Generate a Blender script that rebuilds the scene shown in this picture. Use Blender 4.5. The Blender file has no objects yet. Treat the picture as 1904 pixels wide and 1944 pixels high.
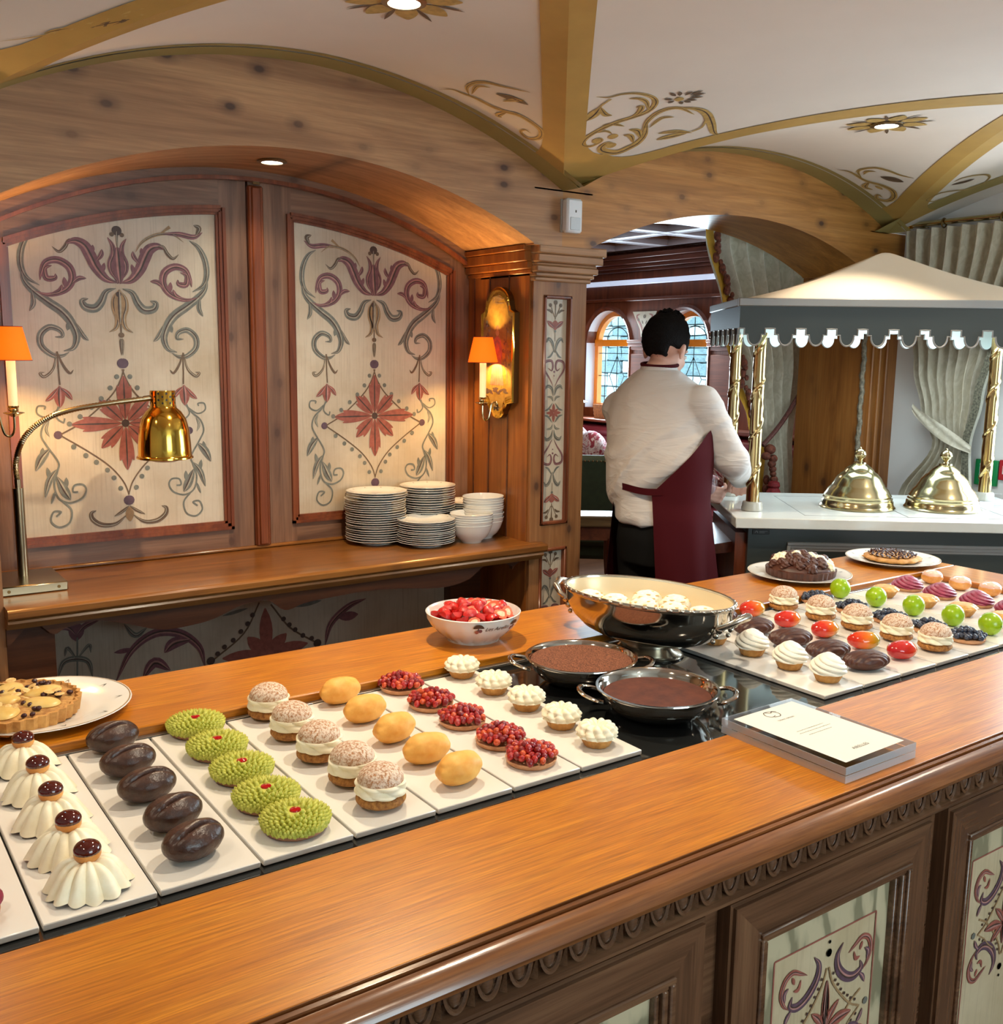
import bpy, bmesh, math, random, json
from mathutils import Vector, Matrix, noise
PI = math.pi
rnd = random.Random(7)
SC = bpy.context.scene
COL = SC.collection

# ---------------------------------------------------------------- camera, world, light, exposure
cam_d = bpy.data.cameras.new('camera')
cam = bpy.data.objects.new('camera', cam_d)
COL.objects.link(cam)
cam_d.sensor_fit = 'HORIZONTAL'
cam_d.sensor_width = 36.0
cam_d.lens = 1896.0 / 1904.0 * 36.0
cam_d.clip_start = 0.05
_vx = Vector((2723 / 1896, -270 / 1896, 1.0)).normalized()
_vy = Vector((-1352 / 1896, -322 / 1896, 1.0))
_vy = (_vy - _vx * _vx.dot(_vy)).normalized()
_vz = _vx.cross(_vy)
if _vz.y > 0:
    _vz = -_vz
cam.matrix_world = Matrix(((_vx.x, -_vx.y, -_vx.z, 0), (_vy.x, -_vy.y, -_vy.z, 0), (_vz.x, -_vz.y, -_vz.z, 1.57), (0, 0, 0, 1)))
SC.camera = cam

w = bpy.data.worlds.new('daylight')
SC.world = w
w.use_nodes = True
_bg = w.node_tree.nodes['Background']
_bg.inputs[0].default_value = (0.56, 0.86, 1.0, 1)
_bg.inputs[1].default_value = 7.0

SC.view_settings.view_transform = 'Standard'
SC.view_settings.look = 'None'
SC.view_settings.gamma = 1.0
SC.view_settings.exposure = 0.0
SC.view_settings.use_curve_mapping = False
try:
    SC.cycles.max_bounces = 8
    SC.cycles.diffuse_bounces = 4
    SC.cycles.transparent_max_bounces = 12
    SC.cycles.sample_clamp_indirect = 4.0
    SC.cycles.caustics_reflective = False
    SC.cycles.caustics_refractive = False
    SC.cycles.use_denoising = True
except Exception:
    pass

def light(name, kind, loc, power, color, aim=None, **kw):
    d = bpy.data.lights.new(name, kind)
    d.energy = power
    d.color = color
    for k, v in kw.items():
        setattr(d, k, v)
    o = bpy.data.objects.new(name, d)
    COL.objects.link(o)
    o.location = loc
    if aim is not None:
        o.rotation_euler = (Vector(aim) - Vector(loc)).to_track_quat('-Z', 'Y').to_euler()
    return o

WARM = (1.0, 0.80, 0.56)
# daylight entering by the window in the right wall and the windows of the far room
light('daylight_side_window', 'AREA', (4.10, 1.42, 1.48), 38, (0.80, 0.90, 1.0), (3.0, 1.3, 1.2), shape='RECTANGLE', size=1.25, size_y=0.95)
light('added_front_fill', 'AREA', (1.2, -1.90, 1.55), 13, (1.0, 0.92, 0.82), (1.2, 2.0, 1.4), shape='RECTANGLE', size=1.5, size_y=1.1)  # unseen fill added behind the viewer, set in the front wall opening
light('daylight_far_window', 'AREA', (5.5, 6.43, 1.5), 40, (0.70, 0.88, 1.0), (3.2, 4.6, 1.0), shape='RECTANGLE', size=0.5, size_y=0.7)
light('daylight_far_window', 'AREA', (5.5, 5.55, 1.5), 40, (0.70, 0.88, 1.0), (3.2, 4.0, 1.0), shape='RECTANGLE', size=0.5, size_y=0.7)

# unseen warm spots added to brighten the far room
for _x, _y in ((3.6, 4.6), (4.6, 6.6), (3.0, 6.4)):
    light('added_far_room_spot', 'SPOT', (_x, _y, 2.36), 45, (1.0, 0.80, 0.58), (_x, _y, 0), spot_size=2.6, spot_blend=0.7, shadow_soft_size=0.05)

# ---------------------------------------------------------------- mesh helper
class G:
    def __init__(s):
        s.v, s.f, s.m = [], [], []
    def add(s, V, F, mi=0):
        o = len(s.v)
        s.v += [tuple(p) for p in V]
        s.f += [tuple(i + o for i in f) for f in F]
        s.m += [mi] * len(F)
        return s
    def grid(s, fn, nu, nv, cu=False, cv=False, mi=0):
        V = [fn(i / nu, j / nv) for j in range(nv + (0 if cv else 1)) for i in range(nu + (0 if cu else 1))]
        W = nu + (0 if cu else 1)
        Hh = nv + (0 if cv else 1)
        F = []
        for j in range(nv):
            for i in range(nu):
                i2, j2 = (i + 1) % W, (j + 1) % Hh
                F.append((j * W + i, j * W + i2, j2 * W + i2, j2 * W + i))
        return s.add(V, F, mi)
    def box(s, x0, x1, y0, y1, z0, z1, mi=0, ch=0.0):
        if ch <= 0:
            V = [(x, y, z) for z in (z0, z1) for y in (y0, y1) for x in (x0, x1)]
            return s.add(V, [(0, 2, 3, 1), (4, 5, 7, 6), (0, 1, 5, 4), (2, 6, 7, 3), (0, 4, 6, 2), (1, 3, 7, 5)], mi)
        b = bmesh.new()
        for X, sx in ((x0, 1), (x1, -1)):
            for Y, sy in ((y0, 1), (y1, -1)):
                for Z, sz in ((z0, 1), (z1, -1)):
                    b.verts.new((X, Y + sy * ch, Z + sz * ch))
                    b.verts.new((X + sx * ch, Y, Z + sz * ch))
                    b.verts.new((X + sx * ch, Y + sy * ch, Z))
        bmesh.ops.convex_hull(b, input=b.verts[:])
        b.verts.index_update()
        s.add([q.co[:] for q in b.verts], [[q.index for q in f.verts] for f in b.faces], mi)
        b.free()
        return s
    def lathe(s, prof, n=32, c=(0, 0, 0), sx=1.0, sy=1.0, mi=0, rf=None, rot=0.0):
        m = len(prof) - 1
        def fn(u, v):
            j = int(round(v * m))
            r, z = prof[j]
            a = 2 * PI * u
            k = rf(a, j, r, z) if rf else 1.0
            if isinstance(k, tuple):
                k, dz = k
                z += dz
            x, y = r * k * math.cos(a) * sx, r * k * math.sin(a) * sy
            return (c[0] + x * math.cos(rot) - y * math.sin(rot), c[1] + x * math.sin(rot) + y * math.cos(rot), c[2] + z)
        return s.grid(fn, n, m, cu=True, mi=mi)
    def ell(s, c, r, n=16, m=10, mi=0, fn=None, rot=0.0, tilt=0.0):
        cr, sr, ct, st = math.cos(rot), math.sin(rot), math.cos(tilt), math.sin(tilt)
        def p(u, v):
            a, b = 2 * PI * u, PI * v
            d = Vector((math.cos(a) * math.sin(b), math.sin(a) * math.sin(b), -math.cos(b)))
            k = fn(d) if fn else 1.0
            x, y, z = d.x * r[0] * k, d.y * r[1] * k, d.z * r[2] * k
            x, z = x * ct - z * st, x * st + z * ct
            return (c[0] + x * cr - y * sr, c[1] + x * sr + y * cr, c[2] + z)
        return s.grid(p, n, m, cu=True, mi=mi)
    def tube(s, path, rad, n=8, mi=0, closed=False, cap=True, flat=1.0):
        P = [Vector(p) for p in path]
        k = len(P)
        R = rad if isinstance(rad, (list, tuple)) else [rad] * k
        V = []
        ref = None
        for i in range(k):
            t = (P[(i + 1) % k] - P[i - 1]) if closed else (P[min(i + 1, k - 1)] - P[max(i - 1, 0)])
            t = t.normalized() if t.length > 1e-9 else Vector((0, 0, 1))
            if ref is None:
                ref = Vector((0, 0, 1)) if abs(t.z) < 0.9 else Vector((1, 0, 0))
            a = (ref - t * ref.dot(t))
            a = a.normalized() if a.length > 1e-6 else t.orthogonal().normalized()
            ref = a
            b = t.cross(a)
            for j in range(n):
                q = 2 * PI * j / n
                V.append(P[i] + (a * math.cos(q) * flat + b * math.sin(q)) * R[i])
        F = []
        for i in range(k if closed else k - 1):
            for j in range(n):
                i2 = (i + 1) % k
                F.append((i * n + j, i * n + (j + 1) % n, i2 * n + (j + 1) % n, i2 * n + j))
        if cap and not closed:
            F += [tuple(range(n - 1, -1, -1)), tuple(range((k - 1) * n, k * n))]
        return s.add(V, F, mi)
    def prism(s, poly, a, b, axis='z', mi=0):
        """extrude a 2-D polygon: axis z -> (x,y), y -> (x,z), x -> (y,z)"""
        def P(p, h):
            return (p[0], p[1], h) if axis == 'z' else ((p[0], h, p[1]) if axis == 'y' else (h, p[0], p[1]))
        n = len(poly)
        V = [P(p, a) for p in poly] + [P(p, b) for p in poly]
        F = [tuple(range(n)), tuple(range(2 * n - 1, n - 1, -1))] + [(i, (i + 1) % n, n + (i + 1) % n, n + i) for i in range(n)]
        return s.add(V, F, mi)
    def band(s, lo, hi, x0, x1, n, y0, y1, mi=0):
        """solid between two curves z=lo(x) and z=hi(x), from y0 to y1"""
        V, F = [], []
        for i in range(n + 1):
            x = x0 + (x1 - x0) * i / n
            V += [(x, y0, lo(x)), (x, y0, hi(x)), (x, y1, hi(x)), (x, y1, lo(x))]
        for i in range(n):
            o = i * 4
            for j in range(4):
                F.append((o + j, o + (j + 1) % 4, o + 4 + (j + 1) % 4, o + 4 + j))
        F += [(0, 3, 2, 1), (n * 4, n * 4 + 1, n * 4 + 2, n * 4 + 3)]
        return s.add(V, F, mi)
    def extr(s, prof, x0, x1, axis='x', mi=0):
        """moulding: closed profile [(y,z)] run along x (or [(x,z)] run along y)"""
        return s.prism(prof, x0, x1, axis, mi)
    def xf(s, M):
        s.v = [tuple(M @ Vector(p)) for p in s.v]
        return s
    def me(s, name, mats, smooth=True, angle=38, fix=True):
        me = bpy.data.meshes.new(name)
        me.from_pydata(s.v, [], s.f)
        for m in (mats if isinstance(mats, (list, tuple)) else [mats]):
            me.materials.append(m)
        me.polygons.foreach_set('material_index', s.m)
        if fix:
            b = bmesh.new()
            b.from_mesh(me)
            bmesh.ops.remove_doubles(b, verts=b.verts[:], dist=1e-6)
            bmesh.ops.recalc_face_normals(b, faces=b.faces[:])
            b.to_mesh(me)
            b.free()
        if smooth:
            me.shade_smooth()
            me.set_sharp_from_angle(angle=math.radians(angle))
        me.update()
        return me
    def build(s, name, mats, parent=None, loc=(0, 0, 0), rot=0.0, smooth=True, angle=38, fix=True):
        o = bpy.data.objects.new(name, s.me(name, mats, smooth, angle, fix))
        COL.objects.link(o)
        o.location = loc
        o.rotation_euler = (0, 0, rot)
        if parent is not None:
            o.parent = parent
        return o

def thing(name, label, cat, loc=(0, 0, 0), rot=0.0, group=None):
    o = bpy.data.objects.new(name, None)
    COL.objects.link(o)
    o.empty_display_size = 0.02
    o.location = loc
    o.rotation_euler = (0, 0, rot)
    tag(o, label, cat, group)
    return o

def tag(o, label, cat, group=None):
    o['label'] = label
    o['category'] = cat
    if group:
        o['group'] = group
    return o

def struct(o):
    o['kind'] = 'structure'
    return o

def kids(o):
    return KID.get(o.name) or [c for c in bpy.data.objects if c.parent == o]
KID = {}

def dup(root, loc, rot=None, label=None, group=None, scale=None):
    """copy of a thing with copies of its parts and sub-parts"""
    def rec(o, par):
        c = o.copy()
        COL.objects.link(c)
        if par is not None:
            c.parent = par
        for k in CH(o):
            rec(k, c)
        return c
    r = rec(root, None)
    r.location = loc
    if rot is not None:
        r.rotation_euler = (0, 0, rot)
    if scale:
        r.scale = scale
    if label:
        r['label'] = label
    if group:
        r['group'] = group
    return r

def CH(o):
    if o.name not in KID:
        KID[o.name] = list(o.children)
    return KID[o.name]

ORD = ['first', 'second', 'third', 'fourth', 'fifth', 'sixth', 'seventh', 'eighth', 'ninth', 'tenth', 'eleventh', 'twelfth', 'thirteenth', 'fourteenth', 'fifteenth', 'sixteenth', 'seventeenth', 'eighteenth', 'nineteenth', 'twentieth', 'twenty-first', 'twenty-second', 'twenty-third', 'twenty-fourth']

# ---------------------------------------------------------------- materials
def srgb(r, g, b):
    return tuple(((c / 255) / 12.92 if c / 255 <= 0.04045 else ((c / 255 + 0.055) / 1.055) ** 2.4) for c in (r, g, b))

class N:
    """small node-tree writer"""
    def __init__(s, name):
        s.mat = bpy.data.materials.new(name)
        s.mat.use_nodes = True
        s.t = s.mat.node_tree
        s.b = s.t.nodes['Principled BSDF']
        s.out = s.t.nodes['Material Output']
    def n(s, typ, **kw):
        q = s.t.nodes.new(typ)
        for k, v in kw.items():
            if k.startswith('i_'):
                q.inputs[k[2:].replace('_', ' ')].default_value = v
            elif k.startswith('n_'):
                q.inputs[int(k[2:])].default_value = v
            else:
                setattr(q, k, v)
        return q
    def l(s, a, b):
        s.t.links.new(a, b)
    def coord(s, scale=(1, 1, 1), rot=(0, 0, 0), kind='Object'):
        c = s.n('ShaderNodeTexCoord')
        m = s.n('ShaderNodeMapping')
        m.inputs['Scale'].default_value = scale
        m.inputs['Rotation'].default_value = rot
        s.l(c.outputs[kind], m.inputs[0])
        return m.outputs[0]
    def noise(s, vec, scale, detail=4, rough=0.55, dist=0.0):
        q = s.n('ShaderNodeTexNoise', i_Scale=scale, i_Detail=detail, i_Roughness=rough, i_Distortion=dist)
        s.l(vec, q.inputs['Vector'])
        return q.outputs['Fac']
    def ramp(s, fac, stops):
        q = s.n('ShaderNodeValToRGB')
        e = q.color_ramp.elements
        while len(e) < len(stops):
            e.new(0.5)
        for el, (p, c) in zip(e, stops):
            el.position = p
            el.color = (*c, 1) if len(c) == 3 else c
        s.l(fac, q.inputs[0])
        return q.outputs[0]
    def mix(s, fac, a, b, mode='MIX'):
        q = s.n('ShaderNodeMix', data_type='RGBA', blend_type=mode)
        for v, i in ((fac, 0), (a, 6), (b, 7)):
            if hasattr(v, 'is_linked'):
                s.l(v, q.inputs[i])
            else:
                q.inputs[i].default_value = v if i == 0 else (*v, 1)
        return q.outputs[2]
    def math(s, op, a, b=0.0):
        q = s.n('ShaderNodeMath', operation=op)
        for v, i in ((a, 0), (b, 1)):
            if hasattr(v, 'is_linked'):
                s.l(v, q.inputs[i])
            else:
                q.inputs[i].default_value = v
        return q.outputs[0]
    def bump(s, h, strength=0.2, dist=0.002):
        q = s.n('ShaderNodeBump', i_Strength=strength, i_Distance=dist)
        s.l(h, q.inputs['Height'])
        s.l(q.outputs[0], s.b.inputs['Normal'])
    def set(s, **kw):
        for k, v in kw.items():
            nm = {'color': 'Base Color', 'rough': 'Roughness', 'metal': 'Metallic', 'coat': 'Coat Weight', 'coatr': 'Coat Roughness', 'trans': 'Transmission Weight', 'ior': 'IOR', 'emit': 'Emission Color', 'emits': 'Emission Strength', 'sss': 'Subsurface Weight', 'sssr': 'Subsurface Radius', 'ssss': 'Subsurface Scale', 'spec': 'Specular IOR Level', 'sheen': 'Sheen Weight', 'alpha': 'Alpha'}[k]
            i = s.b.inputs[nm]
            if hasattr(v, 'is_linked'):
                s.l(v, i)
            elif isinstance(v, tuple) and len(v) == 3 and i.type == 'RGBA':
                i.default_value = (*v, 1)
            else:
                i.default_value = v
        return s

def plain(name, color, rough=0.5, metal=0.0, var=0.0, vs=20.0, bump=0.0, bs=60.0, bd=0.002, **kw):
    n = N(name)
    v = n.coord()
    if var > 0:
        f = n.noise(v, vs, 4)
        c2 = tuple(min(1, c * (1 + var)) for c in color)
        c1 = tuple(c * (1 - var) for c in color)
        n.set(color=n.ramp(f, [(0.3, c1), (0.7, c2)]))
    else:
        n.set(color=color)
    n.set(rough=rough, metal=metal, **kw)
    if bump > 0:
        n.bump(n.noise(v, bs, 5), bump, bd)
    return n.mat

def wood(name, dark, mid, lite, axis='x', rough=0.4, knots=0.0, scale=1.0, coat=0.0, fiber=0.5, kcol=(0.045, 0.018, 0.012), bump=0.15, coatr=0.15, kp='y'):
    n = N(name)
    al = {'x': (1.2, 14, 14), 'y': (14, 1.2, 14), 'z': (14, 14, 1.2)}[axis]
    v = n.coord(tuple(a * scale for a in al))
    f = n.noise(v, 1.0, 5, 0.6, 1.2)
    fb = n.coord(tuple(a * scale * (3 if a < 2 else 9) for a in al))
    g = n.noise(fb, 1.0, 3, 0.7)
    c = n.ramp(f, [(0.28, dark), (0.5, mid), (0.72, lite)])
    c = n.mix(n.math('MULTIPLY', n.ramp(g, [(0.35, (1, 1, 1)), (0.62, (0, 0, 0))]), fiber), c, tuple(d * 0.55 for d in dark))
    if knots > 0:
        kv = n.coord(tuple((0.0 if 'xyz'[i] == kp else (4.6 if a < 2 else 7.5)) * scale for i, a in enumerate(al)))
        vo = n.n('ShaderNodeTexVoronoi', voronoi_dimensions='2D', i_Scale=1.0, i_Randomness=1.0)
        sp, cb = n.n('ShaderNodeSeparateXYZ'), n.n('ShaderNodeCombineXYZ')
        n.l(kv, sp.inputs[0])
        for q, i in enumerate([i for i in range(3) if 'xyz'[i] != kp]):
            n.l(sp.outputs[i], cb.inputs[q])
        n.l(cb.outputs[0], vo.inputs['Vector'])
        k = n.ramp(vo.outputs['Distance'], [(0.05, (1, 1, 1)), (0.085, (0.5, 0.5, 0.5)), (0.22, (0, 0, 0))])
        big = n.noise(n.coord((2.1, 2.1, 2.1)), 1.0, 1)
        k = n.math('MULTIPLY', n.math('MULTIPLY', k, knots), n.ramp(big, [(0.40, (0.3, 0.3, 0.3)), (0.55, (1, 1, 1))]))
        c = n.mix(k, c, kcol)
    n.set(color=c, rough=rough, coat=coat, coatr=coatr)
    n.bump(g, bump, 0.0012)
    return n.mat

M = {}
M['oak'] = wood('honey_oak', srgb(176, 100, 12), srgb(198, 120, 16), srgb(212, 138, 28), 'x', 0.34, 0, 2.2, coat=0.25, fiber=0.75, coatr=0.22, bump=0.12)
M['pine'] = wood('knotty_pine', srgb(136, 94, 62), srgb(174, 128, 88), srgb(196, 150, 106), 'x', 0.5, 0.9, 1.0, fiber=0.3)
M['pine_z'] = wood('knotty_pine_upright', srgb(124, 78, 44), srgb(152, 102, 60), srgb(172, 122, 78), 'z', 0.5, 0.8, 1.0, fiber=0.3)
M['pine_warm_lit'] = wood('warm_lit_pine', srgb(146, 94, 42), srgb(186, 126, 62), srgb(206, 146, 80), 'x', 0.42, 0.9, 1.0, fiber=0.3)  # passage arch pine: warmer light than on the niche arch put into colour
M['pier'] = wood('pier_pine', srgb(120, 70, 28), srgb(156, 98, 44), srgb(176, 118, 60), 'z', 0.42, 0.8, 0.8, fiber=0.3, kp='x')
M['stile'] = wood('brown_stile', srgb(100, 70, 54), srgb(134, 98, 76), srgb(154, 116, 92), 'z', 0.38, 0.7, 1.0, fiber=0.4)
M['rail'] = wood('brown_rail', srgb(100, 70, 54), srgb(134, 98, 76), srgb(154, 116, 92), 'x', 0.38, 0.7, 1.0, fiber=0.4)
M['red'] = wood('red_brown_moulding', srgb(92, 44, 24), srgb(126, 66, 38), srgb(146, 84, 50), 'z', 0.32, 0, 1.0, fiber=0.3)
M['nosing'] = wood('glossy_brown_nosing', srgb(92, 54, 28), srgb(124, 76, 40), srgb(146, 94, 52), 'x', 0.2, 0, 1.6, coat=0.5, fiber=0.5, coatr=0.1)
M['shelf'] = wood('ledge_wood', srgb(100, 60, 24), srgb(136, 86, 38), srgb(160, 106, 52), 'x', 0.28, 0.35, 0.8, fiber=0.35, coat=0.2, kp='z')
M['apron'] = wood('dark_apron_wood', srgb(64, 34, 18), srgb(88, 50, 28), srgb(104, 62, 36), 'x', 0.4, 0, 1.0, fiber=0.3)
M['dark'] = wood('dark_counter_wood', srgb(76, 50, 34), srgb(106, 74, 52), srgb(126, 92, 66), 'x', 0.27, 0.4, 1.0, coat=0.35, fiber=0.5)
M['dark_z'] = wood('dark_counter_wood_upright', srgb(76, 50, 34), srgb(106, 74, 52), srgb(126, 92, 66), 'z', 0.27, 0.4, 1.0, coat=0.35, fiber=0.5)
M['mahog'] = wood('far_room_mahogany', srgb(84, 38, 20), srgb(116, 56, 30), srgb(136, 70, 40), 'y', 0.4, 0, 1.0, fiber=0.3)
M['mahog_z'] = wood('far_room_mahogany_upright', srgb(84, 38, 20), srgb(116, 56, 30), srgb(136, 70, 40), 'z', 0.4, 0, 1.0, fiber=0.3)
M['side'] = wood('niche_side_pine', srgb(116, 64, 24), srgb(144, 84, 34), srgb(164, 104, 48), 'z', 0.36, 0.5, 1.0, fiber=0.3, kp='x')
M['floor'] = wood('floor_boards', srgb(70, 46, 30), srgb(96, 66, 44), srgb(112, 80, 54), 'x', 0.4, 0.2, 1.0)

def painted(name, base, stain, streak):
    n = N(name)
    v = n.coord()
    f = n.noise(v, 4.5, 5, 0.6)
    c = n.ramp(f, [(0.32, stain), (0.62, base)])
    s2 = n.noise(n.coord((160, 160, 5)), 1.0, 3, 0.6)
    c = n.mix(n.math('MULTIPLY', n.ramp(s2, [(0.5, (0, 0, 0)), (0.75, (1, 1, 1))]), 0.4), c, streak)
    n.set(color=c, rough=0.42)
    n.bump(s2, 0.12, 0.001)
    return n.mat
M['panel'] = painted('cream_painted_panel', srgb(206, 194, 174), srgb(184, 168, 144), srgb(150, 134, 112))
M['panel_front'] = painted('aged_cream_panel', srgb(206, 190, 158), srgb(182, 164, 128), srgb(150, 130, 102))
def marbled():
    n = N('green_marbled_border')
    v = n.coord((1, 0, 0.35))
    wv = n.n('ShaderNodeTexWave', i_Scale=9.0, i_Distortion=14.0, i_Detail=4.0, bands_direction='DIAGONAL')
    n.l(v, wv.inputs[0])
    n.set(color=n.ramp(wv.outputs['Fac'], [(0.15, srgb(136, 130, 104)), (0.4, srgb(178, 168, 138)), (0.8, srgb(194, 182, 150))]), rough=0.42)
    return n.mat
M['marble'] = marbled()
M['plaster'] = plain('cream_plaster', srgb(222, 214, 204), 0.85, var=0.05, vs=2.0, bump=0.05, bs=9, bd=0.004)
M['white_wall'] = plain('white_wall_paint', srgb(226, 224, 222), 0.8, var=0.02, vs=3)
M['olive'] = plain('olive_gold_band', srgb(156, 140, 84), 0.6, var=0.10, vs=5)
M['gold_band'] = plain('ochre_gold_band', srgb(180, 146, 78), 0.55, var=0.12, vs=5)
ORN = {'P': srgb(124, 82, 88), 'G': srgb(112, 114, 106), 'B': srgb(104, 84, 64), 'O': srgb(156, 128, 92), 'R': srgb(150, 86, 74), 'D': srgb(92, 70, 84), 'K': srgb(72, 56, 50), 'A': srgb(186, 156, 92)}
for _k, _c in ORN.items():
    M['o' + _k] = plain({'P': 'plum', 'G': 'grey_green', 'B': 'umber', 'O': 'ochre', 'R': 'rose', 'D': 'violet', 'K': 'sepia', 'A': 'gold'}[_k] + '_paint', _c, 0.5, var=0.22, vs=60)
OK = list(ORN)
OMATS = [M['o' + k] for k in OK]
M['porcelain'] = plain('white_porcelain', srgb(226, 226, 222), 0.14, coat=0.3)
M['plate_rim'] = plain('gilt_rim_line', srgb(150, 120, 80), 0.3)
M['tile'] = plain('white_serving_tile', srgb(226, 222, 214), 0.22)
M['glass_black'] = plain('black_glass', (0.012, 0.013, 0.013), 0.06, spec=0.6)
M['rail_metal'] = plain('brushed_steel_rail', srgb(170, 166, 158), 0.3, 1.0)
M['black'] = plain('black_enamel', (0.01, 0.01, 0.01), 0.3)
M['silver'] = plain('polished_silver', srgb(206, 200, 190), 0.09, 1.0)
M['silver_worn'] = plain('brushed_silver', srgb(196, 190, 178), 0.22, 1.0, bump=0.03, bs=200)
M['brass'] = plain('polished_brass', srgb(222, 176, 74), 0.12, 1.0)
M['brass_dull'] = plain('pale_brass', srgb(196, 182, 140), 0.17, 1.0, bump=0.02, bs=40)
M['nickel'] = plain('brushed_nickel', srgb(176, 158, 126), 0.28, 1.0)
M['post_brass'] = plain('twisted_post_brass', srgb(200, 174, 122), 0.2, 1.0)
M['bronze'] = plain('antique_bronze', srgb(128, 98, 58), 0.35, 1.0)
def emis(name, col, strength, base=(0.8, 0.8, 0.8)):
    n = N(name)
    n.set(color=base, emit=col, emits=strength, rough=0.5)
    return n.mat
M['lamp_on'] = emis('lit_lamp', (1.0, 0.93, 0.80), 14.0)
def shade_mat():
    n = N('orange_lampshade')
    tl = n.n('ShaderNodeBsdfTranslucent'); tl.inputs[0].default_value = (0.95, 0.30, 0.02, 1)
    em = n.n('ShaderNodeEmission', i_Strength=0.62); em.inputs[0].default_value = (1.0, 0.20, 0.006, 1)
    mx = n.n('ShaderNodeMixShader', n_0=0.35); ad = n.n('ShaderNodeAddShader')
    n.set(color=srgb(226, 110, 20), rough=0.8)
    n.l(n.b.outputs[0], mx.inputs[1]); n.l(tl.outputs[0], mx.inputs[2]); n.l(mx.outputs[0], ad.inputs[0]); n.l(em.outputs[0], ad.inputs[1]); n.l(ad.outputs[0], n.out.inputs[0])
    return n.mat
M['shade'] = shade_mat()
M['candle'] = emis('candle_sleeve', (1.0, 0.72, 0.34), 0.55, srgb(246, 224, 170))
def clear(name, tint=(1, 1, 1), gl=0.12):
    n = N(name)
    tr = n.n('ShaderNodeBsdfTransparent')
    tr.inputs[0].default_value = (*tint, 1)
    gs = n.n('ShaderNodeBsdfGlossy', i_Roughness=0.02)
    mx = n.n('ShaderNodeMixShader', n_0=gl)
    n.l(tr.outputs[0], mx.inputs[1])
    n.l(gs.outputs[0], mx.inputs[2])
    n.l(mx.outputs[0], n.out.inputs[0])
    return n.mat
M['pane'] = clear('window_glass', (0.95, 0.99, 1.0), 0.08)
M['acrylic'] = clear('clear_acrylic', (0.985, 0.99, 0.995), 0.07)
M['acrylic_edge_glint'] = plain('acrylic_edge_glint', srgb(206, 212, 220), 0.12, coat=0.5, alpha=0.42)
M['paper'] = plain('card_paper', srgb(226, 222, 208), 0.6)
M['ink'] = plain('grey_ink', srgb(90, 86, 80), 0.6)
M['grey_paint'] = plain('slate_green_paint', srgb(58, 64, 62), 0.35)
M['valance'] = plain('slate_valance', srgb(52, 58, 55), 0.5)
M['edge_grey'] = plain('light_grey_edging', srgb(150, 150, 148), 0.4)
M['canopy'] = plain('cream_canopy', srgb(236, 222, 200), 0.32)
M['canopy_in'] = plain('white_valance_lining', srgb(216, 230, 226), 0.5)
M['quartz'] = plain('white_quartz_top', srgb(216, 220, 216), 0.12, var=0.02, vs=30)
M['quartz_side'] = plain('quartz_edge', srgb(186, 180, 168), 0.25)

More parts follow.
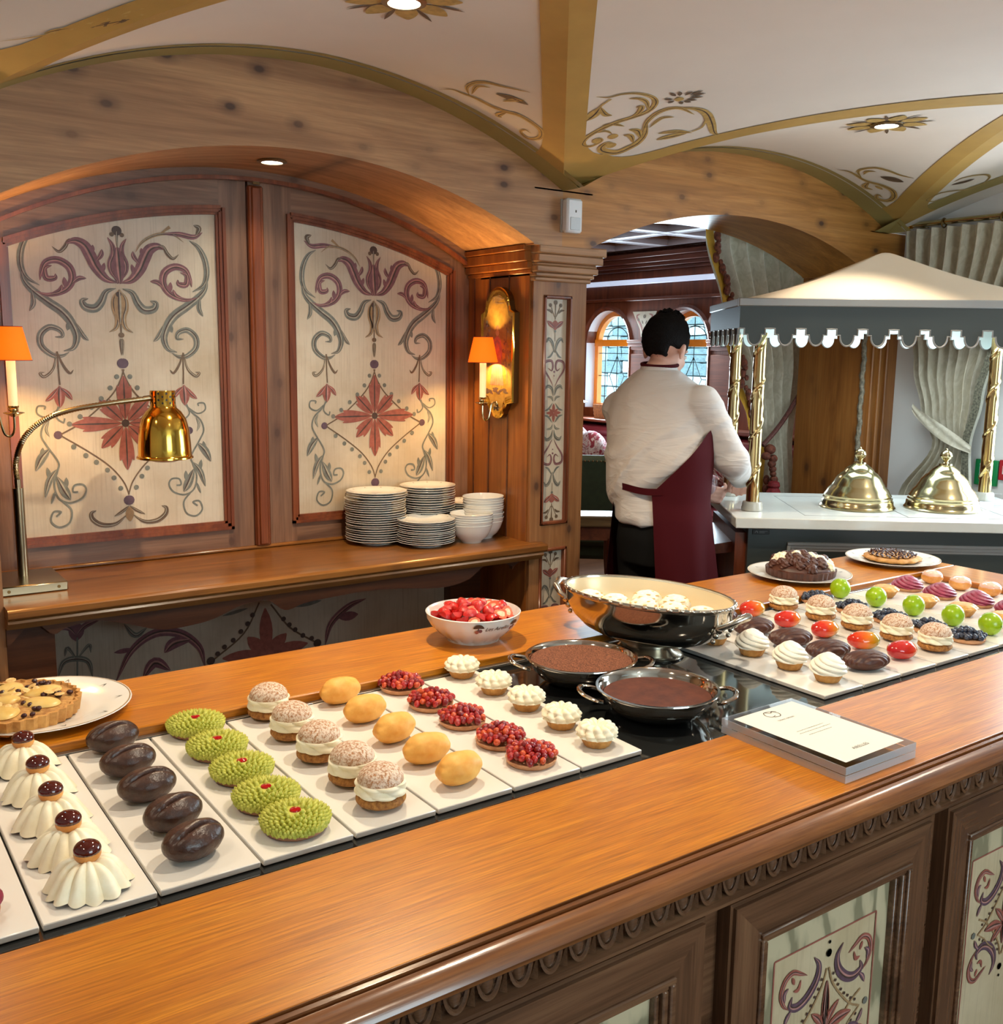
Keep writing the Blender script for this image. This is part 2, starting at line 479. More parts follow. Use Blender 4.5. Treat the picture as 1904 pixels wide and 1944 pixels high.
# ---------------------------------------------------------------- painted ornament
ORNS = json.loads(r'''{"niche":[["P",0.0176,"t",[-0.0037,1.76,0.0192,1.7901,0.0228,1.8168,0.0121,1.8449,0.0146,1.8714,0.0274,1.8926]],["P",0.0351,"t",[-0.0038,1.7576,-0.0022,1.7913,0.0,1.8394,0.0013,1.8657]],["B",0.0081,"e",[-0.0,1.8632,0.0006,1.9013,-0.0001,1.9131]],["K",0.028,"d",[-0.0007,1.9142]],["B",0.0135,"d",[0.0148,1.9024]],["P",0.0346,"t",[0.0059,1.7605,0.0375,1.7717,0.0631,1.8022,0.0792,1.8371,0.0951,1.8648,0.1202,1.8762,0.1447,1.8681]],["P",0.0136,"t",[0.0639,1.8192,0.0478,1.84,0.045,1.8566]],["P",0.012,"t",[0.0722,1.8439,0.0708,1.868]],["P",0.0136,"t",[0.0479,1.7868,0.0396,1.8178]],["B",0.0112,"t",[0.1102,1.8731,0.1351,1.8772,0.1492,1.8561,0.1662,1.8424,0.1844,1.8559]],["O",0.0095,"t",[0.0533,1.8548,0.0715,1.8825,0.1017,1.904,0.1366,1.9151,0.1715,1.914,0.2011,1.8941]],["O",0.01,"e",[0.1241,1.9105,0.1599,1.9376]],["P",0.0169,"t",[0.1317,1.9147,0.1868,1.9176,0.2325,1.9124,0.2614,1.9282]],["B",0.0155,"t",[0.2338,1.9483,0.2515,1.9398,0.2403,1.9167]],["G",0.0187,"t",[0.2192,1.9003,0.2468,1.8823,0.2663,1.8461,0.2713,1.8011,0.2583,1.7651,0.2237,1.7434]],["G",0.0269,"t",[0.2711,1.796,0.2659,1.7579,0.2439,1.7291,0.2039,1.6973,0.1671,1.671,0.143,1.6402,0.1288,1.5998,0.14,1.5647,0.1677,1.5549]],["G",0.0187,"t",[0.1522,1.5522,0.1722,1.541,0.1981,1.5425,0.2277,1.5683,0.2289,1.6016,0.2037,1.624,0.1751,1.6158,0.1693,1.598,0.1898,1.5958]],["G",0.0134,"t",[0.1304,1.6399,0.1113,1.602,0.0957,1.5867]],["G",0.0152,"t",[0.1458,1.6453,0.1547,1.6154]],["G",0.0143,"t",[0.2466,1.7317,0.2427,1.6936,0.2549,1.6686]],["P",0.0226,"t",[0.2412,1.7265,0.1995,1.7173,0.1543,1.7329,0.133,1.7642,0.1394,1.799,0.1703,1.818,0.203,1.8099,0.2173,1.7807,0.2217,1.7584]],["P",0.0179,"t",[0.1874,1.8016,0.2075,1.7927,0.2039,1.7651,0.181,1.7665,0.1789,1.7788]],["P",0.0143,"t",[0.1374,1.7495,0.1157,1.7683,0.0935,1.7696]],["P",0.0169,"t",[0.1625,1.7482,0.1693,1.7286,0.1945,1.7196]],["P",0.0145,"t",[0.152,1.7378,0.1558,1.7702]],["G",0.0249,"t",[0.0099,1.7438,0.0382,1.7329,0.0538,1.7018,0.0726,1.6828,0.0999,1.6862,0.108,1.7038,0.091,1.7106]],["O",0.0176,"t",[-0.0022,1.7408,0.0157,1.715,0.0168,1.6858,0.0082,1.6563,0.0141,1.6271,0.0353,1.6129]],["O",0.0314,"t",[-0.001,1.7409,-0.0018,1.6973,-0.0023,1.6365]],["K",0.0163,"d",[-0.0029,1.7263]],["B",0.0027,"c",[-0.001,1.639,-0.001,1.6121]],["B",0.0153,"d",[-0.0013,1.6048]],["B",0.0093,"t",[-0.0023,1.595,-0.0024,1.5827,-0.0018,1.5434]],["D",0.0291,"d",[-0.0022,1.5187]],["B",0.0045,"c",[0.1861,1.5536,0.1853,1.4928,0.1838,1.455]],["B",0.0077,"t",[0.1861,1.5536,0.173,1.5159,0.1545,1.4899,0.1433,1.5]],["B",0.0084,"t",[0.189,1.5536,0.1989,1.5044,0.2246,1.4796,0.2369,1.4898,0.2236,1.4927]],["R",0.0308,"t",[0.1852,1.452,0.1869,1.4199,0.1872,1.3877]],["R",0.0154,"t",[0.185,1.4477,0.1638,1.429,0.1514,1.4102]],["R",0.0157,"t",[0.1879,1.4476,0.2077,1.4225,0.2265,1.4075]],["G",0.0055,"c",[0.1887,1.3906,0.2085,1.3637,0.2346,1.3393,0.244,1.3062,0.2292,1.2739,0.2004,1.2243,0.2054,1.1971,0.216,1.1574,0.2054,1.1158,0.1748,1.0998,0.1396,1.1113,0.1259,1.1361,0.1354,1.1534,0.1589,1.1519,0.1642,1.1336,0.1493,1.1316]],["G",0.0049,"c",[0.1972,1.3787,0.2263,1.3603,0.2508,1.3715,0.2485,1.3924,0.229,1.3927,0.2301,1.3839]],["G",0.0049,"c",[0.1917,1.3905,0.1995,1.3609,0.1811,1.3437,0.1756,1.3556]],["G",0.0085,"t",[0.2199,1.3486,0.2295,1.3245,0.2212,1.3025]],["G",0.0056,"c",[0.193,1.1046,0.1709,1.076,0.1785,1.0391,0.2082,1.0275,0.2303,1.0471,0.2221,1.0751,0.2009,1.0737,0.2155,1.0604]],["G",0.0245,"t",[0.2229,1.2651,0.2462,1.2401,0.2647,1.203]],["G",0.0132,"t",[0.2462,1.2401,0.2412,1.2704]],["G",0.0186,"t",[0.2071,1.203,0.2286,1.1717,0.2436,1.1223]],["G",0.0132,"t",[0.2256,1.1719,0.233,1.2107]],["G",0.0275,"t",[0.2078,1.182,0.1882,1.1381,0.1722,1.1091]],["G",0.0131,"t",[0.1825,1.1444,0.1807,1.1775]],["G",0.0083,"t",[0.2138,1.1394,0.2276,1.1006]],["D",0.0248,"d",[0.1969,1.3063]],["B",0.0046,"c",[-0.0027,1.5014,0.0119,1.462,0.0379,1.422,0.0866,1.3753,0.1368,1.3362,0.1886,1.3081]],["B",0.0044,"c",[0.1884,1.3036,0.1161,1.2549,0.0538,1.2053,0.0148,1.1551,-0.0011,1.1125]],["D",0.0305,"d",[0.0014,1.0948]],["D",0.0299,"d",[-0.0025,1.5196]],["B",0.0096,"t",[0.0006,1.0773,0.0219,1.0609,0.0469,1.047]],["B",0.0156,"t",[0.0073,1.0503,0.0431,1.0236,0.0834,1.0231,0.1104,1.0417,0.1142,1.0624,0.0999,1.0695]],["O",0.0255,"t",[0.0005,1.0744,-0.001,1.0275]],["G",0.015,"d",[0.0196,1.4789]],["G",0.0151,"d",[0.0403,1.4448]],["G",0.0152,"d",[0.0684,1.413]],["G",0.0153,"d",[0.0985,1.3866]],["G",0.0154,"d",[0.132,1.3597]],["G",0.0155,"d",[0.1632,1.3384]],["G",0.0154,"d",[0.0604,1.1933]],["G",0.0153,"d",[0.0422,1.168]],["G",0.0153,"d",[0.0237,1.1341]],["G",0.0154,"d",[0.0916,1.2194]],["G",0.0155,"d",[0.1214,1.2415]],["G",0.0156,"d",[0.1547,1.2695]]],"front":[["D",0.0176,"t",[0.0386,0.6599,0.0246,0.642,0.0293,0.6187,0.0509,0.5977,0.0758,0.5898,0.0949,0.5975,0.0909,0.6122]],["D",0.0089,"t",[0.0913,0.5899,0.1014,0.5802,0.1074,0.5684]],["R",0.0105,"t",[0.0553,0.636,0.0718,0.6439,0.0928,0.6526,0.1117,0.6446,0.1199,0.624,0.112,0.6046,0.0988,0.5931]],["R",0.0067,"t",[0.0876,0.631,0.0937,0.645]],["D",0.0084,"t",[0.1022,0.6302,0.1122,0.6223,0.1093,0.6085]],["R",0.0067,"t",[0.0707,0.6341,0.0768,0.6195,0.0889,0.6203]],["O",0.0038,"c",[0.0027,0.6299,0.0142,0.6013,0.0411,0.5693,0.0702,0.5433,0.0973,0.5296]],["O",0.0025,"c",[0.0973,0.5296,0.0734,0.5152,0.0554,0.4988,0.0353,0.4848]],["G",0.0128,"d",[0.1139,0.5329]],["G",0.0133,"d",[0.0001,0.6551]],["G",0.006,"d",[-0.0002,0.6736]],["R",0.017,"t",[0.0001,0.5259,0.001,0.5574,0.0009,0.6078]],["R",0.0136,"t",[0.0049,0.5297,0.0178,0.5478,0.0364,0.5631]],["R",0.0201,"t",[0.0096,0.5249,0.0389,0.5306,0.0727,0.5304]],["R",0.0167,"t",[0.0057,0.5221,0.0214,0.5142,0.0446,0.4987]],["K",0.0082,"d",[-0.0001,0.5274]],["K",0.0053,"d",[0.0159,0.6151]],["K",0.0053,"d",[0.0227,0.601]],["K",0.0053,"d",[0.0313,0.5905]],["K",0.0054,"d",[0.04,0.5792]],["K",0.0054,"d",[0.0498,0.5689]],["K",0.0054,"d",[0.0605,0.5611]],["K",0.0054,"d",[0.0713,0.5524]],["K",0.0055,"d",[0.0832,0.5456]],["K",0.0055,"d",[0.0886,0.5181]],["K",0.0055,"d",[0.076,0.5112]],["K",0.0055,"d",[0.0661,0.5018]]],"ceil":[["A",0.0196,"t",[1.897,2.253,1.933,2.243,1.96,2.21,2.002,2.191,2.055,2.194,2.092,2.221,2.108,2.267,2.093,2.31,2.067,2.351,2.048,2.401,2.038,2.454,2.048,2.494,2.067,2.505,2.091,2.498,2.1,2.464,2.083,2.452,2.065,2.469]],["A",0.0155,"t",[1.996,2.228,2.024,2.215,2.06,2.224,2.103,2.261]],["A",0.0177,"t",[2.056,2.264,2.068,2.251,2.088,2.29,2.084,2.335]],["A",0.0076,"c",[1.947,2.247,1.947,2.285,1.952,2.306]],["A",0.037,"t",[1.951,2.301,1.962,2.341,1.966,2.381]],["A",0.0194,"t",[1.946,2.295,1.995,2.328,2.02,2.326]],["A",0.0152,"t",[2.035,2.386,2.062,2.368,2.106,2.367]],["A",0.0113,"t",[2.046,2.43,2.07,2.41,2.101,2.417]],["A",0.0325,"d",[2.117,2.43]],["A",0.0327,"d",[2.084,2.466]],["A",0.0198,"t",[2.191,2.38,2.152,2.313,2.146,2.251,2.183,2.216,2.26,2.231]],["A",0.015,"t",[2.19,2.349,2.182,2.288,2.213,2.267]],["A",0.0276,"t",[2.18,2.213,2.24,2.201,2.293,2.213,2.361,2.257,2.421,2.302,2.45,2.311]],["A",0.0074,"c",[2.327,2.247,2.354,2.29,2.346,2.324]],["A",0.0221,"t",[2.352,2.329,2.292,2.342,2.248,2.37]],["A",0.0291,"t",[2.338,2.339,2.303,2.372,2.274,2.405]],["A",0.0315,"t",[2.158,2.323,2.209,2.387,2.226,2.437,2.221,2.472,2.202,2.508,2.154,2.513,2.129,2.497,2.129,2.468,2.16,2.466]],["A",0.0332,"d",[2.151,2.477]],["A",0.0222,"t",[2.136,2.38,2.169,2.377,2.211,2.409]],["A",0.0183,"t",[2.146,2.415,2.17,2.409,2.212,2.442]],["B",0.0127,"t",[2.144,2.138,2.158,2.1]],["B",0.0128,"t",[2.152,2.142,2.179,2.109]],["B",0.0129,"t",[2.158,2.152,2.191,2.13]],["B",0.013,"t",[2.161,2.165,2.191,2.154]],["B",0.0127,"t",[2.133,2.146,2.134,2.117]],["B",0.0127,"t",[2.121,2.154,2.102,2.133]],["B",0.0127,"t",[2.111,2.16,2.082,2.151]],["B",0.0129,"t",[2.119,2.179,2.096,2.19]],["B",0.013,"t",[2.131,2.185,2.124,2.204]],["B",0.0131,"t",[2.151,2.181,2.169,2.192]],["B",0.013,"t",[2.16,2.175,2.185,2.172]],["A",0.0265,"d",[2.137,2.171]],["A",0.0179,"t",[1.609,2.619,1.631,2.583,1.666,2.576,1.7,2.566,1.754,2.564,1.794,2.549,1.825,2.525,1.87,2.52,1.914,2.53,1.941,2.573,1.931,2.616,1.896,2.609,1.893,2.581,1.915,2.579]],["A",0.0163,"t",[1.681,2.57,1.643,2.524,1.639,2.473,1.656,2.44,1.693,2.417,1.751,2.368]],["A",0.0148,"t",[1.678,2.553,1.655,2.49,1.678,2.458]],["A",0.0194,"t",[1.798,2.546,1.8,2.594,1.814,2.593]],["B",0.029,"t",[1.711,2.478,1.751,2.453,1.797,2.437]],["A",0.0173,"t",[1.75,2.498,1.761,2.455,1.774,2.425]],["A",0.0236,"t",[3.45,2.612,3.493,2.581,3.59,2.582,3.652,2.55,3.71,2.535,3.766,2.562,3.786,2.61,3.755,2.635,3.727,2.612,3.753,2.607]],["A",0.0183,"t",[3.57,2.582,3.496,2.544,3.492,2.472,3.54,2.442,3.596,2.424,3.637,2.393]],["A",0.0155,"t",[3.539,2.552,3.516,2.519,3.529,2.489]],["A",0.0253,"t",[3.612,2.575,3.648,2.622,3.683,2.606]],["A",0.0202,"t",[3.651,2.575,3.693,2.568]],["B",0.044,"t",[3.583,2.504,3.619,2.476,3.655,2.449]],["A",0.0132,"t",[3.955,2.22,3.938,2.283,3.94,2.338,3.885,2.37,3.845,2.406,3.848,2.465,3.877,2.478,3.914,2.468,3.91,2.433]],["A",0.0126,"t",[3.938,2.283,3.879,2.224,3.815,2.215,3.769,2.264,3.776,2.307]],["B",0.0289,"t",[3.801,2.333,3.822,2.295,3.833,2.259]],["A",0.0057,"t",[0.423,2.487,0.465,2.464,0.511,2.434,0.551,2.402,0.586,2.365,0.626,2.333,0.667,2.305,0.701,2.312,0.703,2.361,0.682,2.379]],["B",0.0149,"t",[0.585,2.384,0.62,2.356,0.656,2.327]],["A",0.012,"t",[0.501,2.435,0.522,2.417,0.546,2.4]],["A",0.0052,"t",[0.627,2.327,0.649,2.299,0.67,2.28]]],"pil":[["B",0.0153,"d",[-0.0016,1.7384]],["B",0.0142,"d",[0.0229,1.7289]],["B",0.008,"t",[0.0137,1.7006,0.0241,1.7106,0.0402,1.7125]],["B",0.0025,"c",[-0.0016,1.7384,0.0007,1.681]],["B",0.0025,"c",[0.0229,1.7289,0.0033,1.6893]],["R",0.0167,"t",[0.0008,1.6508,0.0201,1.6651,0.0352,1.6751]],["R",0.0276,"t",[0.001,1.6453,0.0001,1.6783]],["G",0.0092,"d",[0.0004,1.6412]],["B",0.0015,"c",[0.0001,1.637,0.0003,1.6067]],["G",0.0118,"t",[0.0013,1.568,0.0111,1.6013,0.0269,1.6154,0.0373,1.6017]],["G",0.0075,"t",[0.0021,1.5791,0.0177,1.557,0.0323,1.5501]],["P",0.0093,"t",[0.0027,1.4509,0.0199,1.4788,0.0426,1.5096,0.04,1.5348,0.0146,1.5403,0.0061,1.5235,0.012,1.5068,0.0268,1.5152]],["P",0.0074,"d",[-0.0005,1.5026]],["P",0.005,"d",[-0.0001,1.4887]],["G",0.0119,"t",[0.0028,1.42,0.0101,1.4452,0.0279,1.4535,0.0384,1.4421]],["G",0.0081,"t",[0.0034,1.4003,0.0109,1.4143,0.0297,1.4168]],["G",0.0075,"t",[0.0061,1.3946,0.0229,1.3745,0.042,1.3684]],["R",0.0112,"t",[0.0016,1.3608,0.0007,1.3919]],["R",0.0107,"t",[0.0016,1.3608,0.0324,1.3601]],["R",0.0094,"t",[0.0016,1.3608,0.0193,1.3746]]],"under":[["R",0.0476,"t",[1.2491,0.5367,1.2464,0.7004]],["R",0.0485,"t",[1.2491,0.5367,1.3209,0.6007]],["R",0.0492,"t",[1.2491,0.5367,1.3991,0.5535]],["R",0.0473,"t",[1.2491,0.5367,1.1824,0.6087]],["R",0.0468,"t",[1.2491,0.5367,1.0938,0.5495]],["B",0.0056,"c",[1.2265,0.7234,1.1694,0.6242,1.0609,0.5485]],["B",0.006,"c",[1.2674,0.711,1.3355,0.6191,1.4357,0.5476]],["P",0.0294,"t",[1.0345,0.5332,1.0176,0.602,0.9564,0.6573,0.8768,0.6697,0.8029,0.6245,0.7516,0.5324]],["P",0.0374,"t",[0.9046,0.6012,0.9366,0.6282,0.9932,0.6321]],["P",0.0161,"t",[0.7502,0.627,0.8091,0.6298]],["G",0.0175,"t",[0.7835,0.7154,0.8169,0.6727,0.8536,0.6923]],["P",0.0453,"t",[0.642,0.6818,0.6451,0.7422]],["P",0.0184,"t",[0.643,0.7,0.6694,0.7264,0.7154,0.741]],["P",0.0179,"t",[0.643,0.7,0.6195,0.7279,0.5759,0.7285]],["G",0.0052,"c",[0.6454,0.6935,0.6388,0.5657]],["G",0.0103,"t",[0.6416,0.6206,0.6162,0.6647,0.6066,0.6389]],["G",0.0105,"t",[0.642,0.6267,0.6775,0.6638,0.6819,0.6384]],["G",0.0184,"t",[0.5839,0.5758,0.6029,0.6212,0.642,0.6267,0.6748,0.6088,0.6836,0.5575]],["P",0.0344,"t",[0.8346,0.5299,0.8728,0.5744,0.9207,0.5402]],["P",0.0246,"t",[1.4652,0.5358,1.4888,0.61,1.5577,0.6639,1.6275,0.683]],["P",0.0337,"t",[1.5192,0.6268,1.5958,0.63]],["G",0.0114,"t",[1.0985,0.6948,1.1853,0.709]],["G",0.0209,"t",[1.3372,0.6945,1.4531,0.6994]],["K",0.0281,"d",[1.0544,0.5482]],["K",0.03,"d",[1.4357,0.5476]],["K",0.0172,"d",[1.2015,0.6832]],["K",0.0172,"d",[1.1838,0.6556]],["K",0.0171,"d",[1.1595,0.6325]],["K",0.0171,"d",[1.132,0.6067]],["K",0.017,"d",[1.1016,0.5882]],["K",0.0169,"d",[1.078,0.5688]],["K",0.0176,"d",[1.3115,0.6537]],["K",0.0176,"d",[1.3322,0.63]],["K",0.0177,"d",[1.3532,0.6095]],["K",0.0178,"d",[1.3815,0.5843]],["K",0.0179,"d",[1.414,0.5687]]]}''')

def catmull(P, n):
    P = [Vector((p[0], p[1])) for p in P]
    if len(P) < 3:
        return [P[0].lerp(P[-1], i / n) for i in range(n + 1)]
    Q = [P[0] * 2 - P[1]] + P + [P[-1] * 2 - P[-2]]
    out = []
    m = len(P) - 1
    for i in range(n + 1):
        t = i / n * m
        k = min(int(t), m - 1)
        t -= k
        a, b, c, d = Q[k:k + 4]
        out.append(0.5 * ((2 * b) + (c - a) * t + (2 * a - 5 * b + 4 * c - d) * t * t + (3 * b - a - 3 * c + d) * t ** 3))
    return out

class Paint:
    """flat brush strokes laid on a surface; mapf(u, v, lift) -> xyz"""
    def __init__(s, mapf):
        s.g, s.mp, s.k = G(), mapf, 0
    def lift(s):
        s.k += 1
        return 0.0004 + (s.k % 40) * 0.00002
    def ribbon(s, pts, wd, prof, mi, n=None, shift=0.0, lf=None):
        n = n or max(6, 5 * (len(pts) - 1))
        C = catmull(pts, n)
        lf = lf or s.lift()
        V = []
        for i, p in enumerate(C):
            t = i / n
            d = (C[min(i + 1, n)] - C[max(i - 1, 0)])
            d = d.normalized() if d.length > 1e-9 else Vector((1, 0))
            nn = Vector((-d.y, d.x))
            k = {'t': max(0.10, math.sin(PI * t) ** 0.7), 'c': 1.0, 'e': 0.3 + 0.7 * t, 's': 1 - 0.7 * t}[prof]
            h = wd * 0.5 * k
            q = p + nn * shift * wd * k
            V += [s.mp(*(q - nn * h), lf), s.mp(*(q + nn * h), lf)]
        s.g.add(V, [(2 * i, 2 * i + 1, 2 * i + 3, 2 * i + 2) for i in range(n)], mi)
        return lf
    def dot(s, c, dia, mi, n=12, el=1.0):
        lf = s.lift()
        V = [s.mp(c[0], c[1], lf)] + [s.mp(c[0] + dia / 2 * math.cos(2 * PI * i / n) * el, c[1] + dia / 2 * math.sin(2 * PI * i / n), lf) for i in range(n)]
        s.g.add(V, [(0, 1 + i, 1 + (i + 1) % n) for i in range(n)], mi)
    def stroke(s, st, mir=False, su=1.0, sv=1.0, hl=True, dx=0.0, dz=0.0):
        col, wd, prof, P = st
        pts = [((-1 if mir else 1) * P[i] * su + dx, P[i + 1] * sv + dz) for i in range(0, len(P), 2)]
        mi = OK.index(col)
        if prof == 'd':
            s.dot(pts[0], wd, mi)
            return
        lf = s.ribbon(pts, wd, prof, mi)
        if hl and wd > 0.008 and len(pts) > 2:
            s.ribbon(pts, wd * 0.28, 't', len(OK) + (0 if col in 'PRD' else 1), shift=0.16, lf=lf + 0.0002)
        if wd > 0.009 and len(pts) > 2:
            s.ribbon(pts, wd * 0.16, 't', OK.index('K'), shift=-0.42, lf=lf + 0.00025)
    def build(s, parent, name='painted_ornament'):
        return s.g.build(name, OMATS + [M['hi1'], M['hi2']], parent, smooth=False, fix=False)
M['hi1'] = plain('pale_rose_paint', srgb(176, 128, 122), 0.5, var=0.2, vs=60)
M['hi2'] = plain('pale_grey_paint', srgb(166, 160, 142), 0.5, var=0.2, vs=60)

# ---------------------------------------------------------------- vault ceiling
YC, YB = 2.75, 3.21
HX, HY, Z0 = 0.92, 1.17, 2.11
def pk(X):
    return 2.365 - 0.035 * max(0.0, min(1.0, (X - 1.26) / 1.84))
_R = (0.92 ** 2 + 0.255 ** 2) / 0.51
_c0 = math.sqrt(_R * _R - 0.92 ** 2)
def hh(n):
    n = min(1.0, max(0.0, n))
    return (math.sqrt(_R * _R - (n * 0.92) ** 2) - _c0) / (_R - _c0)
def vz(X, Y):
    i = round((X - 1.26) / 1.84)
    j = round((Y - 1.58) / 2.34)
    nu, nv = abs(X - 1.26 - 1.84 * i) / HX, abs(Y - 1.58 - 2.34 * j) / HY
    return Z0 + (pk(X) - Z0) * hh(min(nu, nv))
g = G()
for bx in (-0.58, 1.26, 3.10):
    for by in (1.58, -0.76):
        for k in range(4):
            def web(u, v, k=k, bx=bx, by=by):
                a, b = v, 2 * u - 1
                X, Y = (b * a * HX, a * HY) if k % 2 == 0 else (a * HX, b * a * HY)
                if k > 1:
                    X, Y = -X, -Y
                return (bx + X, by + Y, Z0 + (pk(bx + X) - Z0) * hh(abs(b * a)))
            g.grid(web, 24, 20)
g.grid(lambda u, v: (4.02 + 0.16 * v, YC - 4.68 * u, vz(4.0195, YC - 0.0005 - 4.679 * u)), 60, 1)
ceiling = struct(g.build('ceiling', M['plaster'], angle=20))
# painted bands: along the walls and either side of every groin
def strip(fn, n, mat_, i):
    gg = G()
    gg.grid(fn, n, 4)
    return struct(gg.build('trim_%d' % i, mat_, ceiling, fix=False))
ti = 1
for bx in (1.26, 3.10, -0.58):
    strip(lambda u, v: (bx - HX + 2 * HX * u, YC - 0.085 * v, vz(bx - HX + 2 * HX * min(max(u, 0.0005), 0.9995), YC - 0.001) - 0.003 + 0.0 * v), 40, M['olive'], ti)
    ti += 1
    strip(lambda u, v: (bx - HX + 2 * HX * u, YC - 0.088 - 0.022 * v, vz(bx - HX + 2 * HX * min(max(u, 0.0005), 0.9995), YC - 0.001) - 0.0012), 40, M['olive'], ti)
    ti += 1
strip(lambda u, v: (4.02 - 0.10 * v, YC - 2.34 * u, vz(4.019, YC - 2.34 * min(max(u, 0.0005), 0.9995)) - 0.002), 40, M['olive'], ti)
ti += 1
for bx, sg in ((1.26, 1), (1.26, -1), (3.10, 1), (3.10, -1), (-0.58, 1)):
    for side in (0, 1):
        def rib(u, v, bx=bx, sg=sg, side=side):
            n = 1.0 - 0.985 * u
            wd = 0.085 + 0.10 * max(0, 1 - u * 6) ** 2
            nu, nv = n, n
            if side == 0:
                nu = max(0.0, n - v * wd / HX)
            else:
                nv = max(0.0, n - v * wd * 1.2 / HY)
            X, Y = bx + sg * nu * HX, 1.58 + nv * HY
            return (X, Y, Z0 + (pk(X) - Z0) * hh(min(nu, nv)) - 0.0025)
        strip(rib, 30, M['gold_band'], ti)
        ti += 1
p = Paint(lambda u, v, l: (u, v, vz(u, v) - 0.002 - l))
for st in ORNS['ceil']:
    p.stroke(st, hl=False)
# painted rosettes round the downlights
LAMPS = [(1.216, 2.135), (3.023, 2.104)]
for lx, ly in LAMPS:
    for k in range(8):
        a = k * PI / 4 + 0.2
        c, s_ = math.cos(a), math.sin(a)
        p.ribbon([(lx + 0.045 * c, ly + 0.045 * s_), (lx + 0.085 * c, ly + 0.085 * s_), (lx + 0.135 * c, ly + 0.135 * s_)], 0.055, 't', OK.index('A'))
        a += PI / 8
        c, s_ = math.cos(a), math.sin(a)
        p.ribbon([(lx + 0.06 * c, ly + 0.06 * s_), (lx + 0.15 * c, ly + 0.15 * s_)], 0.012, 't', OK.index('B'))
p.build(ceiling)

def downlight(x, y, z, label, power, col=WARM, r=0.038, size=1.9, blend=0.6):
    t = thing('ceiling_downlight', label, 'ceiling light', (x, y, z), 0, 'recessed downlights')
    g = G()
    g.lathe([(r, 0.0), (r * 1.35, -0.001), (r * 1.38, -0.005), (r * 1.0, -0.007), (r * 0.95, 0.01), (r, 0.0)], 28)
    g.build('trim_ring', M['nickel'], t)
    g = G()
    g.lathe([(0.0001, -0.0035), (r * 0.98, -0.0035)], 24)
    g.build('lens', M['lamp_on'], t)
    light('downlight_beam', 'SPOT', (x, y, z - 0.012), power, col, (x, y, 0), spot_size=size, spot_blend=blend, shadow_soft_size=0.03)
    return t
downlight(1.216, 2.135, vz(1.216, 2.135) - 0.004, 'round recessed downlight in painted rosette on vault above the strawberry bowl', 96, (1.0, 0.80, 0.55), size=2.3)
downlight(3.023, 2.104, vz(3.023, 2.104) - 0.004, 'round recessed downlight in painted rosette on vault above the canopied cart', 30, (1.0, 0.84, 0.64), size=1.3)
# their twins further along the vault, out of view
for x, y, pw in ((1.26, 1.05, 50), (3.1, 1.05, 44), (-0.4, 2.1, 16), (-0.4, 0.9, 20), (1.26, -0.8, 26)):
    light('downlight_beam', 'SPOT', (x, y, vz(x, y) - 0.02), pw, (1.0, 0.85, 0.66), (x, y, 0), spot_size=2.3, spot_blend=0.6, shadow_soft_size=0.03)

# ---------------------------------------------------------------- floor and outer walls
g = G(); g.box(-1.6, 7.6, -2.1, 9.0, -0.08, 0.0)
floor = struct(g.build('floor', M['floor'], smooth=False))
g = G()
g.box(4.15, 4.30, -2.1, 0.75, 0, 2.42); g.box(4.15, 4.30, 2.12, 3.10, 0, 2.42); g.box(4.15, 4.30, 0.75, 2.12, 0, 0.95); g.box(4.15, 4.30, 0.75, 2.12, 2.0, 2.42)
struct(g.build('wall_right', M['white_wall'], smooth=False))
win = struct(bpy.data.objects.new('window_1', None)); COL.objects.link(win)
g = G()
for a in ((4.17, 4.25, 0.75, 0.80, 0.95, 2.0), (4.17, 4.25, 2.07, 2.12, 0.95, 2.0), (4.17, 4.25, 0.75, 2.12, 0.95, 1.0), (4.17, 4.25, 0.75, 2.12, 1.95, 2.0), (4.18, 4.24, 1.41, 1.46, 1.0, 1.95), (4.18, 4.24, 0.8, 2.07, 1.46, 1.5)):
    g.box(*a)
g.build('window_frame', M['white_wall'], win, smooth=False)
g = G(); g.box(4.205, 4.21, 0.80, 2.07, 1.0, 1.95); g.build('pane', M['pane'], win, smooth=False)
g = G(); g.box(-1.62, -1.5, -2.1, 3.3, 0, 2.42); struct(g.build('wall_left', M['plaster'], smooth=False))
g = G()
g.box(-1.6, 4.2, -2.1, -1.95, 0, 1.0); g.box(-1.6, 4.2, -2.1, -1.95, 2.1, 2.42); g.box(-1.6, 0.4, -2.1, -1.95, 1.0, 2.1); g.box(2.0, 4.2, -2.1, -1.95, 1.0, 2.1)
struct(g.build('wall_front', M['white_wall'], smooth=False))

# ---------------------------------------------------------------- wooden arches
def circ(cx, half, zs, zp):
    sg = zp - zs
    R = (half * half + sg * sg) / (2 * sg)
    return lambda x: zp - R + math.sqrt(max(R * R - (x - cx) ** 2, 0))
arc_in = circ(1.25, 0.82, 1.925, 2.128)          # niche arch, lower edge
arc_out = lambda x: vz(min(max(x, 0.3402), 2.1798), YC - 0.0005)
arc_in2 = circ(3.10, 0.80, 1.925, 2.102)
arc_out2 = lambda x: vz(min(max(x, 2.1802), 4.0198), YC - 0.0005)
g = G()
g.band(lambda x: 2.105, arc_out, 2.06, 2.18, 8, YC, 3.17); g.band(lambda x: 2.105, arc_out, 0.34, 0.44, 8, YC, 3.17)
g.band(arc_in, arc_out, 0.44, 2.06, 48, YC, 3.17)
g.box(2.06, 2.18, YC, 3.17, 1.925, 2.11)
g.box(0.34, 0.44, YC, 3.17, 1.925, 2.14)
wall_back = struct(g.build('wall_back', [M['pine']], angle=25))
g = G()
g.band(lambda x: 2.105, arc_out2, 2.18, 2.31, 8, YC, 3.10); g.band(lambda x: 2.105, arc_out2, 3.89, 4.02, 8, YC, 3.10)
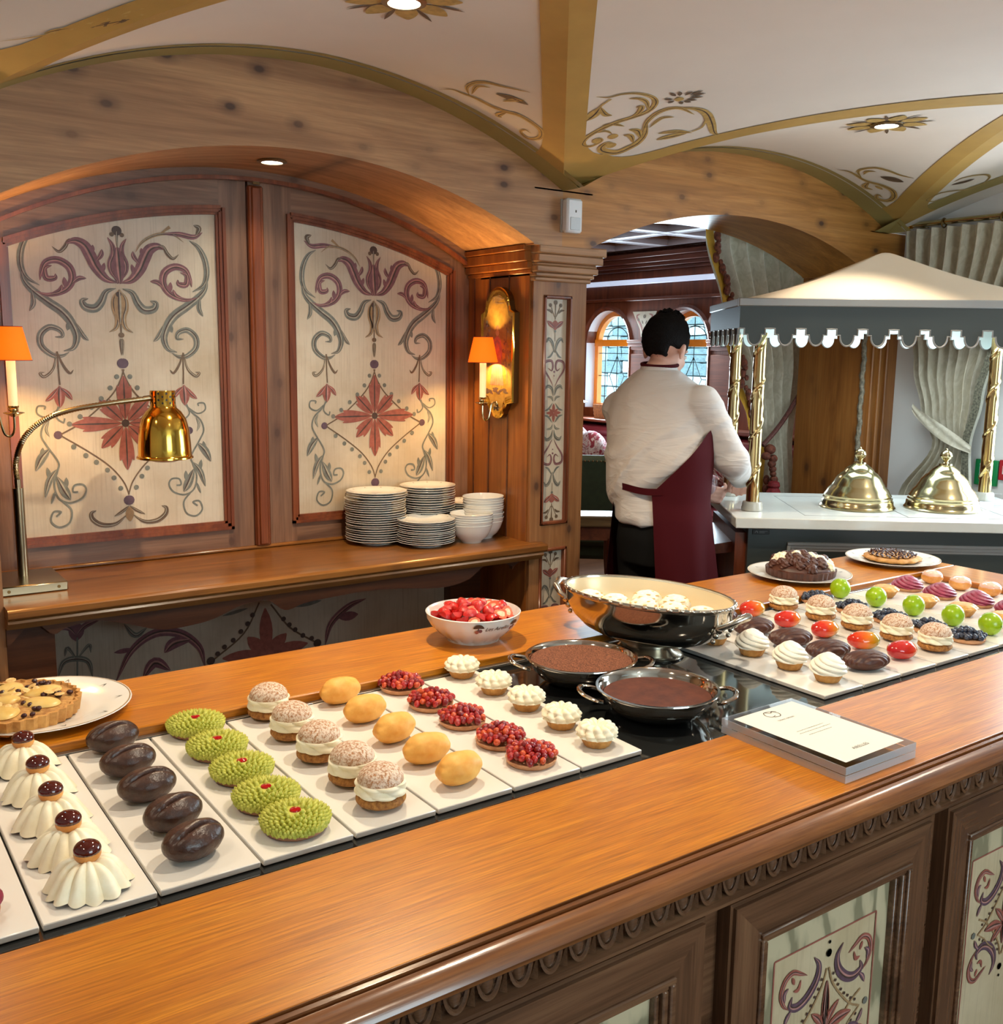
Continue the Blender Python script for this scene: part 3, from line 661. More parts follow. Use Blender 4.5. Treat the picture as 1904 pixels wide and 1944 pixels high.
g.band(arc_in2, arc_out2, 2.31, 3.89, 48, YC, 3.10)
g.box(2.18, 2.31, YC, 3.10, 1.925, 2.11)
g.box(3.89, 4.15, YC, 3.10, 1.925, 2.11)
struct(g.build('arch_beam', [M['pine_warm_lit']], angle=25))
g = G()                                              # rest of the wall plane: left of the niche
g.box(-1.5, 0.20, YC, 2.9, 0, 2.4)
g.build('pine_boarding', M['pine'], wall_back, smooth=False)

# pillar between niche and passage, its twin on the far side of the niche, and the pier at the room corner
def pillar(x0, x1, xin, mirror):
    st = struct(bpy.data.objects.new('pillar', None)); COL.objects.link(st)
    g = G()
    px0, px1 = x0 + 0.045, x1 - 0.045 - 0.02
    yf = 2.80
    g.box(x0, px0, yf, 3.18, 0, 1.81); g.box(px1, x1, yf, 3.10, 0, 1.81)
    for za, zb in ((1.765, 1.81), (0.87, 0.955), (0.0, 0.35)):
        g.box(px0, px1, yf, yf + 0.03, za, zb)
    g.box(px0, px1, yf + 0.028, yf + 0.05, 0.0, 1.81)
    g.build('casing', M['pine_z'], st, smooth=False)
    for za, zb, orn in ((0.955, 1.765, True), (0.35, 0.87, False)):
        g = G()
        for q in ((px0, px0 + 0.012, za, zb), (px1 - 0.012, px1, za, zb), (px0, px1, za, za + 0.012), (px0, px1, zb - 0.012, zb)):
            g.box(q[0], q[1], yf - 0.006, yf + 0.024, q[2], q[3], ch=0.003)
        g.build('panel_moulding', M['red'], st)
        g = G(); g.box(px0 + 0.004, px1 - 0.004, yf + 0.014, yf + 0.027, za + 0.004, zb - 0.004)
        pp = g.build('painted_panel', M['panel'], st, smooth=False)
        xm = (px0 + px1) / 2
        p = Paint(lambda u, v, l: (xm + u, yf + 0.0135 - l, v))
        zc = 1.3606
        for s_ in ORNS['pil']:
            c, wd, pr, P = s_
            for mz in (1, -1):
                if not orn and mz < 0:
                    continue
                Q = []
                for i in range(0, len(P), 2):
                    vv = 1.57 + (zc - 1.57) * 1.02 + (P[i + 1] - zc) * mz * 1.02
                    if not orn:
                        vv -= 0.89
                    Q += [P[i] * 1.0, vv]
                if not orn and min(Q[1::2]) < 0.37:
                    continue
                for mr in (False, True):
                    p.stroke([c, wd, pr, Q], mr)
        p.build(pp)
    g = G()
    for k, (z0, z1, e) in enumerate(((1.81, 1.825, 0.012), (1.825, 1.84, 0.02), (1.84, 1.862, 0.03), (1.862, 1.872, 0.026), (1.872, 1.90, 0.042), (1.90, 1.93, 0.05))):
        xa, xb = (x0 - e * 0.3, x1 + e) if not mirror else (x0 - e, x1 + e * 0.3)
        g.box(xa, xb, yf - e, 3.12, z0, z1, ch=0.004)
    g.build('capital', M['pine'], st)
    return st
pillar(2.10, 2.335, 2.10, False)
pillar(0.165, 0.40, 0.40, True)
g = G()
g.box(3.90, 4.15, YC, 3.10, 0, 1.925)
for x in (3.955, 4.01, 4.06):
    g.box(x, x + 0.02, YC - 0.012, YC + 0.01, 0, 1.9, ch=0.004)
pier = struct(g.build('pillar', M['pier'], smooth=False))
g = G()
def braid(u, v):
    a = 2 * PI * u
    z = 0.2 + 1.7 * v
    r = 0.011 + 0.004 * math.sin(z * 90) * math.cos(a + z * 45)
    return (3.898 + r * math.cos(a), YC - 0.004 + r * math.sin(a), z)
g.grid(braid, 8, 160, cu=True)
g.build('carved_corner_bead', plain('silvered_braid', srgb(122, 112, 94), 0.5, var=0.5, vs=90), pier)

# ---------------------------------------------------------------- the niche
g = G(); g.box(0.36, 2.12, 3.225, 3.30, 0, 2.2); g.build('backing_boards', M['rail'], wall_back, smooth=False)
for xa, xb in ((2.094, 2.14), (0.355, 0.40)):
    g = G(); g.box(xa, xb, 2.815, 3.23, 0, 1.93)
    n_ = g.build('niche_cheek', M['side'], wall_back, smooth=False)
    for y in (2.93, 3.05, 3.15):
        g = G(); s_ = -1 if xa > 1 else 1
        xx = xa if xa > 1 else xb
        g.box(xx - 0.003, xx + 0.003, y, y + 0.006, 0.9, 1.84)
        g.build('board_joint', M['apron'], n_, smooth=False)
g = G()   # cornice on the cheeks
for xa, xb in ((2.055, 2.10), (0.395, 0.44)):
    for k, (z0, z1, e) in enumerate(((1.835, 1.85, 0.0), (1.85, 1.875, 0.012), (1.875, 1.91, 0.024), (1.91, 1.93, 0.03))):
        if xa > 1:
            g.box(2.085 - e, 2.12, 2.80, 3.19, z0, z1, ch=0.003)
        else:
            g.box(0.38, 0.41 + e, 2.80, 3.19, z0, z1, ch=0.003)
g.build('cheek_cornice', M['side'], wall_back)
fr_out = circ(1.26, 0.84, 1.93, 2.165)
fr_in = lambda x: fr_out(x) - 0.062
pt = lambda x: 2.0 - 1.95 + math.sqrt(1.95 ** 2 - (x - 1.26) ** 2)
g = G(); g.band(fr_in, lambda x: min(fr_out(x) + 0.05, 2.2), 0.40, 2.10, 40, 3.165, 3.23)
g.build('arched_frame', M['rail'], wall_back, angle=25)
g = G()
g.band(lambda x: fr_in(x) - 0.008, lambda x: fr_in(x) + 0.004, 0.43, 2.09, 40, 3.158, 3.18)
g.build('arched_bead', M['red'], wall_back, angle=25)
def leaf(xa, xb, pa, pb):
    """one painted door leaf of the niche back: stiles, rails, moulding, painted panel"""
    d = struct(bpy.data.objects.new('door_%d' % (1 if xa < 1 else 2), None)); COL.objects.link(d)
    yf, yb = 3.196, 3.226
    for a, b in ((xa, pa), (pb, xb)):
        g = G(); g.band(lambda x: 0.90, lambda x: fr_in(x) + 0.01, a, b, 4, yf, yb); g.build('stile', M['stile'], d, smooth=False)
    g = G(); g.band(lambda x: pt(x) + 0.018, lambda x: fr_in(x) + 0.01, pa, pb, 16, yf, yb); g.build('top_rail', M['rail'], d, angle=25)
    g = G(); g.box(pa, pb, yf, yb, 0.90, 0.975); g.build('bottom_rail', M['rail'], d, smooth=False)
    g = G()
    for k, (i0, i1, yy) in enumerate(((-0.018, -0.008, 3.184), (-0.008, 0.002, 3.190), (0.002, 0.010, 3.196))):
        g.band(lambda x: pt(x) - i1, lambda x: pt(x) - i0, pa - 0.004, pb + 0.004, 16, yy, yb)
        g.box(pa + i0, pb - i0, yy, yb, 0.993 + i0, 0.993 + i1)
        for e0, e1, top in ((pa + i0, pa + i1, pt(pa)), (pb - i1, pb - i0, pt(pb))):
            g.box(e0, e1, yy, yb, 0.993 + i0, top - i0 - 0.006)
    g.build('panel_moulding', M['red'], d, angle=25)
    g = G(); g.band(lambda x: 0.985, lambda x: pt(x) + 0.002, pa + 0.002, pb - 0.002, 14, 3.206, 3.222)
    pp = g.build('painted_panel', M['panel'], d, angle=25)
    xm = (pa + pb) / 2
    p = Paint(lambda u, v, l: (xm + u, 3.2055 - l, v))
    S = ORNS['niche']
    hi = 1 if xa < 1 else -1       # the taller half stands beside the centre
    for mr in (False, True):
        for st in S:
            top = max(st[3][1::2])
            edge = max(st[3][0::2])
            if mr == (hi > 0) and top > 1.905 and edge > 0.16:
                continue           # the extra leaf only grows where the arch leaves room
            p.stroke(st, mr)
    # eight-petalled flower in the middle of the lozenge
    zc = 1.336
    for k in range(8):
        a = k * PI / 4
        L = (0.145 if k % 4 == 0 else 0.155) if k % 2 == 0 else 0.105
        if k % 4 == 2:
            L = 0.158
        dx, dz = math.sin(a), math.cos(a)
        P0, P1, P2 = (0.012 * dx, zc + 0.012 * dz), (0.55 * L * dx, zc + 0.55 * L * dz), (L * dx, zc + L * dz)
        p.ribbon([P0, P1, P2], 0.040 if k % 2 == 0 else 0.036, 't', OK.index('R'))
        for sg in (1, -1):
            q = (0.80 * L * dx + sg * 0.021 * dz, zc + 0.80 * L * dz - sg * 0.021 * dx)
            p.ribbon([P0, (0.4 * L * dx + sg * 0.006 * dz, zc + 0.4 * L * dz - sg * 0.006 * dx), q], 0.024, 't', OK.index('R'))
        p.ribbon([P0, P1, P2], 0.005, 't', OK.index('K'))
    p.dot((0, zc), 0.024, OK.index('K'))
    p.build(pp)
leaf(0.40, 1.235, 0.520, 1.145)
leaf(1.243, 2.10, 1.390, 2.010)
g = G(); g.box(1.236, 1.288, 3.176, 3.198, 0.91, 2.085, ch=0.005); g.box(1.246, 1.278, 3.170, 3.18, 0.915, 2.08, ch=0.004)
g.build('astragal', M['red'], wall_back)
g = G(); g.box(1.252, 1.275, 3.172, 3.178, 2.088, 2.098); g.build('brass_catch', M['brass_dull'], wall_back, smooth=False)
# ledge with moulded edge and scalloped apron
g = G(); g.box(0.40, 2.10, 2.80, 3.20, 0.872, 0.90)
g.extr([(2.80, 0.872), (2.748, 0.872), (2.742, 0.878), (2.742, 0.893), (2.748, 0.899), (2.756, 0.90), (2.80, 0.90)], 0.40, 2.14, "x")
ledge = g.build('ledge_top', M['shelf'], wall_back)
g = G()
g.extr([(2.80, 0.87), (2.754, 0.87), (2.75, 0.862), (2.756, 0.854), (2.765, 0.852), (2.772, 0.842), (2.80, 0.84)], 0.40, 2.13, "x")
g.build('ledge_moulding', M['shelf'], wall_back)
g = G(); g.box(0.40, 2.1, 3.18, 3.2, 0.90, 0.912, ch=0.004); g.build('ledge_bead', M['shelf'], wall_back)
AP = [(0.40, 0.79), (0.463, 0.846), (0.513, 0.811), (0.547, 0.824), (0.622, 0.832), (0.697, 0.813), (0.783, 0.783), (0.849, 0.778), (0.942, 0.788), (1.022, 0.816), (1.08, 0.824), (1.121, 0.819), (1.171, 0.784), (1.24, 0.799), (1.366, 0.806), (1.459, 0.808), (1.575, 0.80), (1.679, 0.787), (1.758, 0.784), (1.835, 0.798), (1.874, 0.823), (1.911, 0.84), (1.978, 0.838), (2.017, 0.826), (2.021, 0.812), (2.03, 0.824), (2.067, 0.841), (2.10, 0.838)]
AC = catmull(AP, 120)
g = G()
V, F = [], []
for q in AC:
    for y in (2.79, 2.81):
        V += [(q.x, y, q.y), (q.x, y, 0.872)]
for i in range(120):
    o = i * 4
    F += [(o, o + 1, o + 5, o + 4), (o + 2, o + 6, o + 7, o + 3), (o, o + 4, o + 6, o + 2)]
g.add(V, F)
g.build('scalloped_apron', M['apron'], wall_back, angle=25)
g = G(); g.box(0.52, 1.96, 3.148, 3.17, 0.02, 0.88)
up = g.build('painted_panel', M['panel'], wall_back, smooth=False)
p = Paint(lambda u, v, l: (u, 3.1475 - l, v))
for st in ORNS['under']:
    p.stroke(st)
p.build(up)
g = G(); g.box(0.40, 0.52, 2.81, 3.2, 0, 0.87); g.box(1.96, 2.10, 3.1, 3.2, 0, 0.87); g.box(0.40, 2.10, 3.17, 3.2, 0, 0.87)
g.build('under_casing', M['apron'], wall_back, smooth=False)
# niche downlight in the soffit
downlight(1.23, 2.96, arc_in(1.23) - 0.001, 'round recessed downlight in the wooden soffit of the niche arch', 6, (1.0, 0.84, 0.6), r=0.032, size=2.2)
# motion sensor at the springing of the two arches
t = thing('motion_sensor', 'white alarm motion sensor on the wood where two arches meet', 'sensor', (2.205, YC, 1.97))
g = G(); g.box(-0.034, 0.034, -0.038, -0.004, 0, 0.112, ch=0.007); g.build('housing', plain('white_plastic', srgb(226, 228, 232), 0.35), t)
g = G(); g.box(-0.022, 0.022, -0.0405, -0.036, 0.008, 0.05, ch=0.002); g.build('lens_window', plain('milky_lens', srgb(206, 214, 220), 0.15), t)
g = G(); g.box(-0.036, 0.036, -0.006, 0.0, 0.002, 0.11); g.build('back_plate', plain('grey_plastic', srgb(170, 166, 160), 0.5), t, smooth=False)
g = G(); g.box(0.0, 0.004, -0.0392, -0.0375, 0.066, 0.074); g.build('indicator', M['black'], t, smooth=False)

# ---------------------------------------------------------------- the buffet counter
CT = thing('buffet_counter', 'long honey oak buffet counter with carved egg-and-dart edge and painted front panels', 'counter', (1.2, 1.4, 0))
CL = (-1.2, -1.4, 0)
ZI, ZT = 0.8955, 0.905
def cpart(g, name, mats, parent=CT, **k):
    return g.build(name, mats, parent, loc=CL if parent is CT else (0, 0, 0), **k)
g = G(); g.box(-0.9, 2.94, 0.875, 1.95, 0.05, 0.868)
cpart(g, 'carcass', M['dark'], smooth=False)
g = G(); g.box(-0.9, 2.93, 0.90, 1.94, 0.0, 0.05); cpart(g, 'plinth', M['apron'], smooth=False)
g = G(); g.box(-0.9, 2.965, 0.858, 1.118, 0.880, 0.92, ch=0.002)
cpart(g, 'front_worktop', M['oak'])
g = G(); g.box(-0.9, 2.965, 1.704, 1.98, 0.880, 0.92, ch=0.003)
cpart(g, 'back_worktop', M['oak'])
g = G(); g.box(2.782, 2.965, 1.119, 1.703, 0.880, 0.92, ch=0.003)
cpart(g, 'end_worktop', wood('oak_end', srgb(150, 84, 22), srgb(186, 110, 34), srgb(206, 136, 54), 'y', 0.3, 0, 0.8, coat=0.4), CT)
g = G()      # moulded nosing: fillet, groove, half-round, then the hollow that holds the carving
g.extr([(0.880, 0.878), (0.880, 0.9195), (0.8580, 0.9195), (0.8575, 0.9160), (0.8535, 0.9155), (0.8530, 0.9190), (0.8465, 0.9188), (0.8455, 0.9135), (0.8420, 0.9130), (0.8412, 0.9175), (0.835, 0.9165), (0.826, 0.9115), (0.8195, 0.9045), (0.8165, 0.898), (0.8175, 0.892), (0.822, 0.888), (0.834, 0.885), (0.842, 0.879)], -0.9, 2.985, 'x')
cpart(g, 'nosing', M['nosing'], angle=22)
g = G()
g.extr([(0.880, 0.884), (0.842, 0.884), (0.8445, 0.872), (0.8525, 0.856), (0.855, 0.846), (0.846, 0.844), (0.839, 0.840), (0.839, 0.835), (0.847, 0.831), (0.850, 0.826), (0.880, 0.826)], -0.9, 2.975, 'x')
cpart(g, 'carved_cornice', M['dark'], angle=28)
g = G()
g.tube([(0.0165 * math.cos(a), -0.002 + 0.002 * math.sin(a), 0.017 + 0.034 * (math.sin(a) if math.sin(a) < 0 else 0)) for a in [PI + PI * i / 14 for i in range(15)]], [0.0022 + 0.0012 * math.sin(PI * i / 14) for i in range(15)], 5)
g.ell((0, 0.001, -0.0005), (0.0095, 0.0065, 0.0155), 10, 6)
egg_me = g.me('carved_egg', M['dark'])
g = G()
g.add([(0, -0.006, 0.013), (-0.006, -0.0005, -0.017), (0.006, -0.0005, -0.017), (0, 0.006, 0.015), (0, -0.0085, -0.017)], [(0, 1, 4), (0, 4, 2), (1, 3, 2, 4), (0, 3, 1), (0, 2, 3)])
dart_me = g.me('carved_dart', M['dark'], smooth=False)
k = 0
while 0.0442 * k + 0.19 < 2.95:
    for nm, me, dx in (('carved_egg', egg_me, 0.0), ('carved_dart', dart_me, 0.0221)):
        o = bpy.data.objects.new(nm, me); COL.objects.link(o)
        o.parent = CT
        o.location = (0.19 + 0.0442 * k + dx - 1.2, 0.8485 - 1.4, 0.8645)
    k += 1
# cabinet fronts: mitred frames round painted panels
def front(i, x0):
    x1 = x0 + 0.483
    z1, z0, fw = 0.822, 0.10, 0.066
    yf, yb = 0.848, 0.88
    for nm, quad in (('frame_top_rail', [(x0, z1), (x1, z1), (x1 - fw, z1 - fw), (x0 + fw, z1 - fw)]), ('frame_bottom_rail', [(x0, z0), (x1, z0), (x1 - fw, z0 + fw), (x0 + fw, z0 + fw)]),
                     ('frame_stile', [(x0, z1), (x0 + fw, z1 - fw), (x0 + fw, z0 + fw), (x0, z0)]), ('frame_stile', [(x1, z1), (x1 - fw, z1 - fw), (x1 - fw, z0 + fw), (x1, z0)])):
        g = G()
        cx, cz = sum(q[0] for q in quad) / 4, sum(q[1] for q in quad) / 4
        q2 = [(cx + (q[0] - cx) * (1 - 0.0012 / 0.25), cz + (q[1] - cz) * (1 - 0.0012 / 0.25)) for q in quad]
        outer = 0.006
        g.prism(quad, yb, yf + 0.004, 'y')
        def ins(q):
            x, z = q
            x += outer if abs(x - x0) < 1e-6 else (-outer if abs(x - x1) < 1e-6 else 0)
            z += outer if abs(z - z0) < 1e-6 else (-outer if abs(z - z1) < 1e-6 else 0)
            return (x, z)
        g.prism([ins(q) for q in quad], yf + 0.005, yf - 0.002, 'y')
        cpart(g, nm, M['dark'] if 'rail' in nm else M['dark_z'], smooth=False)
    a0, a1, b0, b1 = x0 + fw, x1 - fw, z0 + fw, z1 - fw
    g = G()
    for d0, d1, yy in ((-0.006, 0.004, yf - 0.007), (0.003, 0.013, yf - 0.002), (0.012, 0.020, yf + 0.006)):
        g.box(a0 + d0, a1 - d0, yy, yb, b1 - d1, b1 - d0, ch=0.002)
        g.box(a0 + d0, a1 - d0, yy, yb, b0 + d0, b0 + d1, ch=0.002)
        g.box(a0 + d0, a0 + d1, yy, yb, b0 + d1, b1 - d1, ch=0.002)
        g.box(a1 - d1, a1 - d0, yy, yb, b0 + d1, b1 - d1, ch=0.002)
    cpart(g, 'panel_moulding', M['dark'])
    g = G(); g.box(a0 + 0.015, a1 - 0.015, 0.8655, 0.88, b0 + 0.015, b1 - 0.015)
    pp = cpart(g, 'painted_panel', M['panel_front'], smooth=False)
    e = 0.052
    g = G()
    A0, A1, B0, B1 = a0 + 0.018, a1 - 0.018, b0 + 0.018, b1 - 0.018
    for q in ((A0, A1, B1 - e, B1), (A0, A1, B0, B0 + e), (A0, A0 + e * 0.64, B0 + e, B1 - e), (A1 - e * 0.64, A1, B0 + e, B1 - e)):
        g.box(q[0], q[1], 0.8649, 0.8653, q[2], q[3])
    g.build('marbled_border', M['marble'], pp, smooth=False)
    xm, zm = (x0 + x1) / 2 + 0.006, 0
    p = Paint(lambda u, v, l: (xm + u, 0.8645 - l, v))
    L, Rr, Bt, Tp = A0 + e * 0.64 - xm, A1 - e * 0.64 - xm, B0 + e, B1 - e
    for a, b in (((L, Tp), (Rr, Tp)), ((L, Bt), (Rr, Bt)), ((L, Bt), (L, Tp)), ((Rr, Bt), (Rr, Tp))):
        p.ribbon([a, b], 0.003, 'c', OK.index('R'))
    for mr in (False, True):
        for st in ORNS['front']:
            p.stroke(st, mr, su=0.92)
            if max(st[3][1::2]) > 0.58:
                c, wd, pr, P = st
                Q = [v if k % 2 == 0 else 2 * 0.545 - v for k, v in enumerate(P)]
                if min(Q[1::2]) > Bt + 0.01:
                    p.stroke([c, wd, pr, Q], mr, su=0.92)
    p.build(pp)
for i in range(5):
    front(i, -0.068 + 0.532 * i)
# the cold plate let into the top
g = G(); g.box(-0.9, 2.781, 1.119, 1.703, 0.868, ZI)
cpart(g, 'black_glass_plate', M['glass_black'], smooth=False)
g = G()
g.box(-0.9, 2.781, 1.691, 1.7035, ZI, 0.9045, ch=0.001); g.box(-0.9, 2.781, 1.6865, 1.6895, ZI, 0.902)
g.box(2.770, 2.781, 1.12, 1.70, ZI, 0.9045, ch=0.001)
cpart(g, 'steel_rail', M['rail_metal'])
g = G(); g.box(-0.9, 2.781, 1.119, 1.131, ZI, 0.903, ch=0.001); g.box(-0.9, 2.781, 1.139, 1.145, ZI, 0.901)
cpart(g, 'black_rail', M['black'])

# ---------------------------------------------------------------- serving tiles
TX = [0.050, 0.184, 0.319, 0.453, 0.588, 0.722, 0.860, 0.996, 1.131]
RX = [1.618, 1.7455, 1.877, 2.007, 2.137, 2.267, 2.398, 2.528, 2.658, 2.766]
g = G(); g.box(-0.0655, 0.0655, -0.254, 0.254, 0, 0.0085, ch=0.0012)
tile_me = g.me('serving_tile', M['tile'])
TN = ['raspberry flower tartlets', 'draped cream puffs with caramel balls', 'dark coffee bean pastries', 'green pistachio domes', 'cream buns next to the pistachio domes', 'yellow fruit-shaped pastries', 'wild strawberry tartlets', 'frilled cream tartlets beside the copper-brown pots']
RN = ['tall cream swirl tartlets', 'chocolate ribbed eclairs', 'red and orange glazed fruits', 'cream buns next to the glazed fruits', 'blueberry tartlets', 'whole green limes', 'caramel cream tartlets', 'purple piped tartlets', 'pink glazed buns at the end of the counter']
for xs, names in ((TX, TN), (RX, RN)):
    for i, nm in enumerate(names):
        o = bpy.data.objects.new('serving_tile', tile_me); COL.objects.link(o)
        o.location = ((xs[i] + xs[i + 1]) / 2, 1.430, ZI + 0.001)
        o.scale = ((xs[i + 1] - xs[i] - 0.004) / 0.131, 1, 1)
        tag(o, 'white rectangular serving tile under the ' + nm, 'tile', 'white serving tiles on the cold plate')

# ---------------------------------------------------------------- pastry materials
def food(name, c1, c2, scale=60, rough=0.5, bump=0.3, bs=150, bd=0.002, sss=0.0, coat=0.0, stops=(0.35, 0.65)):
    n = N(name)
    v = n.coord()
    f = n.noise(v, scale, 5, 0.6)
    n.set(color=n.ramp(f, [(stops[0], c1), (stops[1], c2)]), rough=rough, coat=coat)
    if sss:
        n.set(sss=sss, sssr=(0.6, 0.4, 0.25), ssss=0.01)
    if bump:
        n.bump(n.noise(v, bs, 4, 0.6), bump, bd)
    return n.mat
F_ = {}
F_['cream'] = food('whipped_cream', srgb(238, 228, 196), srgb(248, 240, 214), 40, 0.5, 0.04, 90, 0.001)
F_['cream_w'] = food('white_whipped_cream', srgb(236, 230, 212), srgb(246, 242, 228), 40, 0.5, 0.04, 90, 0.001)
F_['crust'] = food('golden_shortcrust', srgb(168, 112, 50), srgb(206, 152, 82), 50, 0.65, 0.3, 180)
F_['crust_p'] = food('pale_shortcrust', srgb(176, 122, 84), srgb(206, 154, 112), 50, 0.65, 0.2, 180)
F_['craq'] = food('baked_craquelin', srgb(140, 84, 32), srgb(196, 136, 66), 160, 0.7, 0.9, 280, 0.004)
F_['craq_top'] = food('sugar_dusted_craquelin', srgb(186, 128, 82), srgb(238, 216, 194), 260, 0.8, 1.0, 300, 0.004, stops=(0.38, 0.56))
F_['bean'] = food('dark_chocolate_shell', srgb(46, 26, 18), srgb(74, 46, 34), 45, 0.32, 0.5, 110, 0.003)
F_['pist'] = food('pistachio_cream', srgb(160, 164, 52), srgb(196, 196, 84), 120, 0.5, 0.0)
F_['pist_b'] = food('pistachio_biscuit', srgb(150, 100, 72), srgb(176, 124, 92), 60, 0.6, 0.2)
F_['jam'] = plain('red_jam', srgb(170, 12, 18), 0.08, coat=0.6)
F_['caramel'] = plain('caramel_glaze', srgb(72, 16, 10), 0.06, coat=0.8)
F_['yellow'] = food('yellow_velvet', srgb(222, 152, 58), srgb(240, 186, 96), 22, 0.55, 0.12, 60, 0.002)
F_['straw'] = [food('wild_strawberry_red', srgb(150, 16, 14), srgb(184, 36, 26), 300, 0.22, 0.5, 700, 0.001, coat=0.4), food('wild_strawberry_dark', srgb(110, 8, 14), srgb(150, 20, 24), 300, 0.22, 0.5, 700, 0.001, coat=0.4), food('wild_strawberry_orange', srgb(186, 50, 22), srgb(214, 96, 44), 300, 0.24, 0.5, 700, 0.001, coat=0.4)]
F_['choc'] = food('chocolate_cream', srgb(62, 30, 20), srgb(84, 44, 30), 40, 0.45, 0.15, 200, 0.001)
F_['blue'] = food('blueberry_skin', srgb(30, 34, 48), srgb(62, 68, 86), 160, 0.35, 0.0)
F_['lime'] = food('lime_skin', srgb(136, 174, 10), srgb(164, 196, 22), 26, 0.26, 0.12, 260, 0.0008, coat=0.2)
F_['nut'] = food('caramel_cream', srgb(196, 140, 66), srgb(226, 176, 100), 80, 0.4, 0.2, 160)
F_['purple'] = food('berry_cream', srgb(124, 30, 58), srgb(160, 58, 88), 50, 0.4, 0.0)
F_['rasp'] = food('raspberry_velvet', srgb(120, 14, 44), srgb(166, 40, 80), 90, 0.5, 0.8, 260, 0.003)
F_['glaze'] = food('pink_glaze', srgb(232, 186, 164), srgb(242, 206, 186), 20, 0.1, 0.0, coat=0.6)
F_['bun'] = food('glazed_bun_side', srgb(206, 134, 62), srgb(232, 170, 96), 30, 0.35, 0.1, 80)
def mangoskin():
    n = N('red_orange_fruit_glaze')
    c = n.n('ShaderNodeTexCoord')
    sp = n.n('ShaderNodeSeparateXYZ')
    n.l(c.outputs['Object'], sp.inputs[0])
    oi = n.n('ShaderNodeObjectInfo')
    f = n.math('ADD', n.math('MULTIPLY', sp.outputs['X'], 9.0), n.math('MULTIPLY', n.math('SUBTRACT', oi.outputs['Random'], 0.5), 0.55))
    f = n.math('ADD', f, n.math('MULTIPLY', n.noise(n.coord(), 30, 2), 0.25))
    f = n.math('ADD', f, 0.40)
    n.set(color=n.ramp(f, [(0.05, srgb(176, 24, 30)), (0.42, srgb(206, 46, 22)), (0.62, srgb(224, 112, 22)), (0.85, srgb(186, 150, 20)), (1.0, srgb(122, 140, 20))]), rough=0.12, coat=0.5)
    return n.mat
F_['mango'] = mangoskin()

def nz(p, s):
    return noise.noise(Vector(p) * s)

# ---------------------------------------------------------------- pastry builders (each a thing with parts at the origin)
def fluted(g, r0, r1, h, flutes, mi=0, n=48, floor_=True):
    def rf(a, j, r, z):
        return 1 + 0.035 * math.cos(flutes * a)
    pr = [(0.0005, 0.0), (r0 * 0.8, 0.0), (r0, 0.001), (r0 + (r1 - r0) * 0.5, h * 0.45), (r1, h), (r1 * 0.94, h), (r1 * 0.9, h * 0.8), (0.0005, h * 0.75)]
    g.lathe(pr, n, mi=mi, rf=rf)

def ruffle(g, r, h, z0, ridges, twist, rings, mi=0, n=72, amp=0.1, prof=None, peak=0.0, seed=0):
    """piped cream: a turned profile whose surface is ploughed into twisted ridges"""
    prof = prof or [(0.75, 0), (0.96, 0.12), (1.0, 0.3), (0.95, 0.5), (0.8, 0.7), (0.55, 0.88), (0.3, 0.97), (0.001, 1.0)]
    m = len(prof) - 1
    K = 6
    P = []
    for i in range(m * K + 1):
        k = min(i // K, m - 1); t = i / K - k
        P.append((prof[k][0] + (prof[k + 1][0] - prof[k][0]) * t, prof[k][1] + (prof[k + 1][1] - prof[k][1]) * t))
    mm = len(P) - 1
    def fn(u, v):
        rr, zz = P[int(round(v * mm))]
        a = 2 * PI * u
        ph = ridges * a + twist * zz + seed
        c = abs(math.sin(ph / 2)) ** 0.7
        k = 1 - amp + 2 * amp * c * min(1, rr * 3)
        st = 1 + 0.05 * math.sin(rings * zz * 2 * PI)
        w_ = 1 + 0.03 * nz((math.cos(a), math.sin(a), zz * 3 + seed), 2.0)
        x = r * rr * k * st * w_
        return (x * math.cos(a), x * math.sin(a), z0 + h * zz + peak * h * (c - 0.5) * (1 if rr < 0.97 else 0.4) * min(1, rr * 2))
    g.grid(fn, n, mm, cu=True, mi=mi)

def place(first, spots, label, group):
    """spots: (x, y, rot, extra label text)"""
    for i, (x, y, rz, ex) in enumerate(spots):
        if i == 0:
            first.location = (x, y, ZT); first.rotation_euler = (0, 0, rz); first['label'] = label + ex; first['group'] = group
        else:
            dup(first, (x, y, ZT), rz, label + ex, group)

RY = [1.237, 1.333, 1.442, 1.552, 1.665]
def row(x, rz=0.0, n=5, jit=0.004, spin=0.0, end=''):
    out = []
    for i in range(n):
        ex = ', %s from the front edge' % ORD[i] if i < 4 else ', fifth, beside the back rail'
        out.append((x + rnd.uniform(-jit, jit), RY[i] + rnd.uniform(-jit, jit) * 0.6, rz + rnd.uniform(-spin, spin), ex))
    return out

# draped cream puffs
t = thing('cream_puff', 'x', 'pastry')
g = G(); g.lathe([(0.0005, 0), (0.040, 0), (0.044, 0.003), (0.042, 0.006), (0.0005, 0.007)], 32); g.build('biscuit_base', F_['bean'], t)
g = G()
NR = 13
def drape(u, v):
    a = 2 * PI * u
    q = abs(math.sin(NR * a / 2 + 0.4 * math.sin(2 * a)))
    rr = 0.008 + 0.044 * (v ** 0.75) * (1 - 0.02 * math.cos(3 * a))
    z = 0.036 * (1 - v ** 1.7) + 0.002
    rr *= 0.90 + 0.13 * q * v + 0.03 * math.sin(5 * a) + 0.02 * math.sin(3 * a + 1)
    z += 0.0055 * (q ** 0.6) * math.sin(PI * min(1, v * 1.05)) + 0.002 * math.sin(4 * a + 3 * v)
    if v > 0.93:
        z += 0.002 * (1 - q)
    return (rr * math.cos(a), rr * math.sin(a), z)
g.grid(drape, 150, 14, cu=True)
g.build('draped_cream', F_['cream'], t)
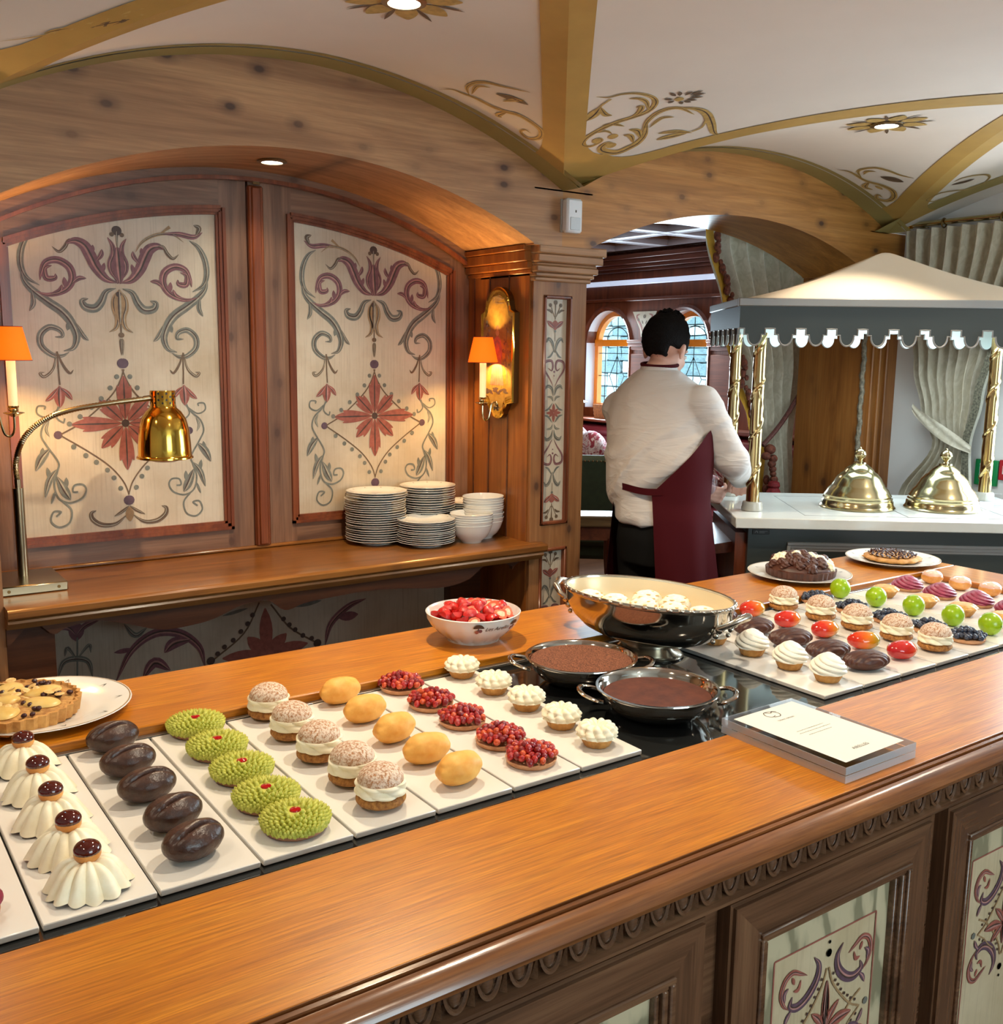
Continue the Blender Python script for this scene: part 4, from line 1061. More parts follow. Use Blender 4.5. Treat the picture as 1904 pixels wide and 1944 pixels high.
g = G(); g.ell((0.001, 0, 0.045), (0.0165, 0.0165, 0.0125), 20, 12); g.build('choux_ball', F_['bun'], t)
g = G(); g.ell((0.001, 0, 0.0500), (0.0168, 0.0168, 0.0115), 20, 12); g.build('caramel_cap', F_['caramel'], t)
place(t, row(0.252, 0.6, spin=1.5), 'draped white cream puff topped with a glossy caramel ball', 'draped cream puffs')

# coffee-bean pastries
t = thing('coffee_bean_pastry', 'x', 'pastry')
g = G()
def beanf(d):
    e = d.y + 0.30 - 0.10 * math.sin(3 * d.x)
    gr = math.exp(-(e / 0.08) ** 2) * max(0, d.z) ** 0.5 * 0.30 * (1 - d.x * d.x)
    return 1 - gr + 0.05 * math.exp(-((abs(e) - 0.26) / 0.15) ** 2) * max(0, d.z) + 0.02 * nz(d, 3) + (0.02 if d.z < -0.5 else 0)
g.ell((0, 0, 0.024), (0.043, 0.031, 0.024), 72, 48, fn=beanf)
g.build('chocolate_shell', F_['bean'], t)
place(t, row(0.385, 0.12, spin=0.15), 'dark brown chocolate pastry shaped like a coffee bean', 'coffee bean pastries')

# pistachio domes
t = thing('pistachio_dome', 'x', 'pastry')
g = G(); g.lathe([(0.0005, 0), (0.038, 0), (0.0425, 0.003), (0.043, 0.007), (0.040, 0.010), (0.0005, 0.010)], 36); g.build('biscuit_base', F_['pist_b'], t)
g = G(); g.ell((0, 0, 0.013), (0.0455, 0.0455, 0.015), 28, 12); bb = g.build('cream_core', F_['pist'], t)
g = G()
cnt = 230
for k in range(cnt):
    rr = math.sqrt((k + 6) / (cnt + 6))
    a = k * 2.399963
    ph = rr * 1.75
    nx, nzv = math.sin(ph), math.cos(ph)
    px, pz = 0.0455 * nx, 0.013 + 0.0150 * nzv
    o = Vector((nx * 0.55, 0, 0.5 + 0.5 * nzv)).normalized()
    up = Vector((0.55, 0, 0.75)).normalized()
    d = (o * 0.5 + up * 0.5).normalized()
    c0 = Vector((px, 0, pz)) - d * 0.002
    side = Vector((0, 1, 0))
    f2 = d.cross(side)
    rad = 0.0043
    L = 0.0112 if nzv > 0 else 0.007
    V = []
    for q, (kk, hh_) in enumerate(((1.0, 0), (0.9, 0.4))):
        for j in range(5):
            b = 2 * PI * j / 5
            V.append(c0 + d * L * hh_ + (side * math.cos(b) + f2 * math.sin(b)) * rad * kk)
    V.append(c0 + d * L)
    R = Matrix.Rotation(a, 3, 'Z')
    g.add([R @ q for q in V], [(j, (j + 1) % 5, 5 + (j + 1) % 5, 5 + j) for j in range(5)] + [(5 + j, 5 + (j + 1) % 5, 10) for j in range(5)])
o = g.build('piped_tips', F_['pist'], t, angle=70); o['kind'] = 'stuff'
g = G(); g.lathe([(0.0005, 0.0305), (0.0075, 0.0295), (0.009, 0.026)], 16); g.build('jam_heart', F_['jam'], t)
place(t, row(0.525, 0, spin=2), 'green pistachio dome of piped tips with red jam heart', 'pistachio domes')

# cream buns (two rows, on two tiles)
t = thing('cream_bun', 'x', 'pastry')
g = G(); g.ell((0, 0, 0.0125), (0.0355, 0.0355, 0.0135), 36, 14, fn=lambda d: 1 + 0.03 * nz(d, 5) + (0.06 if abs(d.z) < 0.6 else 0)); g.build('bun_bottom', F_['craq'], t)
g = G(); ruffle(g, 0.0368, 0.024, 0.019, 7, 9.0, 1.5, amp=0.05, n=96, prof=[(0.6, 0), (0.94, 0.1), (1.0, 0.35), (0.99, 0.65), (0.93, 0.85), (0.5, 0.98), (0.001, 1.0)]); g.build('cream_swirl', F_['cream'], t)
g = G(); g.ell((0, 0, 0.041), (0.0345, 0.0345, 0.0235), 36, 16, fn=lambda d: (1 + 0.02 * nz(d, 6)) * (0.35 if d.z < -0.5 else 1)); g.build('sugared_cap', F_['craq_top'], t)
sp = row(0.661, 0, spin=2)
place(t, sp, 'choux bun with cream beside the pistachio domes', 'cream buns beside the pistachio domes')
for x, y, rz, ex in row(2.093, 0, spin=2):
    dup(t, (x, y, ZT), rz, 'choux bun with cream beside the blueberry tartlets' + ex, 'cream buns beside the blueberry tartlets')

# yellow fruit pastries
t = thing('yellow_fruit_pastry', 'x', 'pastry')
g = G()
def yf_(d):
    return 1 + 0.10 * nz(d + Vector((3, 1, 0)), 1.3) + 0.035 * nz(d, 4) + 0.10 * max(0, d.x) * (1 - abs(d.y)) - 0.07 * max(0, -d.x)
g.ell((0, 0, 0.0245), (0.042, 0.0295, 0.0245), 48, 28, fn=yf_)
g.build('fruit_shell', F_['yellow'], t)
place(t, row(0.798, 0.15, spin=0.25), 'plump yellow pastry shaped and coloured like a fruit', 'yellow fruit pastries')

# wild strawberry tartlets
t = thing('strawberry_tartlet', 'x', 'tart')
g = G(); g.lathe([(0.0005, 0), (0.036, 0), (0.041, 0.004), (0.0425, 0.010), (0.040, 0.010), (0.037, 0.007), (0.0005, 0.007)], 40); g.build('tart_shell', F_['crust_p'], t)
bm_ = []
for c in range(3):
    g = G(); g.ell((0, 0, 0), (0.0058, 0.0058, 0.0078), 10, 7, fn=lambda d: 1 - 0.18 * max(0, d.z)); bm_.append(g.me('wild_strawberry', F_['straw'][c]))
def berries(t, meshes, n, R, z0, dome, size, name, tiltmax, seed):
    rr_ = random.Random(seed)
    for k in range(n):
        rr = math.sqrt((k + 0.5) / n) * R
        a = k * 2.399963
        o = bpy.data.objects.new(name, meshes[rr_.choice((0, 0, 1, 2) if len(meshes) > 1 else (0,))]); COL.objects.link(o)
        o.parent = t
        o.location = (rr * math.cos(a), rr * math.sin(a), z0 + dome * (1 - (rr / R) ** 2) + rr_.uniform(-0.0015, 0.002))
        tt = tiltmax * rr / R
        o.rotation_euler = (rr_.uniform(-0.5, 0.5) - tt * math.sin(a), rr_.uniform(-0.5, 0.5) + tt * math.cos(a), rr_.uniform(0, 6))
        s_ = size * rr_.uniform(0.88, 1.14)
        o.scale = (s_, s_, s_)
berries(t, bm_, 50, 0.0415, 0.0175, 0.007, 1.0, 'wild_strawberry', 0.9, 3)
berries(t, bm_, 12, 0.020, 0.027, 0.004, 1.0, 'wild_strawberry', 0.5, 4)
place(t, row(0.940, 0.0, spin=3), 'tartlet heaped with tiny red wild strawberries', 'wild strawberry tartlets')

# frilled cream tartlets
t = thing('cream_tartlet', 'x', 'tart')
g = G(); fluted(g, 0.021, 0.029, 0.019, 12); g.build('tart_shell', F_['crust'], t)
g = G(); ruffle(g, 0.0335, 0.024, 0.015, 11, 4.5, 2.6, amp=0.075, peak=0.20, n=99, prof=[(0.7, 0), (0.98, 0.15), (1.0, 0.4), (0.93, 0.7), (0.74, 0.92), (0.5, 1.0), (0.3, 0.88), (0.001, 0.8)]); g.build('piped_cream', F_['cream'], t)
place(t, row(1.080, 0, spin=3), 'small fluted tartlet with a frilled crown of yellowish cream', 'frilled cream tartlets')

# raspberry flower (mostly out of the frame)
t = thing('raspberry_tartlet', 'x', 'tart')
g = G(); g.lathe([(0.0005, 0), (0.036, 0), (0.041, 0.004), (0.042, 0.009), (0.0005, 0.009)], 32); g.build('tart_shell', F_['crust_p'], t)
g = G()
for k in range(7):
    a = 2 * PI * k / 7
    g.ell((0.028 * math.cos(a), 0.028 * math.sin(a), 0.018), (0.019, 0.016, 0.015), 18, 10, rot=a)
g.ell((0, 0, 0.022), (0.02, 0.02, 0.016), 18, 10)
g.build('raspberry_petals', F_['rasp'], t)
place(t, row(0.110, 0, n=3, spin=1), 'magenta raspberry flower tartlet next to the cream puffs', 'raspberry tartlets')

# right-hand group -------------------------------------------------
t = thing('cream_swirl_tartlet', 'x', 'tart')
g = G(); fluted(g, 0.023, 0.031, 0.021, 12); g.build('tart_shell', F_['crust'], t)
g = G(); ruffle(g, 0.0365, 0.044, 0.016, 5, 27.0, 0.0, amp=0.065, n=108, prof=[(0.72, 0), (0.97, 0.1), (1.0, 0.25), (0.94, 0.42), (0.8, 0.6), (0.6, 0.76), (0.38, 0.9), (0.14, 1.0), (0.001, 1.0)]); g.build('piped_cream', F_['cream_w'], t)
place(t, row(1.708, 0, spin=3), 'fluted tartlet with a tall swirl of white cream', 'tall cream swirl tartlets')

t = thing('chocolate_eclair', 'x', 'pastry')
g = G()
def ribs(u, v):
    a, b = 2 * PI * u, PI * v
    d = Vector((math.cos(a) * math.sin(b), math.sin(a) * math.sin(b), -math.cos(b)))
    k = 1.0
    if d.z > -0.25:
        k += 0.035 * math.sin(26 * d.y + 5 * d.x * d.x + 1.5 * nz(d, 2.5)) + 0.03 * nz(d, 4)
    return (d.x * 0.052 * k, d.y * 0.033 * k, max(0.0, 0.020 + d.z * 0.021 * k))
g.grid(ribs, 84, 40, cu=True)
g.build('chocolate_cream', F_['choc'], t)
place(t, row(1.838, -0.25, spin=0.15), 'oval dark chocolate pastry with piped ridges', 'ridged chocolate pastries')

t = thing('glazed_fruit_pastry', 'x', 'pastry')
g = G(); g.ell((0, 0, 0.021), (0.038, 0.026, 0.021), 40, 24, fn=lambda d: 1 + 0.05 * nz(d, 1.5)); g.build('glazed_shell', F_['mango'], t)
place(t, row(1.967, -0.3, spin=0.35), 'glossy red orange and green glazed fruit pastry', 'glazed fruit pastries')

t = thing('blueberry_tartlet', 'x', 'tart')
g = G(); g.lathe([(0.0005, 0), (0.036, 0), (0.041, 0.004), (0.042, 0.010), (0.040, 0.010), (0.0005, 0.008)], 36); g.build('tart_shell', F_['crust_p'], t)
g = G(); g.ell((0, 0, 0), (0.0068, 0.0068, 0.0064), 12, 8, fn=lambda d: 1 - (0.22 if d.z > 0.93 else 0)); bl = [g.me('blueberry', F_['blue'])]
berries(t, bl, 38, 0.040, 0.0155, 0.005, 1.0, 'blueberry', 0.7, 8)
berries(t, bl, 9, 0.018, 0.026, 0.002, 1.0, 'blueberry', 0.4, 9)
place(t, row(2.230, 0, spin=3), 'tartlet covered with dusky blueberries', 'blueberry tartlets')

t = thing('lime', 'x', 'fruit')
g = G(); g.ell((0, 0, 0.0275), (0.0280, 0.0272, 0.0278), 36, 22, fn=lambda d: 1 + 0.06 * max(0, d.x - 0.93) * 10 * 0.5 + 0.008 * nz(d, 3)); g.build('peel', F_['lime'], t)
g = G(); g.ell((0.0285, 0, 0.0275), (0.0015, 0.003, 0.003), 8, 6); g.build('stem_scar', plain('lime_scar', srgb(120, 140, 40), 0.6), t)
place(t, row(2.331, 0, spin=3), 'glossy bright green lime', 'limes')

t = thing('caramel_tartlet', 'x', 'tart')
g = G(); fluted(g, 0.020, 0.032, 0.022, 14); g.build('tart_shell', F_['crust'], t)
g = G(); ruffle(g, 0.034, 0.014, 0.019, 11, 3.0, 1.0, amp=0.05, prof=[(0.9, 0), (1.0, 0.3), (0.93, 0.7), (0.7, 0.95), (0.001, 1.0)]); g.build('caramel_frill', F_['nut'], t)
place(t, [(2.447, 1.262, 0.2, ', first from the front edge'), (2.445, 1.372, 1, ', second from the front edge'), (2.444, 1.480, 2, ', third from the front edge'), (2.452, 1.605, 0.7, ', fourth, beside the back rail')], 'small tartlet with caramel cream behind the limes', 'caramel tartlets')

t = thing('berry_cream_tartlet', 'x', 'tart')
g = G(); g.lathe([(0.0005, 0), (0.038, 0), (0.042, 0.004), (0.043, 0.010), (0.0005, 0.010)], 36); g.build('tart_shell', F_['crust_p'], t)
g = G(); ruffle(g, 0.043, 0.034, 0.009, 7, 26.0, 0.0, amp=0.065, n=119, prof=[(0.95, 0), (1.0, 0.12), (0.92, 0.32), (0.74, 0.55), (0.5, 0.76), (0.26, 0.93), (0.001, 1.0)]); g.build('piped_cream', F_['purple'], t)
place(t, [(2.578, 1.312, 0.2, ', first from the front edge'), (2.583, 1.413, 1, ', second from the front edge'), (2.580, 1.519, 2, ', third from the front edge'), (2.588, 1.625, 0.7, ', fourth, beside the back rail')], 'tartlet with a purple cone of piped berry cream', 'purple berry tartlets')

t = thing('glazed_bun', 'x', 'pastry')
g = G(); g.ell((0, 0, 0.019), (0.0305, 0.0305, 0.020), 32, 18, fn=lambda d: 1 + 0.03 * nz(d, 2)); g.build('bun', F_['bun'], t)
g = G(); g.ell((0, 0, 0.0265), (0.0285, 0.0285, 0.0150), 32, 14, fn=lambda d: (1 + 0.05 * nz(d, 2)) * (0.8 if d.z < -0.3 else 1)); g.build('pink_icing', F_['glaze'], t)
place(t, [(2.712, 1.362, 0.2, ', first from the front edge'), (2.718, 1.452, 1, ', second from the front edge'), (2.716, 1.540, 2, ', third from the front edge'), (2.722, 1.632, 0.7, ', fourth, beside the back rail')], 'golden bun with shiny pink icing at the counter end', 'pink iced buns')

# ---------------------------------------------------------------- lettering
def lettering(body, size, name, mat_, parent, fn, shear=0.0):
    """real letter shapes from the built-in font, each vertex carried to its place by fn(x, y)"""
    cu = bpy.data.curves.new('lettering', 'FONT')
    cu.body, cu.size, cu.shear, cu.align_x = body, size, shear, 'CENTER'
    cu.resolution_u = 3
    tmp = bpy.data.objects.new('lettering', cu)
    COL.objects.link(tmp)
    dg = bpy.context.evaluated_depsgraph_get()
    me = bpy.data.meshes.new_from_object(tmp.evaluated_get(dg))
    bpy.data.objects.remove(tmp)
    for v in me.vertices:
        v.co = fn(v.co.x, v.co.y)
    me.materials.clear(); me.materials.append(mat_)
    o = bpy.data.objects.new(name, me); COL.objects.link(o); o.parent = parent
    return o

# ---------------------------------------------------------------- plates and bowls
def plate_mesh(r, name='plate', n=48):
    g = G()
    g.lathe([(0.0005, 0.004), (r * 0.62, 0.004), (r * 0.70, 0.007), (r * 0.97, 0.0150), (r, 0.0165), (r * 0.995, 0.0175), (r * 0.96, 0.0172), (r * 0.69, 0.0100), (r * 0.60, 0.0068), (0.0005, 0.0062)], n)
    g.lathe([(r * 0.50, 0.004), (r * 0.50, 0.0), (r * 0.54, 0.0), (r * 0.55, 0.005)], n)
    g.lathe([(r * 0.985, 0.01775), (r * 0.972, 0.01765)], n, mi=1)
    # small sprigs printed round the rim
    for k in range(10):
        a = 2 * PI * k / 10
        for d in (-0.02, 0.02):
            p = Paint(lambda u, v, l: (u * math.cos(v), u * math.sin(v), 0.0100 + (u - r * 0.69) / (r * 0.27) * 0.0072 + 0.0003))
            p.ribbon([(r * 0.80, a + d * 2), (r * 0.87, a + d * 0.2), (r * 0.84, a - d)], 0.006 if False else 0.006, 't', 0, n=4)
            V, F = p.g.v, p.g.f
            g.add(V, F, 2)
    return g
def plate(r, label, loc, group, rot=0.0):
    o = plate_mesh(r).build('plate', [M['porcelain'], M['plate_rim'], M['oG']], None, loc, rot)
    return tag(o, label, 'plate', group)

STACKS = [(1.639, 3.085, 0.107, 22, 0.0080, 'tall stack beside the painted door panel', 'plates in the tall stack'),
          (1.765, 2.955, 0.102, 12, 0.0070, 'low stack at the ledge edge', 'plates in the low stack'),
          (1.857, 3.098, 0.102, 22, 0.0082, 'stack half hidden behind the low stack', 'plates in the half hidden stack'),
          (2.008, 3.105, 0.078, 14, 0.0078, 'small stack behind the two bowl stacks', 'small plates behind the bowls')]
for sx, sy, r, n, dz, txt, grp in STACKS:
    me = None
    for k in range(n):
        dx, dy = rnd.uniform(-0.002, 0.002), rnd.uniform(-0.002, 0.002)
        if r == 0.107 and 14 <= k < 19:
            dx -= 0.004
        if r == 0.107 and k >= 19:
            dx += 0.004
        lab = 'white plate, %s from the top of the %s' % (ORD[n - 1 - k], txt) if k < n - 1 else 'white plate with gilt rim on top of the ' + txt
        if me is None:
            o = plate(r, lab, (sx, sy, 0.90), grp)
            me = o.data
        else:
            o = bpy.data.objects.new('plate', me); COL.objects.link(o)
            o.location = (sx + dx, sy + dy, 0.90 + dz * k); o.rotation_euler = (rnd.uniform(-0.012, 0.012), rnd.uniform(-0.012, 0.012), rnd.uniform(0, 6))
            tag(o, lab, 'plate', grp)
g = G(); r = 0.077
g.lathe([(0.0005, 0.004), (0.030, 0.004), (0.031, 0.0), (0.036, 0.0), (0.038, 0.006), (0.056, 0.020), (0.068, 0.040), (0.074, 0.058), (0.077, 0.0655), (0.0755, 0.0665), (0.0725, 0.058), (0.066, 0.042), (0.054, 0.024), (0.034, 0.010), (0.0005, 0.009)], 44)
bowl_me = g.me('bowl', M['porcelain'])
for sx, sy, n, dz, s_, txt, grp in ((1.928, 2.915, 6, 0.0078, 1.0, 'front bowl stack', 'bowls in the front stack'), (2.012, 2.965, 9, 0.0085, 0.98, 'bowl stack against the niche cheek', 'bowls in the stack by the cheek')):
    z = 0.90
    for k in range(n):
        o = bpy.data.objects.new('bowl', bowl_me); COL.objects.link(o)
        o.location = (sx + rnd.uniform(-0.0015, 0.0015), sy + rnd.uniform(-0.0015, 0.0015), z); o.scale = (s_, s_, s_)
        o.rotation_euler = (rnd.uniform(-0.015, 0.015), rnd.uniform(-0.015, 0.015), 0)
        z += dz + (0.007 if n == 9 and k in (0, 1, 2) else 0)
        tag(o, 'white bowl on top of the ' + txt if k == n - 1 else 'white bowl, %s from the top of the %s' % (ORD[n - 1 - k], txt), 'bowl', grp)

# ---------------------------------------------------------------- strawberry bowl
t = thing('serving_bowl', 'white lobed porcelain bowl with red berry emblem and lettering, full of cut strawberries', 'bowl', (1.228, 1.846, 0.92))
g = G()
def lob(a, j, r, z):
    return 1 + (0.012 * math.cos(16 * a) if 0.004 < z < 0.055 else 0)
pr = [(0.0005, 0.004), (0.052, 0.004), (0.054, 0.0), (0.060, 0.0), (0.062, 0.006), (0.078, 0.018), (0.096, 0.036), (0.105, 0.052), (0.1075, 0.063), (0.109, 0.066), (0.107, 0.0675), (0.104, 0.062), (0.100, 0.050), (0.090, 0.034), (0.070, 0.018), (0.0005, 0.012)]
g.lathe(pr, 96, rf=lob)
g.build('bowl_body', M['porcelain'], t)
def onbowl(x, y):
    a = -1.60 + x / 0.105
    z = 0.044 + y
    rr = 0.0968 + (z - 0.036) / 0.016 * 0.0088 + 0.0014
    return Vector((rr * math.cos(a), rr * math.sin(a), z))
ink = plain('dark_script', srgb(46, 40, 42), 0.4)
lettering('Les Airelles', 0.0135, 'lettering', ink, t, onbowl, 0.35)
p = Paint(lambda u, v, l: tuple(onbowl(u, v) * 1.0))
for sg in (-1, 1):
    x0 = sg * 0.046
    p.ribbon([(x0 - 0.012, 0.008), (x0, 0.013), (x0 + 0.012, 0.008)], 0.010, 't', OK.index('K'))
    p.ribbon([(x0, 0.008), (x0 + sg * 0.002, 0.0)], 0.002, 'c', OK.index('K'))
    p.dot((x0 - 0.004, -0.002), 0.009, OK.index('R')); p.dot((x0 + 0.004, 0.001), 0.009, OK.index('P'))
p.build(t, 'berry_emblem')
def straw_piece():
    g = G()
    prof = [(0.0005, -0.016), (0.006, -0.0135), (0.0115, -0.004), (0.0125, 0.004), (0.010, 0.0095), (0.0005, 0.011)]
    n = 9
    V = []
    for r_, z in prof:
        for i in range(n + 1):
            a = PI * i / n
            V.append((r_ * math.cos(a), r_ * math.sin(a), z))
    F = []
    for j in range(len(prof) - 1):
        for i in range(n):
            F.append((j * (n + 1) + i, j * (n + 1) + i + 1, (j + 1) * (n + 1) + i + 1, (j + 1) * (n + 1) + i))
    g.add(V, F, 0)
    cut = [(-r_, z) for r_, z in prof] + [(r_, z) for r_, z in reversed(prof)]
    g.add([(x, 0, z) for x, z in cut], [tuple(range(len(cut)))], 1)
    g.add([(x * 0.55, -0.0002, z * 0.6) for x, z in cut], [tuple(range(len(cut)))], 2)
    return g
F_['berry'] = food('strawberry_skin', srgb(176, 14, 16), srgb(206, 36, 28), 60, 0.2, 0.6, 500, 0.0015, coat=0.4)
F_['cut'] = food('strawberry_cut_face', srgb(214, 70, 48), srgb(232, 128, 96), 90, 0.3, 0.1)
F_['core'] = food('strawberry_core', srgb(236, 170, 140), srgb(244, 206, 176), 120, 0.4, 0.0)
sm = straw_piece().me('cut_strawberry', [F_['berry'], F_['cut'], F_['core']], angle=50)
rr_ = random.Random(5)
for k in range(44):
    q = math.sqrt((k + 0.5) / 44) * 0.083
    a = k * 2.399963
    o = bpy.data.objects.new('cut_strawberry', sm); COL.objects.link(o)
    o.location = (1.228 + q * math.cos(a), 1.846 + q * math.sin(a), 0.92 + 0.060 + 0.013 * (1 - (q / 0.083) ** 2) + rr_.uniform(-0.003, 0.004))
    o.rotation_euler = ((-1.57 + rr_.uniform(-0.75, 0.75)) if k % 2 else rr_.uniform(0.6, 2.4), rr_.uniform(-0.7, 0.7), rr_.uniform(0, 6.28))
    s_ = rr_.uniform(0.95, 1.3)
    o.scale = (s_, s_, s_)
    tag(o, 'cut piece of red strawberry heaped in the white bowl', 'fruit', 'cut strawberries in the bowl')
g = G(); g.lathe([(0.0005, 0.050), (0.06, 0.050), (0.097, 0.048)], 32)
o = g.build('crushed_strawberry', F_['berry'], None, (1.228, 1.846, 0.92)); o['kind'] = 'stuff'
tag(o, 'red strawberry juice and crushed fruit under the cut strawberries', 'fruit')

# ---------------------------------------------------------------- oval silver dish with meringues
OA = -1.32
t = thing('oval_silver_dish', 'large oval polished silver serving dish on a foot with scrolled handles, holding meringues', 'dish', (1.545, 1.612, ZI), OA)
A_, B_ = 0.214, 0.130
def oval(g, prof, n=72, mi=0):
    m = len(prof) - 1
    def fn(u, v):
        k, z = prof[int(round(v * m))]
        a = 2 * PI * u
        e = 1.0
        return (A_ * k * math.cos(a) * e, B_ * k * math.sin(a), z)
    g.grid(fn, n, m, cu=True, mi=mi)
g = G()
oval(g, [(0.30, 0.028), (0.42, 0.030), (0.58, 0.038), (0.74, 0.052), (0.87, 0.074), (0.94, 0.096), (0.965, 0.110), (0.975, 0.126), (0.985, 0.133)])
g.build('dish_body', M['silver'], t)
g = G(); oval(g, [(0.965, 0.138), (0.945, 0.128), (0.93, 0.112), (0.88, 0.090), (0.76, 0.070), (0.5, 0.060), (0.001, 0.058)])
g.build('inner_lining', plain('warm_reflecting_silver', srgb(238, 222, 186), 0.3, 0.25), t)  # silver inside; the warm reflection it shows is put into this cream colour
g = G()
oval(g, [(0.978, 0.130), (0.995, 0.133), (1.0, 0.138), (0.985, 0.1425), (0.965, 0.141), (0.962, 0.137)])
for k in range(46):
    a = 2 * PI * k / 46
    g.ell((A_ * 0.992 * math.cos(a), B_ * 0.99 * math.sin(a), 0.1385), (0.008, 0.0035, 0.004), 8, 5, rot=math.atan2(B_ * math.cos(a), -A_ * math.sin(a)))
g.build('beaded_rim', M['silver_worn'], t)
g = G()
g.lathe([(0.078, 0.0), (0.080, 0.003), (0.076, 0.007), (0.070, 0.008), (0.060, 0.012), (0.052, 0.020), (0.055, 0.030), (0.062, 0.034)], 48, sx=1.15, sy=0.92)
g.build('foot', M['silver_worn'], t)
for sg in (1, -1):
    g = G()
    path = [(0.198, -0.034, 0.098), (0.218, -0.036, 0.108), (0.240, -0.026, 0.122), (0.250, 0.0, 0.128), (0.240, 0.026, 0.122), (0.218, 0.036, 0.108), (0.198, 0.034, 0.098)]
    g.tube([(x * sg, y * sg, z) for x, y, z in [(p_.x, p_.y, 0) for p_ in []]] or [(q[0] * sg, q[1] * sg, q[2]) for q in path], [0.006, 0.0065, 0.0075, 0.009, 0.0075, 0.0065, 0.006], 10)
    for y in (-0.034, 0.034):
        for dx, dz, rr in ((0.0, 0.0, 0.009), (-0.008, -0.014, 0.0075), (-0.014, -0.028, 0.006)):
            g.ell(((0.203 + dx) * sg, y * sg, 0.097 + dz), (rr, rr * 0.8, rr), 10, 7)
    g.build('scroll_handle', M['silver_worn'], t)
F_['mer'] = food('sugar_dusted_meringue', srgb(238, 226, 200), srgb(250, 246, 232), 120, 0.75, 0.5, 140, 0.002)
F_['alm'] = food('toasted_almond', srgb(206, 158, 86), srgb(232, 200, 140), 120, 0.5, 0.1)
t = thing('meringue', 'x', 'pastry')
g = G(); g.ell((0, 0, 0.022), (0.036, 0.036, 0.026), 28, 16, fn=lambda d: 1 + 0.05 * nz(d, 3.5)); g.build('meringue_dome', F_['mer'], t)
g = G()
for k in range(12):
    a, b = k * 2.4, 0.25 + 0.85 * math.sqrt(k / 12)
    d = Vector((math.sin(b) * math.cos(a), math.sin(b) * math.sin(a), math.cos(b)))
    g.ell((d.x * 0.0345, d.y * 0.0345, 0.022 + d.z * 0.0245), (0.008, 0.005, 0.0012), 8, 5, rot=k * 1.3)
g.build('almond_flakes', F_['alm'], t)
MS = [(1.489, 1.745), (1.513, 1.683), (1.543, 1.618), (1.571, 1.552), (1.60, 1.492), (1.600, 1.668), (1.625, 1.60)]
for i, (x, y) in enumerate(MS):
    lab = 'almond-flaked white meringue, %s from the strawberry bowl end of the silver dish' % ORD[i] if i < 5 else 'almond-flaked white meringue at the %s of the dish, behind the row' % ('strawberry end' if i == 5 else 'pot end')
    if i == 0:
        t.location = (x, y, ZI + 0.078); t['label'] = lab; t['group'] = 'meringues in the silver dish'
    else:
        dup(t, (x, y, ZI + 0.078), i * 1.1, lab, 'meringues in the silver dish')

# ---------------------------------------------------------------- two round pots
def pot(loc, rot, label):
    t = thing('silver_pot', label, 'dish', loc, rot)
    g = G()
    g.lathe([(0.0005, 0.001), (0.050, 0.001), (0.066, 0.004), (0.086, 0.015), (0.102, 0.032), (0.108, 0.046), (0.1085, 0.051)], 64)
    g.build('pot_body', M['silver'], t)
    g = G(); g.lathe([(0.1085, 0.050), (0.113, 0.0520), (0.1165, 0.0545), (0.116, 0.0565), (0.111, 0.0565), (0.107, 0.053), (0.105, 0.046), (0.098, 0.033), (0.080, 0.017), (0.0005, 0.012)], 64)
    g.build('rolled_rim', M['silver'], t)
    for sg in (1, -1):
        g = G()
        P = [(0.106 * sg, 0.036, 0.036), (0.121 * sg, 0.038, 0.040), (0.141 * sg, 0.028, 0.046), (0.149 * sg, 0.0, 0.049), (0.141 * sg, -0.028, 0.046), (0.121 * sg, -0.038, 0.040), (0.106 * sg, -0.036, 0.036)]
        C3 = []
        for i in range(len(P) - 1):
            for q in range(4):
                C3.append(Vector(P[i]).lerp(Vector(P[i + 1]), q / 4))
        C3.append(Vector(P[-1]))
        for _ in range(2):
            C3 = [C3[0]] + [(C3[i - 1] + C3[i] * 2 + C3[i + 1]) / 4 for i in range(1, len(C3) - 1)] + [C3[-1]]
        g.tube(C3, 0.0052, 10, flat=0.75)
        g.build('loop_handle', M['silver'], t)
    return t
pot((1.284, 1.302, ZI), -0.62, 'round polished silver pot with loop handles, filled with smooth dark cocoa dessert')
pot((1.287, 1.530, ZI), -0.62, 'round polished silver pot with loop handles, filled with crumbly cocoa dessert')
F_['cocoa'] = food('cocoa_powder', srgb(70, 28, 14), srgb(92, 42, 24), 30, 0.85, 0.12, 120, 0.002)
F_['crumb'] = food('cocoa_crumb', srgb(92, 50, 32), srgb(156, 96, 66), 420, 0.9, 1.0, 420, 0.004, stops=(0.42, 0.58))
g = G(); g.lathe([(0.0005, 0.041), (0.09, 0.0405), (0.101, 0.0405)], 48); o = g.build('cocoa_dessert', F_['cocoa'], None, (1.284, 1.302, ZI)); tag(o, 'smooth dark cocoa dessert in the front silver pot', 'dessert'); o['kind'] = 'stuff'
g = G(); g.lathe([(0.0005, 0.052), (0.06, 0.0515), (0.095, 0.050), (0.1045, 0.048)], 48); o = g.build('cocoa_crumble_dessert', F_['crumb'], None, (1.287, 1.530, ZI)); tag(o, 'crumbly brown cocoa dessert in the silver pot behind', 'dessert'); o['kind'] = 'stuff'

